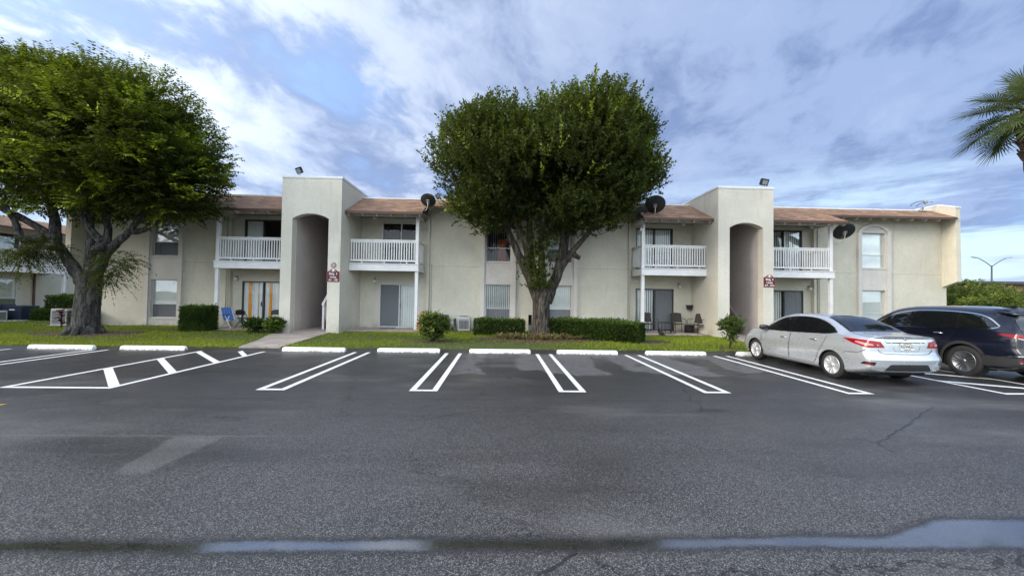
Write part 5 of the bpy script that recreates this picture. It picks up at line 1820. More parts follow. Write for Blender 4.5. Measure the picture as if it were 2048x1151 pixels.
# glass house: black surround, panes
belt = lambda y: float(pchip([p[0] for p in sed_tab['zbelt']], [p[1] for p in sed_tab['zbelt']], np.array([y]))[0])
up_edge = smooth([(3.40, .965), (3.15, 1.145), (2.85, 1.305), (2.5, 1.385), (2.1, 1.408), (1.7, 1.385), (1.4, 1.315), (1.12, 1.205), (.90, 1.085)], 5)
lo_edge = smooth([(3.40, .955), (3.0, .958), (2.5, .972), (2.0, .99), (1.5, 1.015), (1.15, 1.035), (.90, 1.08)], 5)
both(sed, sd_t, 'window_surround', MT['trimgloss'], lo_edge, up_edge, .002, 48, 6)
sd_doors = {}
def door(car, t_, nm, A, Bq, paint, hy, hz, hm):
    """A rear edge, Bq front edge (bottom to top)"""
    ds = both(car, t_, nm, paint, A, Bq, .0045, 60, 40)
    for d, mir in zip(ds, (False, True)):
        mb = MB()
        for pth in (A, Bq, [A[0], Bq[0]]): line(mb, car.side(.0052), pth, .008, 40, mir)
        mb.build('door_gap', MT['gap'], d, recalc=False)
    for d, s in zip(ds, (-1, 1)):
        p = car.side(.03)((hy, hz))
        mb = MB()
        mb.tube([(s * abs(p.x) * .975, hy + .11, hz - .002), (s * abs(p.x), hy + .09, hz), (s * (abs(p.x) + .006), hy, hz + .004), (s * abs(p.x), hy - .09, hz), (s * abs(p.x) * .975, hy - .11, hz - .002)], [.010, .014, .015, .014, .010], 8)
        mb.build('handle', hm, d)
        p2 = car.side(.004)((hy, hz - .004))
        mb = MB()
        patch(mb, car.side(.0045), [(hy - .07, hz - .03), (hy + .07, hz - .03)], [(hy - .07, hz + .028), (hy + .07, hz + .028)], 6, 3, s > 0)
        mb.build('handle_recess', MT['gap'], d, recalc=False)
    return ds
fd = door(sed, sd_t, 'front_door', smooth([(2.34, .285), (2.335, .6), (2.30, .945)], 4), smooth([(3.30, .285), (3.40, .45), (3.41, .7), (3.36, .925)], 4), MT['silver'], 2.52, .815, MT['chrome'])
rd = door(sed, sd_t, 'rear_door', smooth([(1.50, .285), (1.42, .42), (1.34, .60), (1.20, .83), (1.135, .985)], 4), smooth([(2.315, .285), (2.31, .6), (2.28, .955)], 4), MT['silver'], 1.50, .865, MT['chrome'])
def glass(car, parents, lo, hi, m, off=.005, nm='window'):
    for s, par in zip((False, True), parents):
        mb = MB()
        patch(mb, car.side(off), lo, hi, 18, 6, s)
        mb.build(nm, m, par, recalc=False)
GL = MT['carglass']
glass(sed, fd, smooth([(3.18, .985), (2.8, .985), (2.42, .995)], 4), smooth([(3.16, 1.115), (2.85, 1.275), (2.46, 1.362)], 4), GL)
glass(sed, rd, smooth([(2.32, .995), (1.9, 1.01), (1.475, 1.035)], 4), smooth([(2.345, 1.372), (1.95, 1.375), (1.53, 1.322)], 4), GL)
glass(sed, (sd_body, sd_body), smooth([(1.40, 1.04), (1.2, 1.052), (.985, 1.085)], 4), smooth([(1.44, 1.285), (1.22, 1.215), (.995, 1.10)], 4), GL, nm='quarter_window')
# rear window and windscreen
bl_lo = smooth([(-.66, .70), (-.4, .655), (0, .64), (.4, .655), (.66, .70)], 5)
bl_hi = smooth([(-.50, 1.47), (-.3, 1.53), (0, 1.55), (.3, 1.53), (.50, 1.47)], 5)
mb = MB(); patch(mb, sed.top(.002), bl_lo, bl_hi, 24, 14); mb.build('rear_window_surround', MT['trimgloss'], sd_t, recalc=False)
mb = MB(); patch(mb, sed.top(.005), smooth([(-.62, .735), (-.4, .69), (0, .675), (.4, .69), (.62, .735)], 5), smooth([(-.475, 1.42), (-.3, 1.475), (0, 1.495), (.3, 1.475), (.475, 1.42)], 5), 24, 14)
mb.build('rear_window', GL, sd_t, recalc=False)
mb = MB(); patch(mb, sed.top(.004), smooth([(-.62, 3.42), (0, 3.55), (.62, 3.42)], 6), smooth([(-.50, 2.75), (0, 2.66), (.50, 2.75)], 6), 24, 12); mb.build('windscreen', GL, sd_t, recalc=False)
# tail lamps wrap round the corners
for mir in (False, True):
    mb = MB()
    patch(mb, sed.wrap(.006), [(70.5, .985), (58, .90), (44, .825), (27.5, .83)], [(70.5, .992), (56, .995), (42, .985), (31.5, .955)], 28, 6, mir)
    tl = mb.build('taillight', MT['tail'], sd_t, recalc=False)
    mb = MB()
    patch(mb, sed.wrap(.009), [(55, .925), (45, .872), (38, .868)], [(54, .945), (45, .922), (39, .905)], 10, 3, mir)
    patch(mb, sed.wrap(.009), [(35.5, .872), (32, .872)], [(35.5, .91), (33.5, .885)], 5, 3, mir)
    mb.build('reversing_lens', MT['tailclear'], tl, recalc=False)
# trunk lid lines, number plate recess, chrome bar, badge, letters
mb = MB()
line(mb, sed.rear(.003), smooth([(-.60, .80), (-.565, .74), (-.46, .705), (0, .70), (.46, .705), (.565, .74), (.60, .80)], 6), .012, 40)
line(mb, sed.top(.003), [(-.655, .66), (-.69, .40), (-.66, .16)], .010, 12); line(mb, sed.top(.003), [(.655, .66), (.69, .40), (.66, .16)], .010, 12)
line(mb, sed.top(.003), smooth([(-.64, .645), (-.4, .60), (0, .585), (.4, .60), (.64, .645)], 5), .010, 24)
mb.build('trunk_gap', MT['gap'], sd_t, recalc=False)
tr_ = MB(); patch(tr_, sed.rear(.0035), [(-.54, .735), (.54, .735)], [(-.48, .955), (.48, .955)], 60, 30); trunk = tr_.build('trunk_lid', MT['silver'], sd_t, recalc=False)
mb = MB(); line(mb, sed.rear(.016), [(-.44, .968), (.44, .968)], .030, 20); mb.build('chrome_bar', MT['chrome'], trunk, recalc=False)
mb = MB(); line(mb, sed.rear(.0065), smooth([(-.33, .95), (-.27, .79), (-.22, .765), (.22, .765), (.27, .79), (.33, .95)], 5), .014, 40); mb.build('plate_recess', MT['chrome'], trunk, recalc=False)
mb = MB(); line(mb, sed.rear(.006), [(-.43, .944), (.43, .944)], .022, 16); mb.build('bar_shadow', MT['gap'], trunk, recalc=False)
pl_ = MB(); py_ = sed.rear(.0)((0, .865)).y - .012
pl_.cbox(-.152, .152, py_ - .006, py_, .788, .938, .004); plate = pl_.build('licence_plate', MT['plate'], trunk)
for tx, xx, zz, sz, mm in (('KEV', -.078, .862, .098, 'plategreen'), ('622', .078, .862, .098, 'plategreen'), ('MYFLORIDA.COM', 0, .924, .026, 'plategreen'), ('SUNSHINE STATE', 0, .800, .024, 'plategreen')):
    vs, fs = text_mb(tx, sz, .0006, 0.82)
    mb = MB(); mb.add([(xx + a, py_ - .0072 + b, zz + c_) for a, b, c_ in vs], fs); mb.build('lettering', MT[mm], plate, recalc=False)
mb = MB(); mb.lathe([(0, 0), (.017, 0), (.017, .0012), (0, .0012)], 14, (-.004, py_ - .0076, .868), 'y'); mb.lathe([(0, 0), (.015, 0), (.015, .0012), (0, .0012)], 14, (.016, py_ - .0076, .856), 'y'); mb.build('orange_emblem', MT['plateorange'], plate)
ey = sed.rear(0)((0, 1.02)).y
mb = MB()
mb.lathe([(.030, -.004), (.030, -.012), (.042, -.012), (.042, -.004)], 28, (0, ey, 1.025), 'y'); mb.box(-.05, .05, ey - .014, ey - .004, 1.017, 1.033)
mb.build('badge', MT['chrome'], trunk)
vs, fs = text_mb('SENTRA', .046, .001, 1.5)
mb = MB(); mb.add([(-.34 + a, sed.rear(.004)((-.34 + a, 1.02)).y + b, 1.022 + c_) for a, b, c_ in vs], fs); mb.build('lettering', MT['chrome'], trunk, recalc=False)
vs, fs = text_mb('S', .046, .001, 1.2)
mb = MB(); mb.add([(.50 + a, sed.rear(.004)((.50, 1.02)).y + b, 1.022 + c_) for a, b, c_ in vs], fs); mb.build('lettering', MT['chrome'], trunk, recalc=False)
# bumper: lower black diffuser, corner reflectors, side line
mb = MB(); patch(mb, sed.rear(.006), [(-.52, .345), (.52, .345)], smooth([(-.42, .47), (-.34, .485), (.34, .485), (.42, .47)], 3), 24, 4); mb.build('diffuser', MT['cladding'], sd_t, recalc=False)
for mir in (False, True):
    mb = MB(); patch(mb, sed.wrap(.007), [(49.5, .475), (38, .455)], [(46, .53), (36.5, .525)], 10, 3, mir); rp = mb.build('reflector_pocket', MT['trimgloss'], sd_t, recalc=False)
    mb = MB(); patch(mb, sed.wrap(.010), [(46, .478), (39.5, .468)], [(44.5, .50), (39, .498)], 8, 2, mir); mb.build('reflector', MT['tail'], rp, recalc=False)
mb = MB()
for mir in (False, True):
    line(mb, sed.side(.0025), [(.36, .70), (.58, .69), (.68, .655)], .008, 10, mir)
    line(mb, sed.wrap(.0025), [(44, .79), (52, .70), (60, .70)], .012, 12, mir)
    line(mb, sed.side(.0025), [(3.45, .62), (3.47, .80), (3.44, .93)], .008, 10, mir)
mb.build('panel_gap', MT['gap'], sd_t, recalc=False)
for s in (-1, 1):
    mb = MB()
    mb.T = Matrix.Translation((s * .945, 3.22, 1.03)) @ Matrix.Rotation(R(s * 8), 4, 'Z')
    ring = []
    for yy, sc in ((-.07, .82), (-.05, 1.0), (.03, .96), (.09, .62), (.105, .25)):
        ring.append([(.115 * sc * math.copysign(abs(math.cos(a)) ** .6, math.cos(a)), yy, .075 * sc * math.copysign(abs(math.sin(a)) ** .7, math.sin(a))) for a in [i * math.pi / 8 for i in range(16)]])
    vs = [p for r_ in ring for p in r_]
    fs = [tuple(range(15, -1, -1)), tuple(64 + i for i in range(16))] + [(q * 16 + i, q * 16 + (i + 1) % 16, q * 16 + 16 + (i + 1) % 16, q * 16 + 16 + i) for q in range(4) for i in range(16)]
    mb.add(vs, fs, True)
    mb.T = None
    mb.tube([(s * .80, 3.26, .965), (s * .88, 3.24, .985)], .03, 8)
    mb.build('mirror', MT['trimgloss'], sd_t)

# ---- dark blue SUV
suv_tab = {
 'w': [(0, .90), (.10, .935), (.4, .965), (1.0, .985), (4.0, .985), (4.6, .94), (4.9, .82), (5.06, .66)],
 'zb': [(0, .40), (.2, .32), (.8, .26), (1.5, .235), (3.7, .235), (4.6, .27), (5.06, .32)],
 'zbelt': [(0, 1.17), (.5, 1.175), (1.0, 1.155), (2, 1.12), (3, 1.085), (3.7, 1.06), (4.2, 1.0), (4.7, .92), (5.06, .74)],
 'wbelt': [(0, .85), (.4, .895), (1, .915), (3, .915), (3.8, .89), (4.5, .82), (4.9, .7), (5.06, .55)],
 'zr': [(0, 1.50), (.5, 1.55), (1, 1.605), (1.8, 1.64), (2.5, 1.625), (3.0, 1.555), (3.4, 1.38), (3.8, 1.14), (4.2, 1.07), (4.7, .98), (5.06, .80)],
 'wr': [(0, .60), (.5, .64), (1, .665), (1.8, .68), (2.6, .68), (3.0, .69), (3.4, .72), (3.8, .75), (4.2, .72), (4.7, .66), (5.06, .46)],
 'ztop': [(0, 1.625), (.5, 1.675), (1, 1.725), (1.8, 1.75), (2.6, 1.73), (3.0, 1.665), (3.4, 1.47), (3.8, 1.195), (4.2, 1.12), (4.7, 1.03), (4.95, .93), (5.06, .84)],
}
def suv_yr(x, z):
    prof = float(np.interp(z, [.3, .42, .60, .70, .80, 1.02, 1.14, 1.25, 1.45, 1.60, 1.70], [.12, .02, .0, .02, .085, .11, .13, .22, .40, .46, .42]))
    return prof + 0.15 * abs(x) ** 2.6
def suv_yf(x, z): return 0.20 * abs(x) ** 2 + float(np.interp(z, [.3, .55, .8], [.06, 0, .05]))
suv = Car(suv_tab, 5.06, suv_yr, suv_yf, axles=(1.17, 4.10), arch_r=0.43, wheel_z=0.385)
sv_t = car_thing('suv', 'dark navy SUV with black wheel-arch cladding parked right of the silver sedan', 11.72, 7.56, 0.937)
NV = MT['navy']
mb = MB(); mb.add(suv.V, suv.F, True)
sv_body = mb.build('body', NV, sv_t, recalc=True)
liners(sv_t, 1.17, .385, .44, .97); liners(sv_t, 4.10, .385, .44, .96)
B('underbody', MT['gap'], sv_t, (-.80, .80, .4, 4.7, .27, .38))
for sx in (-1, 1):
    for y in (1.17, 4.10):
        t2 = B('wheel_hub', MT['gap'], sv_t, (sx * .66 - .03, sx * .66 + .03, y - .05, y + .05, .33, .43))
        t2.name = 'wheel'
        ORG[t2.name] = ORG[sv_t.name]
        wheel(t2, sx, y, .385, .385, .255, .255, 'suv', sx * .962)
# cladding: arches, sills, bumper
for mir in (False, True):
    for ya in (1.17, 4.10):
        A = [(ya + .432 * math.cos(a), .385 + .432 * math.sin(a)) for a in [math.pi * (-.02 + 1.04 * i / 24) for i in range(25)]]
        Bq = [(ya + .50 * math.cos(a), .385 + .50 * math.sin(a)) for a in [math.pi * (-.02 + 1.04 * i / 24) for i in range(25)]]
        mb = MB(); patch(mb, suv.side(.010), A, Bq, 36, 3, mir); mb.build('arch_cladding', MT['cladding'], sv_t, recalc=False)
    mb = MB(); patch(mb, suv.side(.009), [(1.66, .275), (3.61, .275)], [(1.66, .43), (3.61, .43)], 20, 4, mir); si = mb.build('sill_cladding', MT['cladding'], sv_t, recalc=False)
    mb = MB(); line(mb, suv.side(.014), [(1.68, .44), (3.59, .44)], .018, 12, mir); mb.build('chrome_strip', MT['chrome'], si, recalc=False)
    mb = MB(); patch(mb, suv.wrap(.009), [(77, .36), (50, .385), (0, .40)], [(77, .60), (50, .60), (30, .66), (0, .66)], 30, 5, mir); bc = mb.build('bumper_cladding', MT['cladding'], sv_t, recalc=False)
    mb = MB(); line(mb, suv.wrap(.013), smooth([(77, .605), (60, .605), (48, .645), (30, .67), (0, .67)], 4), .016, 30, mir); mb.build('chrome_strip', MT['chrome'], bc, recalc=False)
    mb = MB(); patch(mb, suv.wrap(.013), [(47, .52), (30, .515), (20, .53)], [(45, .58), (30, .60), (20, .59)], 14, 3, mir); rf_ = mb.build('reflector', MT['tail'], bc, recalc=False)
    mb = MB(); line(mb, suv.wrap(.016), [(47, .50), (30, .498), (18, .51)], .012, 14, mir); mb.build('chrome_strip', MT['chrome'], bc, recalc=False)
# side glass with chrome outline
s_lo = smooth([(3.55, 1.115), (3.0, 1.125), (2.0, 1.155), (1.2, 1.185), (.80, 1.20), (.56, 1.265)], 5)
s_hi = smooth([(3.55, 1.125), (3.25, 1.335), (2.9, 1.51), (2.4, 1.60), (1.8, 1.612), (1.2, 1.575), (.85, 1.49), (.56, 1.285)], 5)
both(suv, sv_t, 'window_surround', MT['trimgloss'], s_lo, s_hi, .002, 50, 6)
for mir in (False, True):
    mb = MB(); line(mb, suv.side(.007), s_hi, .020, 60, mir); line(mb, suv.side(.007), s_lo, .022, 50, mir); mb.build('chrome_outline', MT['chrome'], sv_t, recalc=False)
sf = door(suv, sv_t, 'front_door', smooth([(2.60, .45), (2.59, .75), (2.56, 1.11)], 4), smooth([(3.55, .45), (3.66, .6), (3.68, .85), (3.62, 1.05)], 4), NV, 2.78, .985, MT['chrome'])
sr = door(suv, sv_t, 'rear_door', smooth([(1.74, .45), (1.68, .60), (1.58, .80), (1.42, 1.0), (1.38, 1.145)], 4), smooth([(2.58, .45), (2.57, .75), (2.54, 1.115)], 4), NV, 1.72, 1.035, MT['chrome'])
glass(suv, sf, smooth([(3.36, 1.145), (3.0, 1.150), (2.64, 1.16)], 4), smooth([(3.24, 1.305), (2.95, 1.465), (2.66, 1.545)], 4), GL)
glass(suv, sr, smooth([(2.54, 1.162), (2.0, 1.18), (1.40, 1.20)], 4), smooth([(2.56, 1.562), (2.0, 1.588), (1.46, 1.575)], 4), GL)
glass(suv, (sv_body, sv_body), smooth([(1.32, 1.205), (1.0, 1.215), (.82, 1.225), (.62, 1.27)], 4), smooth([(1.36, 1.566), (1.05, 1.53), (.80, 1.425), (.63, 1.285)], 4), GL, nm='quarter_window')
# tailgate: spoiler, glass, lamps
mb = MB(); patch(mb, suv.rear(.004), smooth([(-.74, 1.215), (0, 1.19), (.74, 1.215)], 6), smooth([(-.58, 1.53), (0, 1.575), (.58, 1.53)], 6), 24, 8); mb.build('rear_window', GL, sv_t, recalc=False)
sp = MB()
vs = []
for i in range(13):
    x = -.60 + .1 * i
    yb_ = .34 + .10 * abs(x) ** 2
    zt_ = 1.632 - .055 * (x / .6) ** 2
    vs += [(x, yb_ + .50, zt_ + .045), (x, yb_, zt_ + .012), (x, yb_ - .01, zt_ - .022), (x, yb_ + .16, zt_ - .055)]
sp.add(vs, [(i * 4 + j, i * 4 + 4 + j, i * 4 + 4 + (j + 1) % 4, i * 4 + (j + 1) % 4) for i in range(12) for j in range(4)] + [(0, 1, 2, 3), (51, 50, 49, 48)], True)
sp.build('spoiler', NV, sv_t)
for mir in (False, True):
    mb = MB(); patch(mb, suv.wrap(.007), smooth([(63, 1.105), (52, 1.05), (40, 1.015), (24, 1.03)], 4), smooth([(63, 1.115), (52, 1.125), (40, 1.11), (24, 1.085)], 4), 26, 5, mir)
    tl = mb.build('taillight', MT['tail'], sv_t, recalc=False)
    mb = MB(); patch(mb, suv.wrap(.010), [(43, 1.035), (39, 1.03)], [(43, 1.085), (39, 1.085)], 6, 4, mir); mb.build('reversing_lens', MT['tailclear'], tl, recalc=False)
    mb = MB(); line(mb, suv.wrap(.009), [(48, 1.035), (40, 1.0), (24, 1.012), (0, 1.012)], .014, 24, mir); mb.build('chrome_strip', MT['chrome'], tl, recalc=False)
    mb = MB(); line(mb, suv.wrap(.003), [(46, .70), (47, .9), (45.5, 1.05)], .010, 10, mir); line(mb, suv.rear(.003), [(-.76, 1.13), (-.70, 1.33), (-.60, 1.55)], .012, 12, mir); mb.build('tailgate_gap', MT['gap'], sv_t, recalc=False)
mb = MB()
vs = [(-.03, .85, 1.712), (.03, .85, 1.712), (.035, 1.10, 1.73), (-.035, 1.10, 1.73), (-.006, .84, 1.775), (.006, .84, 1.775), (.010, .98, 1.755), (-.010, .98, 1.755)]
mb.add(vs, [(0, 3, 2, 1), (4, 5, 6, 7), (0, 1, 5, 4), (1, 2, 6, 5), (2, 3, 7, 6), (3, 0, 4, 7)])
mb.build('roof_antenna', MT['trimgloss'], sv_t)
mb = MB(); patch(mb, suv.top(.004), smooth([(-.70, 3.66), (0, 3.80), (.70, 3.66)], 6), smooth([(-.58, 2.9), (0, 2.78), (.58, 2.9)], 6), 24, 12); mb.build('windscreen', GL, sv_t, recalc=False)
for s in (-1, 1):
    mb = MB(); mb.T = Matrix.Translation((s * 1.05, 3.42, 1.18))
    mb.cbox(-.12, .12, -.06, .07, -.08, .08, .035)
    mb.T = None
    mb.tube([(s * .88, 3.45, 1.10), (s * .98, 3.43, 1.14)], .035, 8)
    mb.build('mirror', NV, sv_t)
# ------------------------------------------------------------------ vegetation
NR = np.random.RandomState(11)
def unit(a): return a / np.maximum(1e-9, np.linalg.norm(a, axis=-1, keepdims=True))
def vnoise(P, f, seed):
    """cheap smooth 3D noise in 0..1"""
    r = np.random.RandomState(seed)
    out = np.zeros(len(P))
    for _ in range(7):
        k = r.normal(size=3) * f
        out += np.sin(P @ k + r.uniform(0, 6.28))
    return 0.5 + out / 7 * 0.75
def leaves(base, dirs, nrm, L, W, fold=0.0):
    """kite-shaped leaf quads: base point, direction, face normal"""
    d = unit(dirs)
    s = unit(np.cross(d, nrm))
    L = np.asarray(L)[:, None]
    W = np.asarray(W)[:, None]
    a = base
    b = base + d * L * 0.45 + s * W * 0.5
    c = base + d * L
    e = base + d * L * 0.45 - s * W * 0.5
    return np.stack([a, b, c, e], axis=1).reshape(-1, 3)

def crown(lobes, n, per, size, wid, seed, clip=None, droop=0.2, twig=0.5, up=0.5, gap=0.40, gapf=0.9, fresh=0.06, shell=0.45, pinnate=False, inner=0.15, top=None):
    r = np.random.RandomState(seed)
    wts = np.array([l[6] for l in lobes], float)
    pick = r.choice(len(lobes), n, p=wts / wts.sum())
    Lb = np.array([l[:6] for l in lobes])[pick]
    dv = unit(r.normal(size=(n, 3)))
    rad = 1 - shell * r.rand(n) ** 1.6
    rad = np.where(r.rand(n) < inner, r.rand(n) ** 0.5 * 0.8, rad)
    bumps = 0.765 + 0.42 * vnoise(dv * 1.0 + pick[:, None] * 3.1, 3.2, seed + 5) 
    C = Lb[:, :3] + dv * Lb[:, 3:] * (rad * bumps)[:, None]
    keep = vnoise(C, gapf * 1.6, seed + 1) > gap * 0.62
    if clip is not None: keep &= clip(C)
    C, dv, rad = C[keep], dv[keep], rad[keep]
    n = len(C)
    td = unit(dv * np.array([1, 1, 0.7]) + np.array([0, 0, up]) + r.normal(size=(n, 3)) * 0.35)
    tl = twig * (0.6 + 0.8 * r.rand(n))
    # brightness of each twig: clumps plus rare fresh shoots near the outside
    fr = vnoise(C, 1.1, seed + 2)
    isf = (vnoise(C, 2.4, seed + 3) > 1 - fresh * 4.0) & (rad > 0.72) & (r.rand(n) < 0.75)
    t = np.repeat(np.arange(per), 1) / (per - 1)
    T = np.broadcast_to(t, (n, per)) + r.rand(n, per) * 0.08
    side = np.where(np.arange(per) % 2 == 0, 1.0, -1.0)
    sv = unit(np.cross(td, np.array([0, 0, 1.0]) + r.normal(size=(n, 3)) * 0.3))
    sag = (T ** 2)[..., None] * np.array([0, 0, -1.0]) * (droop * tl)[:, None, None]
    Bp = C[:, None, :] + td[:, None, :] * (T * tl[:, None])[..., None] + sag
    if pinnate:
        Dl = sv[:, None, :] * side[None, :, None] * 0.9 + td[:, None, :] * 0.55 + np.array([0, 0, -0.45]) + r.normal(size=(n, per, 3)) * 0.18
        Nm = np.array([0, 0, 1.0]) + r.normal(size=(n, per, 3)) * 0.35
    else:
        Dl = sv[:, None, :] * side[None, :, None] * 0.8 + td[:, None, :] * 0.7 + r.normal(size=(n, per, 3)) * 0.45
        Nm = np.array([0, 0, 0.7]) + r.normal(size=(n, per, 3)) * 0.6
    Lf = size * (0.7 + 0.6 * r.rand(n, per))
    V = leaves(Bp.reshape(-1, 3), Dl.reshape(-1, 3), Nm.reshape(-1, 3), Lf.reshape(-1), (Lf * wid).reshape(-1))
    tint = np.clip(fr, 0, 1)[:, None] * 0.8 + r.rand(n, per) * 0.25
    if top is not None:  # sky-lit crown tops put into the leaf colour, lighter with height
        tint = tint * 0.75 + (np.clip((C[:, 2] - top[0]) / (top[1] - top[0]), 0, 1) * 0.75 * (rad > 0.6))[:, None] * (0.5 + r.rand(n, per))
    tint = np.where(isf[:, None], 1.25 + 0.7 * r.rand(n, per), tint)
    return V, tint.reshape(-1), C, td

def limb(mb, pts, r0, r1, n=10, wob=0.0, seed=0):
    """tapering limb along smoothed points"""
    P = smooth(pts, 5)
    r_ = random.Random(seed)
    k = len(P)
    rs_ = [r0 + (r1 - r0) * (i / (k - 1)) ** 0.85 for i in range(k)]
    P = [(p[0] + r_.uniform(-wob, wob), p[1] + r_.uniform(-wob, wob), p[2]) for p in P]
    rs_ = [q * (1 + r_.uniform(-0.06, 0.06)) for q in rs_]
    mb.tube(P, rs_, n)

def twigs(mb, C, td, n, hub, seed, r0=0.02):
    """thin branches from the limbs out to the foliage"""
    r_ = np.random.RandomState(seed)
    for i in r_.choice(len(C), min(n, len(C)), replace=False):
        c = Vector(C[i])
        h = min(hub, key=lambda p: (Vector(p) - c).length + 1.2 * max(0, p[2] - c.z))
        m_ = (Vector(h) + c) / 2 + Vector((0, 0, -0.2))
        mb.tube([h, tuple(m_), tuple(c)], [r0 * 1.6, r0, r0 * 0.4], 5, False)

# --- centre tree
ct = thing('tree', 'dense dark green tree with a V-shaped trunk standing in front of the middle windows', 'tree', (1.80, 16.15, 0.05))
mb = MB()
bx, by = 1.80, 16.15
lean = [(bx, by, -0.1), (bx - 0.02, by, 0.5), (bx - 0.04, by, 1.2), (bx - 0.03, by, 1.9)]
mb.tube(smooth(lean, 4), [0.62, 0.52, 0.45, 0.42, 0.40, 0.38, 0.37, 0.36, 0.36, 0.36, 0.37, 0.38, 0.40], 16)
for k_, (ax, ay) in enumerate([(-0.5, -0.25), (0.45, -0.35), (0.1, -0.55), (-0.35, 0.4), (0.5, 0.3)]):
    mb.tube(smooth([(bx + ax * 1.5, by + ay * 1.5, -0.02), (bx + ax * 0.8, by + ay * 0.8, 0.12), (bx + ax * 0.35, by + ay * 0.35, 0.55)], 4), [0.05, 0.07, 0.09, 0.11, 0.12, 0.13, 0.14, 0.15, 0.16], 8)
CL = [([(bx - .12, by, 1.5), (bx - .55, by - .05, 2.5), (bx - 1.05, by - .1, 3.5), (bx - 1.6, by - .15, 4.7), (bx - 2.2, by - .2, 6.2)], .27, .07),
      ([(bx - .15, by + .05, 1.6), (bx - .40, by + .1, 2.7), (bx - .55, by + .1, 4.0), (bx - .60, by, 5.6), (bx - .9, by - .1, 8.0)], .24, .06),
      ([(bx + .02, by - .1, 1.6), (bx - .05, by - .25, 2.8), (bx - .1, by - .3, 4.2), (bx + .1, by - .3, 6.5), (bx + .3, by - .3, 9.0)], .20, .05),
      ([(bx + .15, by, 1.5), (bx + .55, by, 2.5), (bx + .85, by + .05, 3.4), (bx + 1.05, by + .1, 4.8), (bx + 1.4, by, 7.0), (bx + 1.6, by, 9.2)], .27, .06),
      ([(bx + .18, by - .05, 1.7), (bx + .70, by - .1, 2.8), (bx + 1.2, by - .15, 3.6), (bx + 1.9, by - .2, 4.4), (bx + 3.0, by - .3, 5.6)], .22, .06),
      ([(bx + .55, by, 2.6), (bx + .75, by - .2, 3.8), (bx + .8, by - .3, 5.0), (bx + 1.0, by - .4, 7.2)], .15, .05),
      ([(bx - .55, by, 2.5), (bx - .75, by - .3, 3.6), (bx - 1.4, by - .9, 5.2)], .13, .05),
      ([(bx + 1.25, by - .15, 3.6), (bx + 1.35, by - .2, 3.45), (bx + 1.5, by - .25, 3.35)], .12, .10)]
hub = []
for k_, (p, a, b) in enumerate(CL):
    limb(mb, p, a, b, 10, 0.015, k_)
    hub += [q for q in smooth(p, 4) if q[2] > 3.2]
lobes = [(bx + 1.8, by - .2, 7.3, 2.7, 2.5, 2.5, 3.4), (bx - 2.0, by - .3, 6.9, 2.55, 2.4, 2.25, 2.7), (bx + 0.0, by - .3, 6.8, 2.8, 2.4, 2.7, 2.3), (bx + 2.8, by - .2, 6.9, 1.85, 2.0, 1.9, 1.6), (bx - 2.2, by - .2, 5.7, 1.6, 1.8, 1.5, 0.9), (bx + 1.6, by - .2, 5.2, 1.9, 1.9, 1.1, 1.0), (bx + 2.0, by - .2, 8.95, 2.1, 2.0, 1.1, 1.3), (bx - 2.1, by - .2, 8.1, 1.9, 1.8, 1.1, 0.9), (bx + 4.4, by - .2, 6.9, .75, .8, .8, .12), (bx + 3.75, by - .2, 8.6, .9, .9, .9, .25)]
cclip = lambda C: ((C[:, 1] < 16.9) | (C[:, 2] > 6.5)) & (C[:, 2] > 4.15 + 0.26 * np.abs(C[:, 0] - 2.0) ** 1.05 * (C[:, 0] > 2.0) * 0.6)
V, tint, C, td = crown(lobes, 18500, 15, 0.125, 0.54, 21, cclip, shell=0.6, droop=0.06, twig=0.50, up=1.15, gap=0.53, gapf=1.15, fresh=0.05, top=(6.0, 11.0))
twigs(mb, C, td, 420, hub, 3, 0.016)
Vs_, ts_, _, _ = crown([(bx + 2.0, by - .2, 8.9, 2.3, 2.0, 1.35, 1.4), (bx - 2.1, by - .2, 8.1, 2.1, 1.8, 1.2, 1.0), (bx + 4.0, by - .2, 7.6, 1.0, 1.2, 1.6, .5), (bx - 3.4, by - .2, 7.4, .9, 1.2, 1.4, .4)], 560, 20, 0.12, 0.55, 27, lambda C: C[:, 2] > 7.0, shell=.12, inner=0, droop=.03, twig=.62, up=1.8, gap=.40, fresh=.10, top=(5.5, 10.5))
V, tint = np.concatenate([V, Vs_]), np.concatenate([tint, ts_])
mb.build('trunk', MT['bark_c'], ct)
# sprouting ivy-like shoots on the trunk fork belong to the crown
sp_n = 230
a_ = NR.rand(sp_n)
spc = np.stack([bx - .15 + NR.normal(size=sp_n) * (.22 + .18 * a_), by - .42 + NR.normal(size=sp_n) * .10, 2.0 + 2.4 * a_], 1)
sd2 = unit(NR.normal(size=(sp_n, 3)) * [1, .6, .6] + [0, -.7, .4])
Bp = (spc[:, None, :] + sd2[:, None, :] * (np.arange(8) / 8 * .28)[None, :, None]).reshape(-1, 3)
V2 = leaves(Bp, NR.normal(size=Bp.shape) * .7 + np.repeat(sd2, 8, 0), NR.normal(size=Bp.shape) + [0, -.5, .8], .10 + .05 * NR.rand(len(Bp)), .055 + .02 * NR.rand(len(Bp)))
arr_mesh('crown', np.concatenate([V, V2]), 4, MT['leaf_c'], ct, np.concatenate([tint, .3 + .7 * NR.rand(len(Bp))]))

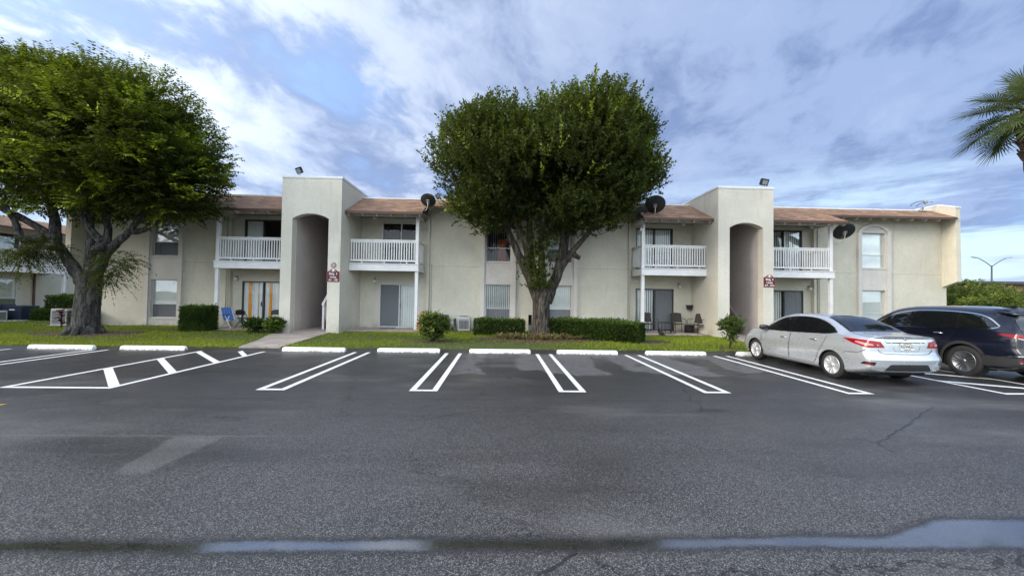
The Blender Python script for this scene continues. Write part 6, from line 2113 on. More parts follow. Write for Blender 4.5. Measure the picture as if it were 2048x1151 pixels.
# --- left tree
lt = thing('tree', 'broad feathery-leaved tree with a thick grey trunk on the lawn at the left', 'tree', (-15.6, 14.95, 0.06))
tx, ty = -15.50, 14.95
mb = MB()
mb.tube(smooth([(tx, ty, -.1), (tx + .02, ty, .3), (tx + .05, ty, 1.0), (tx + .10, ty, 1.9), (tx + .12, ty, 2.4)], 4), [.58, .51, .46, .42, .40, .385, .375, .37, .365, .36, .36, .355, .355, .36, .36, .36, .34], 18)
for ax, ay in ((-.75, -.35), (.75, -.3), (.25, -.75), (-.35, -.7), (.7, .35), (-.75, .3)):
    mb.tube(smooth([(tx + ax * 1.6, ty + ay * 1.5, -.02), (tx + ax * .85, ty + ay * .85, .04), (tx + ax * .42, ty + ay * .42, .30)], 4), [.02, .03, .04, .05, .06, .08, .11, .14, .16], 8)
LL = [([(tx - .05, ty, 1.9), (tx - .50, ty - .1, 2.7), (tx - 1.05, ty - .15, 3.5), (tx - 1.75, ty - .2, 4.1), (tx - 2.9, ty - .3, 4.7), (tx - 4.4, ty - .3, 5.4)], .23, .06),
      ([(tx - 1.05, ty - .15, 3.5), (tx - 1.25, ty, 4.3), (tx - 1.5, ty, 5.4), (tx - 2.2, ty, 7.0)], .20, .07),
      ([(tx - 1.3, ty - .15, 3.65), (tx - 1.9, ty - .4, 3.55), (tx - 2.1, ty - .5, 4.2), (tx - 2.6, ty - .8, 5.4)], .17, .06),
      ([(tx + .05, ty + .05, 2.0), (tx + .0, ty + .1, 3.0), (tx - .05, ty + .1, 4.2), (tx - .1, ty, 5.6), (tx - .2, ty, 7.6)], .20, .06),
      ([(tx + .2, ty, 1.9), (tx + .55, ty - .05, 2.7), (tx + .75, ty - .05, 3.6), (tx + .75, ty - .1, 4.8), (tx + 1.0, ty - .2, 6.6)], .23, .06),
      ([(tx + .60, ty - .05, 2.9), (tx + 1.15, ty - .1, 3.5), (tx + 1.75, ty - .2, 4.0), (tx + 2.4, ty - .3, 4.9), (tx + 3.2, ty - .4, 6.0)], .18, .05),
      ([(tx + 1.6, ty - .2, 3.9), (tx + 2.1, ty - .1, 4.0), (tx + 2.5, ty, 4.5), (tx + 3.0, ty + .2, 5.8)], .13, .05),
      ([(tx + .7, ty, 3.3), (tx + .4, ty - .5, 4.2), (tx + .2, ty - 1.2, 5.6)], .16, .06),
      ([(tx + .7, ty - .05, 3.4), (tx + .72, ty - .35, 3.25), (tx + .73, ty - .42, 3.1)], .20, .13)]
hub = []
for k_, (p, a, b) in enumerate(LL):
    limb(mb, p, a, b, 12, 0.02, 40 + k_)
    hub += [q for q in smooth(p, 4) if q[2] > 3.6]
lobes = [(tx - 1.2, ty - .4, 7.6, 4.6, 3.2, 2.5, 4.0), (tx + 1.9, ty - .4, 7.0, 2.7, 2.8, 2.2, 2.6), (tx - 4.6, ty - .4, 7.6, 3.4, 3.0, 2.8, 2.6), (tx + 3.25, ty - .3, 6.0, 1.35, 1.9, 1.45, 1.2), (tx + .2, ty - .3, 5.6, 3.0, 2.6, 1.4, 1.3), (tx + 1.2, ty - .4, 8.6, 2.6, 2.2, 1.25, 1.1), (tx - 1.8, ty - .3, 9.2, 3.2, 2.2, 1.2, 1.1), (tx - 3.2, ty - .3, 5.6, 2.2, 2.2, 1.0, .6), (tx + 1.9, ty - .3, 5.0, 1.9, 1.8, .9, .9)]
lclip = lambda C: ((C[:, 1] < 16.9) | (C[:, 2] > 6.5)) & (C[:, 2] > 4.55) & (C[:, 0] > -23.5)
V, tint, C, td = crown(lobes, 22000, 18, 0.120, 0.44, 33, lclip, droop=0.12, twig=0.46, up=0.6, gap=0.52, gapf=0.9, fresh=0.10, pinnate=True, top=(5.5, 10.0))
twigs(mb, C, td, 420, hub, 5, 0.017)
mb.build('trunk', MT['bark_l'], lt)
# low sprays hanging off the trunk on both sides
ext = [(tx - 1.75, ty - .5, 3.05, 1.15, .5, .40, 1.0), (tx - 1.0, ty - .5, 3.2, .7, .4, .35, .5), (tx + 1.35, ty - .3, 2.75, .55, .4, .5, .6), (tx + 1.0, ty - .3, 2.2, .35, .3, .3, .3)]
Ve, te, _, _ = crown(ext, 520, 20, 0.095, 0.34, 55, None, droop=0.55, twig=0.5, up=0.1, gap=0.2, fresh=0.05, pinnate=True, shell=0.9)
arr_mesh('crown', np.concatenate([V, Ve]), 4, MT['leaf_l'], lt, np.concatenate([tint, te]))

# --- hedges and shrubs
def leafmass(pts_fn, n, size, wid, seed, up=0.5):
    r = np.random.RandomState(seed)
    P, nv_ = pts_fn(r, n)
    d = unit(nv_ * 0.8 + r.normal(size=P.shape) * 0.55 + np.array([0, 0, up]))
    nm = unit(nv_ + r.normal(size=P.shape) * 0.6)
    Lf = size * (0.7 + 0.6 * r.rand(len(P)))
    V = leaves(P, d, nm, Lf, Lf * wid)
    return V, P
def hedge(name, label, cat, path, wdt, h, n, seed, z0=0.05, mt='leaf_h', size=0.075, wid=0.6, group=None):
    """clipped hedge along a plan polyline"""
    t_ = thing(name, label, cat, (*path[0], z0), group)
    Ls = [math.dist(a, b) for a, b in zip(path[:-1], path[1:])]
    tot = sum(Ls)
    def fn(r, n):
        s = r.rand(n)
        cum = np.cumsum([0] + Ls) / tot
        k = np.clip(np.searchsorted(cum, s) - 1, 0, len(Ls) - 1)
        A = np.array(path)[k]
        Bq = np.array(path)[k + 1]
        f = ((s - cum[k]) / (np.array(Ls)[k] / tot))[:, None]
        c = A + (Bq - A) * f
        d = unit(Bq - A)
        nrm = np.stack([-d[:, 1], d[:, 0]], 1)
        which = r.rand(n)
        u = r.rand(n) * 2 - 1
        v = r.rand(n)
        topm = which < 0.34
        deep = 1 - 0.30 * r.rand(n) ** 2
        off = np.where(topm, u, np.sign(u) * deep)
        zz = np.where(topm, deep, v * 0.97 + 0.03)
        # rounded shoulders and a lumpy surface
        P3 = np.concatenate([c, zz[:, None]], 1)
        lump = 1 + 0.34 * (vnoise(P3 * [1, 1, h], 4.0, seed) - 0.5) + np.where(r.rand(n) < .10, .22 * r.rand(n), 0)
        shoulder = np.where(zz > 0.85, 1 - (zz - 0.85) * 0.8, 1)
        off2 = off * wdt / 2 * lump * shoulder
        P = np.stack([c[:, 0] + nrm[:, 0] * off2, c[:, 1] + nrm[:, 1] * off2, z0 + zz * h * (1 + 0.16 * (vnoise(P3, 3.0, seed + 1) - 0.5)) + np.where(topm & (r.rand(n) < .12), .10 * r.rand(n), 0)], 1)
        nn = np.where(topm[:, None], np.array([0, 0, 1.0]), np.concatenate([nrm * np.sign(off)[:, None], np.zeros((n, 1))], 1))
        # ends
        ends = (r.rand(n) < min(0.5, wdt / tot * 0.9))
        e = (r.rand(n) < 0.5)
        ce = np.where(e[:, None], np.array(path[0]), np.array(path[-1]))
        de = np.where(e[:, None], -d, d)
        Pe = np.stack([ce[:, 0] + nrm[:, 0] * u * wdt / 2 + de[:, 0] * 0.05, ce[:, 1] + nrm[:, 1] * u * wdt / 2 + de[:, 1] * 0.05, z0 + v * h], 1)
        P = np.where(ends[:, None], Pe, P)
        nn = np.where(ends[:, None], np.concatenate([de, np.zeros((n, 1))], 1), nn)
        return P, nn
    V, P = leafmass(fn, n, size, wid, seed)
    tint = np.clip(vnoise(P, 3.0, seed + 2) * 0.7 + NR.rand(len(P)) * 0.35, 0, 1)
    tint = np.where((P[:, 2] > z0 + h * 0.93) & (NR.rand(len(P)) < 0.5), 1.0 + 0.6 * NR.rand(len(P)), tint)
    arr_mesh('foliage', V, 4, MT[mt], t_, tint)
    mb = MB()
    r_ = random.Random(seed)
    for i in range(int(26 * tot)):
        s = r_.random() * tot
        k = 0
        while k < len(Ls) - 1 and s > Ls[k]:
            s -= Ls[k]
            k += 1
        f = s / Ls[k]
        x = path[k][0] + (path[k + 1][0] - path[k][0]) * f + r_.uniform(-.12, .12)
        y = path[k][1] + (path[k + 1][1] - path[k][1]) * f + r_.uniform(-.12, .12)
        mb.tube([(x, y, 0.0), (x + r_.uniform(-.1, .1), y + r_.uniform(-.1, .1), z0 + h * .5), (x + r_.uniform(-.25, .25), y + r_.uniform(-.2, .2), z0 + h * .88)], [.018, .012, .006], 5, False)
    mb.build('stems', MT['stem'], t_)
    return t_
hedge('hedge', 'small dark clipped hedge under the window left of the centre tree', 'hedge', [(-0.95, 16.35), (0.10, 16.45), (0.95, 16.5)], 0.85, 0.66, 11000, 3)
hedge('hedge', 'long dark clipped hedge right of the centre tree running towards the car park', 'hedge', [(2.35, 16.3), (3.2, 15.75), (4.2, 15.0), (5.2, 14.2)], 0.95, 0.72, 26000, 4)
hedge('hedge', 'clipped box-shaped bush in front of the striped-curtain patio', 'hedge', [(-12.72, 16.25), (-11.98, 16.3)], 0.9, 1.06, 10000, 6, size=0.08)
hedge('hedge', 'leafy hedge behind the burgundy plant left of the grey trunk', 'hedge', [(-23.4, 21.3), (-20.4, 20.8)], 1.1, 1.35, 11000, 8, size=0.10)
hedge('shrub', 'small dark shrub beside the navy air conditioner', 'shrub', [(-24.0, 21.0), (-22.9, 21.0)], 0.8, 0.62, 3200, 9, size=0.10)

def shrub(name, label, cx, cy, blobs, n, per, size, wid, seed, mt, fresh=0.08, z0=0.05, group=None, stems=9, up=0.6):
    t_ = thing(name, label, 'shrub', (cx, cy, z0), group)
    lobes = [(cx + a, cy + b, z0 + c_, d, e, f, w_) for a, b, c_, d, e, f, w_ in blobs]
    V, tint, C, td = crown(lobes, n, per, size, wid, seed, lambda C: C[:, 2] > z0 + 0.08, droop=0.2, twig=0.2, up=up, gap=0.40, gapf=4.0, fresh=fresh, shell=0.7, inner=0.25)
    arr_mesh('foliage', V, 4, MT[mt], t_, tint)
    mb = MB()
    r_ = np.random.RandomState(seed)
    for i in r_.choice(len(C), min(stems * 3, len(C)), replace=False):
        c = C[i]
        mb.tube([(cx + r_.normal() * .05, cy + r_.normal() * .05, z0 - .05), ((cx + c[0]) / 2, (cy + c[1]) / 2, z0 + (c[2] - z0) * .55), tuple(c)], [.018, .012, .005], 5, False)
    mb.build('stems', MT['stem'], t_)
    return t_
shrub('shrub', 'yellow-green leafy shrub beside the red cone and white post', -2.35, 13.75, [(0.03, 0, .58, .40, .36, .36, 2), (-.16, 0, .68, .24, .25, .28, 1), (.27, 0, .58, .25, .25, .27, 1), (0, 0, .30, .22, .22, .2, .5)], 560, 9, 0.095, 0.55, 71, 'leaf_s', 0.10)
shrub('shrub', 'low dark leafy shrub in front of the striped curtains, left of its pair', -9.78, 15.85, [(0, 0, .32, .23, .26, .19, 2), (-.17, 0, .38, .14, .18, .14, .7)], 230, 9, 0.095, 0.6, 72, 'leaf_h', 0.05)
shrub('shrub', 'low dark leafy shrub against the left stair tower, right of its pair', -9.02, 15.75, [(0, 0, .32, .23, .26, .19, 2), (.10, 0, .42, .16, .18, .16, .7)], 240, 9, 0.095, 0.6, 73, 'leaf_h', 0.05)
st_ = thing('small_tree', 'small ornamental bush-topped sapling in front of the right stair tower', 'tree', (7.93, 12.98, 0.04))
V, tint, C, td = crown([(7.95, 12.98, .78, .30, .28, .20, 2), (8.05, 12.98, .92, .2, .2, .16, .8), (7.93, 12.98, .40, .12, .12, .14, .35)], 260, 9, 0.085, 0.5, 81, None, droop=.2, twig=.15, up=.6, gap=.35, gapf=5, fresh=.06, shell=.7)
arr_mesh('crown', V, 4, MT['leaf_s'], st_, tint)
mb = MB()
limb(mb, [(7.90, 12.98, -.02), (7.93, 12.98, .25), (7.90, 12.97, .5), (7.98, 12.98, .85)], .028, .012, 8, .006, 2)
limb(mb, [(7.92, 12.98, .05), (8.0, 12.99, .35), (8.02, 12.99, .8)], .018, .008, 8, .006, 3)
limb(mb, [(7.92, 12.98, .3), (7.82, 12.98, .55), (7.78, 12.98, .78)], .014, .006, 8, .004, 4)
mb.build('trunk', MT['stem'], st_)

def straps(name, label, cat, cx, cy, n, L, W, seed, mt, z0, spread=0.9, tall=0.0, group=None, stem=None):
    """rosette of strap leaves, optionally up a stem"""
    r = np.random.RandomState(seed)
    t_ = thing(name, label, cat, (cx, cy, z0), group)
    Vs, T = [], []
    for i in range(n):
        a = r.uniform(0, 6.283)
        zz = z0 + tall * r.rand() ** 0.6
        d = np.array([math.cos(a), math.sin(a), 0])
        s = np.array([-math.sin(a), math.cos(a), 0])
        el = r.uniform(0.35, 1.25) * (1 if tall == 0 else 0.9)
        l = L * r.uniform(.7, 1.15)
        base = np.array([cx, cy, zz])
        p = [base]
        for k in range(1, 4):
            e = el - spread * (k / 3.0) ** 1.5
            p.append(p[-1] + (d * math.cos(e) + np.array([0, 0, math.sin(e)])) * l / 3)
        w_ = [W * .6, W, W * .8, W * .1]
        for k in range(3):
            Vs += [p[k] - s * w_[k] / 2, p[k] + s * w_[k] / 2, p[k + 1] + s * w_[k + 1] / 2, p[k + 1] - s * w_[k + 1] / 2]
            T.append(min(1.9, r.rand() * 1.5 + (0.2 if k == 2 else 0)))
    arr_mesh('leaves', np.array(Vs), 4, MT[mt], t_, np.array(T))
    if stem:
        mb = MB()
        mb.tube([(cx, cy, z0 - .1), (cx + .02, cy, z0 + tall * .5), (cx, cy, z0 + tall)], [.022, .018, .012], 6)
        mb.build('stem', MT['stem'], t_)
    return t_
straps('ti_plant', 'burgundy-leaved plant on a thin stem left of the big grey trunk', 'plant', -18.5, 16.9, 46, .36, .085, 5, 'leaf_ti', .12, 1.0, .75, stem=True)
brom = []
r_ = random.Random(4)
for i in range(72):
    for _ in range(40):
        x, y = r_.uniform(-.15, 3.5), r_.uniform(14.45, 15.75)
        ok = ((x - 1.65) / 1.85) ** 2 + ((y - 15.15) / .65) ** 2 < 1 and math.hypot(x - bx, y - by) > .75 and all(math.hypot(x - a, y - b) > .13 for a, b in brom)
        if ok:
            brom.append((x, y))
            break
pb = straps('bromeliad', 'reddish bromeliad clump in the bed round the foot of the centre tree', 'plant', brom[0][0], brom[0][1], 22, .30, .035, 90, 'leaf_brom', .05, 1.0, group='bromeliads round the centre tree')
pb2 = straps('bromeliad', 'reddish bromeliad clump in the bed round the foot of the centre tree', 'plant', brom[1][0], brom[1][1], 18, .26, .04, 91, 'leaf_brom', .05, .8, group='bromeliads round the centre tree')
for i, (x, y) in enumerate(brom[2:]):
    dup((pb, pb2)[i % 2], (x, y, .05), r_.uniform(0, 6.28), scale=r_.uniform(.95, 1.5))

# --- sabal palm at the right edge
pt_ = thing('palm_tree', 'fan-leaved palm at the right edge with a rough brown trunk', 'palm', (17.75, 12.3, 0.0))
pc = Vector((17.66, 12.1, 8.02))
mb = MB()
tp = smooth([(18.3, 12.3, -.1), (18.25, 12.3, 2.0), (18.15, 12.25, 4.2), (17.85, 12.18, 6.6), (17.55, 12.1, 7.9)], 6)
mb.tube(tp, [.27 + .03 * math.sin(i * 1.9) + (.06 if i > len(tp) - 7 else 0) for i in range(len(tp))], 16)
for i in range(42):
    a, z = i * 2.4, 6.4 + 1.5 * (i / 42)
    q = Vector((17.55 + (7.9 - z) * .28, 12.1 + (7.9 - z) * .06, z))
    d = Vector((math.cos(a), math.sin(a), 0))
    mb.tube([tuple(q + d * .22), tuple(q + d * .34 + Vector((0, 0, .18))), tuple(q + d * .46 + Vector((0, 0, .42)))], [.06, .045, .02], 6)
mb.build('trunk', MT['bark_p'], pt_)
r_ = np.random.RandomState(6)
for i in range(34):
    a = i * 2.39996 + r_.uniform(-.2, .2)
    el = R(80) - R(106) * ((i + .5) / 34) ** 0.85
    d = Vector((math.cos(a) * math.cos(el), math.sin(a) * math.cos(el), math.sin(el)))
    pl_ = r_.uniform(.75, 1.1)
    h0 = pc + d * .1
    h1 = h0 + d * pl_ * .6 + Vector((0, 0, .02))
    h2 = h0 + d * pl_ - Vector((0, 0, .10 + .12 * (1 - abs(math.sin(el)))))
    dd = (h2 - h1).normalized()
    sid = dd.cross(Vector((0, 0, 1)))
    if sid.length < .05: sid = Vector((1, 0, 0))
    sid.normalize()
    nrm_ = sid.cross(dd)
    Vs, T = [], []
    nl = 44
    for k in range(nl):
        f = (k / (nl - 1) - .5) * 2
        an = f * R(150)
        # costapalmate: the midrib curves down, leaflets splay and their tips droop
        v = dd * math.cos(an) + sid * math.sin(an)
        l = r_.uniform(.80, 1.0) * (.86 - .22 * abs(f) ** 2)
        rise = nrm_ * (.25 * abs(math.sin(an)))
        b0 = h2 + dd * (.18 * math.cos(an))
        p1 = b0 + (v + rise).normalized() * l * .55
        p2 = b0 + (v + rise * .4).normalized() * l * .95 - Vector((0, 0, l * r_.uniform(.0, .12)))
        ws = v.cross(nrm_).normalized()
        for (pa, wa), (pb_, wb) in (((b0, .011), (p1, .019)), ((p1, .019), (p2, .003))):
            Vs += [pa - ws * wa, pa + ws * wa, pb_ + ws * wb, pb_ - ws * wb]
            T.append(float(np.clip(.35 + .5 * r_.rand() + (.35 if el > .5 else -.15), 0, 1.6)))
    fr_ = arr_mesh('frond', np.array([tuple(q) for q in Vs]), 4, MT['palmleaf'], pt_, np.array(T))
    mb = MB()
    mb.tube([tuple(h0), tuple(h1), tuple(h2)], [.026, .018, .012], 6)
    mb.build('leaf_stalk', MT['leaf_stalk'] if 'leaf_stalk' in MT else MT.setdefault('leaf_stalk', mat('leaf_stalk', (.12, .15, .04), .5)), fr_)

# --- lawn grass: short blades over the part of the lawn the street side shows
def grass_ok(x, y):
    ok = y > EDGE_np(x) + 0.01
    for cx, cy, rx, ry, _ in BARE: ok &= (((x - cx) / rx) ** 2 + ((y - cy) / ry) ** 2 > 1.0) | (NR.rand(len(x)) < .06)
    ok &= ~((x > -9.15) & (x < -6.75) & (y < 16.2) & (x > -8.05 - (y - 12.15) * .28) & (x < -6.76 - (y - 12.18) * .05))
    ok &= ~((x > 9.45) & (x < 11.5) & (y > 13.0))
    ok &= ~((x > -12.6) & (x < -3.3) & (y > 16.65)) & ~((x > 6.2) & (x < 15.5) & (y > 16.65)) & ~((x > -9.1) & (x < -6.55) & (y > 16.0)) & ~((x > 9.2) & (x < 11.8) & (y > 16.0))
    ok &= ~((x > -19.3) & (x < 21.9) & (y > 18.1))
    return ok
def EDGE_np(x): return 12.28 + 0.012 * x + 0.035 * np.sin(x * 1.7) + 0.03 * np.sin(x * 4.3 + 1) + 0.02 * np.sin(x * 9.1)
def LZ_np(x, y): return 0.012 + 0.105 * np.clip((y - 12.2) / 5.0, 0, 1) + 0.012 * np.sin(x * 0.9) * np.sin(y * 1.3)
N = 130000
gx, gy = NR.uniform(-24, 13, N), 12.1 + 6.0 * NR.rand(N) ** 1.15
far = NR.rand(N) < .10
gx = np.where(far, NR.uniform(-30, -18.5, N), gx)
gy = np.where(far, NR.uniform(12.0, 26, N), gy)
ok = grass_ok(gx, gy)
gx, gy = gx[ok], gy[ok]
patchy = vnoise(np.stack([gx, gy, gx * 0], 1), 1.3, 77)
kp = NR.rand(len(gx)) < np.clip(.10 + patchy * 1.2, .12, 1)
gx, gy, patchy = gx[kp], gy[kp], patchy[kp]
n = len(gx)
P = np.stack([gx, gy, LZ_np(gx, gy) - .012], 1)
d = unit(NR.normal(size=(n, 3)) * [.55, .55, .2] + [0, 0, 1])
Lf = .05 + .06 * NR.rand(n) + .025 * (patchy - .5)
V = leaves(P, d, NR.normal(size=(n, 3)) * [1, 1, .1], Lf, .012 + .014 * NR.rand(n))
tag(arr_mesh('grass', V, 4, MT['grass'], None, np.clip(patchy * 1.0 + NR.rand(n) * .5 - .2 + (NR.rand(n) < .06) * .8, 0, 1.9)), kind='stuff')

# --- leaf litter under the trees and along the lawn edge
nl_ = 700
lx = np.concatenate([NR.normal(1.6, 2.2, nl_), NR.normal(-15.0, 3.0, nl_), NR.uniform(-18, 8, 160)])
ly = np.concatenate([NR.normal(14.4, 0.9, nl_), NR.normal(14.2, 1.0, nl_), NR.normal(12.1, 0.35, 160)])
kp = (ly > 11.0) & (ly < 16.0)
lx, ly = lx[kp], ly[kp]
lz = np.where(ly > EDGE_np(lx) + .05, LZ_np(lx, ly) + .045, .006)
P = np.stack([lx, ly, lz], 1)
V = leaves(P, NR.normal(size=P.shape) * [1, 1, .15], NR.normal(size=P.shape) * .25 + [0, 0, 1], .06 + .04 * NR.rand(len(P)), .03 + .02 * NR.rand(len(P)))
MT['leaf_dry'] = leafmat('leaf_fallen', (.10, .055, .025), (.22, .14, .05), (.34, .26, .06), .8, .1, .2)
tag(arr_mesh('leaf_litter', V, 4, MT['leaf_dry'], None, NR.rand(len(P)) * 1.5), kind='stuff')

# --- bushes beyond the right end of the building
for k_, (x, y, w_, h, sd_, lb) in enumerate([(30.5, 24.5, 3.0, 2.95, 1, 'tall sunlit bush directly right of the building end'), (35.0, 27.0, 3.0, 3.1, 2, 'sunlit bush below the twin-arm street lamp'), (39.5, 29.5, 3.4, 3.1, 3, 'broad sunlit bush at the right edge above the SUV'), (28.5, 21.2, 1.9, 2.0, 4, 'lower bush close behind the dark SUV roof, left of its neighbour'), (32.5, 22.0, 2.6, 2.05, 5, 'lower bush behind the dark SUV roof at the right')]):
    t_ = thing('bush', lb, 'bush', (x, y, 0.0), 'bushes beyond the building end')
    lobes = [(x + a * w_ * .5, y + b * 1.2, h * c_, w_ * .42, 1.5, h * .33, 1) for a, b, c_ in ((-.7, 0, .55), (0, .2, .68), (.7, 0, .58), (-.3, -.6, .35), (.5, -.6, .35))]
    V, tint, C, td = crown(lobes, 900, 9, .20, .5, 300 + sd_, None, droop=.1, twig=.35, up=.6, gap=.35, gapf=1.4, fresh=.10, shell=.5)
    arr_mesh('foliage', V, 4, MT['leaf_far'], t_, tint)
    mb = MB()
    for i in range(14): mb.tube([(x + (i - 7) * .1, y, -.1), tuple(C[i * 13])], [.05, .015], 5, False)
    mb.build('stems', MT['stem'], t_)
# ------------------------------------------------------------------ neighbouring building on the left, facing the lawn
nb = thing('apartment_building', 'neighbouring stucco apartment building seen end-on behind the left tree', 'building', (-30.3, 24.0, 0.0))
NX, NB = -30.3, -28.6
mb = MB()
mb.box(NX - 8, NX, 6.0, 40.0, 0, 5.75)
mb.build('wall', MT['stucco'], nb)
mb = MB()
mb.prism([(NB - .35 + 1.0, 5.30), (NX - 1.9, 6.45), (NX - 8, 6.45), (NX - 8, 6.3), (NX - 1.9, 6.3), (NB - .35 + 1.0, 5.18)], 'y', 5.5, 27.2)
nr_ = mb.build('roof', MT['shingle'], nb)
mb = MB()
mb.prism([(NX + .65, 5.83), (NX - 1.9, 6.45), (NX - 8, 6.45), (NX - 8, 6.3), (NX - 1.9, 6.3), (NX + .65, 5.71)], 'y', 27.22, 40.0)
mb.build('roof', MT['shingle'], nb)
B('fascia', MT['fascia'], nr_, (NB + .652, NB + .675, 5.5, 27.2, 5.16, 5.29))
bb = B('balcony', MT['soffit'], nb, (NX + .002, NB - .06, 12.0, 26.5, 2.86, 3.05))
B('fascia', MT['white'], bb, (NB - .058, NB, 12.0, 26.56, 2.72, 3.05), (NX + .004, NB - .06, 26.502, 26.56, 2.72, 3.05), (NB - .08, NB + .03, 12.0, 26.6, 3.052, 3.085))
for y in (13.0, 17.5, 22.0, 26.3):
    B('post', MT['white'], bb, (NB - .20, NB - .06, y - .07, y + .07, .05, 2.858))
for y in (13.0, 26.3):
    B('post', MT['white'], bb, (NB - .20, NB - .06, y - .07, y + .07, 3.086, 5.2))
mb = MB()
xc = NB - .13
mb.box(xc - .05, xc + .05, 12.0, 26.22, 4.08, 4.13).box(xc - .022, xc + .022, 12.0, 26.22, 3.16, 3.24).box(xc - .02, xc + .02, 12.0, 26.22, 4.0, 4.079)
y = 12.05
while y < 26.2:
    mb.box(xc + .0225, xc + .042, y - .021, y + .021, 3.165, 4.07)
    y += .11
mb.build('railing', MT['white'], bb)
for y0, y1, z0, z1, lo in ((22.6, 25.1, .55, 2.35, 1), (23.0, 25.3, 3.15, 5.15, 0), (17.0, 19.4, .2, 2.3, 1), (17.0, 19.2, 3.15, 5.15, 0)):
    w_ = B('window', MT['dark_room'], nb, (NX + .001, NX + .012, y0, y1, z0, z1))
    if lo: B('roller_shade', MT['blind_w'], w_, (NX + .014, NX + .018, y0 + .04, y1 - .04, z0 + .6, z1 - .04))
    else: B('roller_shade', MT['blind_g'], w_, (NX + .014, NX + .018, y0 + .04, (y0 + y1) / 2, z0 + .04, z1 - .04))
    B('pane', MT['glass'], w_, (NX + .03, NX + .034, y0 + .04, y1 - .04, z0 + .04, z1 - .04))
    ym = (y0 + y1) / 2
    if lo: B('frame', MT['alu'], w_, (NX + .001, NX + .06, y0 - .04, y0 + .03, z0, z1), (NX + .001, NX + .06, y1 - .03, y1 + .04, z0, z1), (NX + .001, NX + .06, y0 + .03, y1 - .03, z1 - .03, z1 + .05), (NX + .001, NX + .06, y0 + .03, y1 - .03, z0 - .05, z0 + .03), (NX + .02, NX + .058, y0 + .03, y1 - .03, z0 + .57, z0 + .62))
    else: B('frame', MT['white_metal'], w_, (NX + .001, NX + .06, y0 - .04, y0 + .03, z0, z1), (NX + .001, NX + .06, y1 - .03, y1 + .04, z0, z1), (NX + .001, NX + .06, y0 + .03, y1 - .03, z1 - .03, z1 + .05), (NX + .001, NX + .06, y0 + .03, y1 - .03, z0 - .05, z0 + .03), (NX + .02, NX + .058, ym - .03, ym + .03, z0 + .031, z1 - .031))
mb = MB(); mb.tube([(NX + .07, 26.0, .1), (NX + .07, 26.0, 2.86)], .06, 8)
mb.build('downspout', MT['brownpipe'], nb)
E8 = MB(); E8.prism([(27.2, 0.0), (27.2, 5.70), (40, 5.70), (40, 0.0)], 'x', NX + .003, NX + .05)

# ------------------------------------------------------------------ far right: street lamp and low roofline
sl_ = thing('street_lamp', 'tall twin-arm street lamp far beyond the bushes at the right', 'street lamp', (79.9, 60.0, 0.0))
mb = MB(); mb.tube([(79.9, 60, 0), (79.95, 60, 4.0), (80.0, 60, 7.9)], [.16, .12, .09], 10); mb.build('pole', MT['acdark'], sl_)
for s in (-1, 1):
    mb = MB(); mb.tube(smooth([(80.0, 60, 7.7), (80 + s * .9, 60, 8.35), (80 + s * 2.0, 60, 8.95), (80 + s * 2.5, 60, 9.12)], 4), .055, 8); am = mb.build('arm', MT['acdark'], sl_)
    mb = MB(); mb.T = Matrix.Translation((80 + s * 2.95, 60, 9.2)) @ Matrix.Rotation(R(-s * 8), 4, 'Y'); mb.cbox(-.5, .5, -.14, .14, -.07, .07, .04); mb.build('lamp_head', MT['acgrey'], am)
fb = thing('house', 'low tan building with a dark roof edge beyond the bushes at the right', 'building', (66, 48, 0))
B('wall', mat('tan_wall', (.40, .27, .15), .8), fb, (61, 84, 46, 58, 0, 4.1))
rf_ = MB(); rf_.prism([(56.5, 4.12), (86, 4.12), (86, 4.55), (56.5, 4.42)], 'y', 45, 59); rf_.build('roof', MT['acdark'], fb)
for x in (63, 68, 73, 78): B('window', MT['dark_room'], fb, (x, x + 1.6, 45.95, 45.999, 1.0, 2.6))

# far trees along the horizon, seen only as one low dark band between things
r2 = np.random.RandomState(8)
lobes = [(x, 95 + 6 * math.sin(x), 1.2, 5, 4, 1.6 + .5 * math.sin(x * 1.7), 1) for x in range(-150, 180, 6)]
V, tint, C, td = crown(lobes, 5200, 8, .9, .6, 400, None, droop=.1, twig=1.0, up=.6, gap=.2, gapf=.3, fresh=.02, shell=.6)
tag(arr_mesh('treeline', V, 4, MT['leaf_h'], None, tint), kind='stuff')

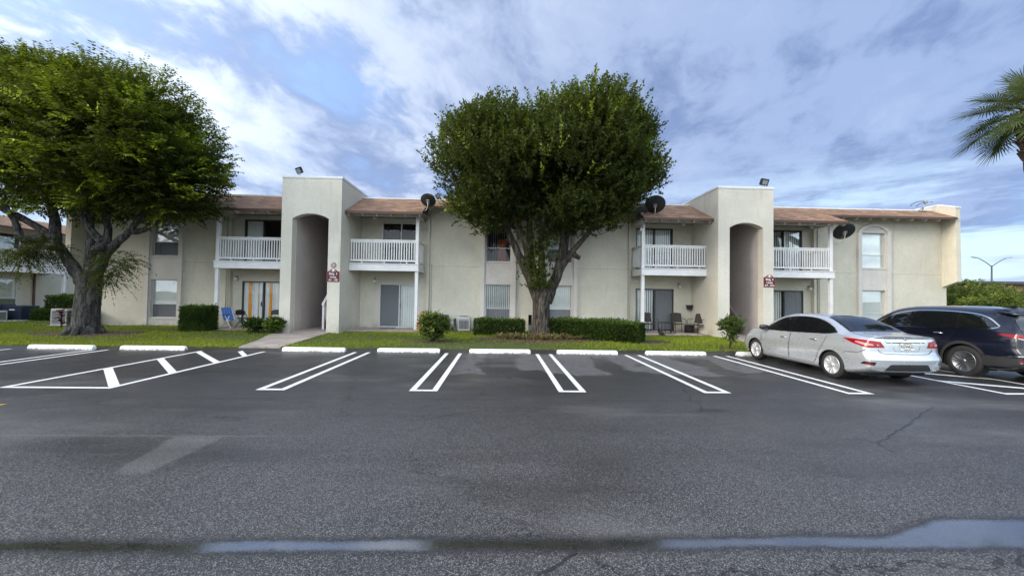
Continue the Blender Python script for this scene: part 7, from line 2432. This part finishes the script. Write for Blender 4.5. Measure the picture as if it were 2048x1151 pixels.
# ------------------------------------------------------------------ black cat at the patio edge
def skin_animal():
    t_ = thing('cat', 'black cat sitting at the edge of the right patio slab with its tail out', 'cat', (7.0, 16.6, 0.04))
    pts = {  # local: x to the right (tail), y depth, z up ; the cat faces away to the left
        'pelvis': ((.13, .02, .10), .085), 'belly': ((.06, .02, .14), .085), 'chest': ((-.01, .02, .19), .075), 'neck': ((-.05, .02, .25), .048), 'head': ((-.075, .005, .285), .050), 'muzzle': ((-.10, -.035, .272), .026),
        'sh_l': ((-.02, -.03, .14), .03), 'el_l': ((-.03, -.045, .08), .022), 'pw_l': ((-.05, -.05, .015), .018), 'tw_l': ((-.07, -.055, .012), .016),
        'sh_r': ((-.02, .07, .14), .03), 'el_r': ((-.03, .085, .08), .022), 'pw_r': ((-.05, .09, .015), .018), 'tw_r': ((-.07, .09, .012), .016),
        'th_l': ((.10, -.05, .08), .055), 'kn_l': ((.04, -.075, .06), .035), 'hk_l': ((.12, -.08, .02), .02), 'ft_l': ((.04, -.085, .014), .018),
        'th_r': ((.10, .09, .08), .055), 'kn_r': ((.04, .11, .06), .035), 'hk_r': ((.12, .115, .02), .02), 'ft_r': ((.04, .12, .014), .018),
        't1': ((.20, .02, .045), .026), 't2': ((.28, .01, .03), .018), 't3': ((.36, -.01, .025), .016), 't4': ((.43, -.02, .02), .012)}
    ed = [('pelvis', 'belly'), ('belly', 'chest'), ('chest', 'neck'), ('neck', 'head'), ('head', 'muzzle'), ('chest', 'sh_l'), ('sh_l', 'el_l'), ('el_l', 'pw_l'), ('pw_l', 'tw_l'), ('chest', 'sh_r'), ('sh_r', 'el_r'), ('el_r', 'pw_r'), ('pw_r', 'tw_r'),
          ('pelvis', 'th_l'), ('th_l', 'kn_l'), ('kn_l', 'hk_l'), ('hk_l', 'ft_l'), ('pelvis', 'th_r'), ('th_r', 'kn_r'), ('kn_r', 'hk_r'), ('hk_r', 'ft_r'), ('pelvis', 't1'), ('t1', 't2'), ('t2', 't3'), ('t3', 't4')]
    names = list(pts)
    me = bpy.data.meshes.new('body')
    me.from_pydata([pts[k][0] for k in names], [(names.index(a), names.index(b)) for a, b in ed], [])
    o = link(bpy.data.objects.new('body', me))
    md = o.modifiers.new('skin', 'SKIN')
    for i, k in enumerate(names):
        me.skin_vertices[0].data[i].radius = (pts[k][1],) * 2
    me.skin_vertices[0].data[names.index('pelvis')].use_root = True
    o.modifiers.new('sub', 'SUBSURF').render_levels = 2
    o.modifiers['sub'].levels = 2
    dg = bpy.context.evaluated_depsgraph_get()
    dg.update()
    m2 = bpy.data.meshes.new_from_object(o.evaluated_get(dg))
    bpy.data.objects.remove(o)
    mb = MB()
    mb.add([tuple(v.co) for v in m2.vertices], [tuple(p.vertices) for p in m2.polygons], True)
    for s in (-1, 1):
        mb.tube([(-.07 + .0, .005 + s * .026, .318), (-.072, .005 + s * .032, .355)], [.020, .002], 6)
    mb.v = [(7.05 + p[0] * 1.05, 16.58 + p[1] * 1.05, .045 + p[2] * 1.05) for p in mb.v]
    mb.build('body', mat('black_fur', (.008, .008, .009), .7, bstr=.4, bscale=120), t_, recalc=True)
skin_animal()
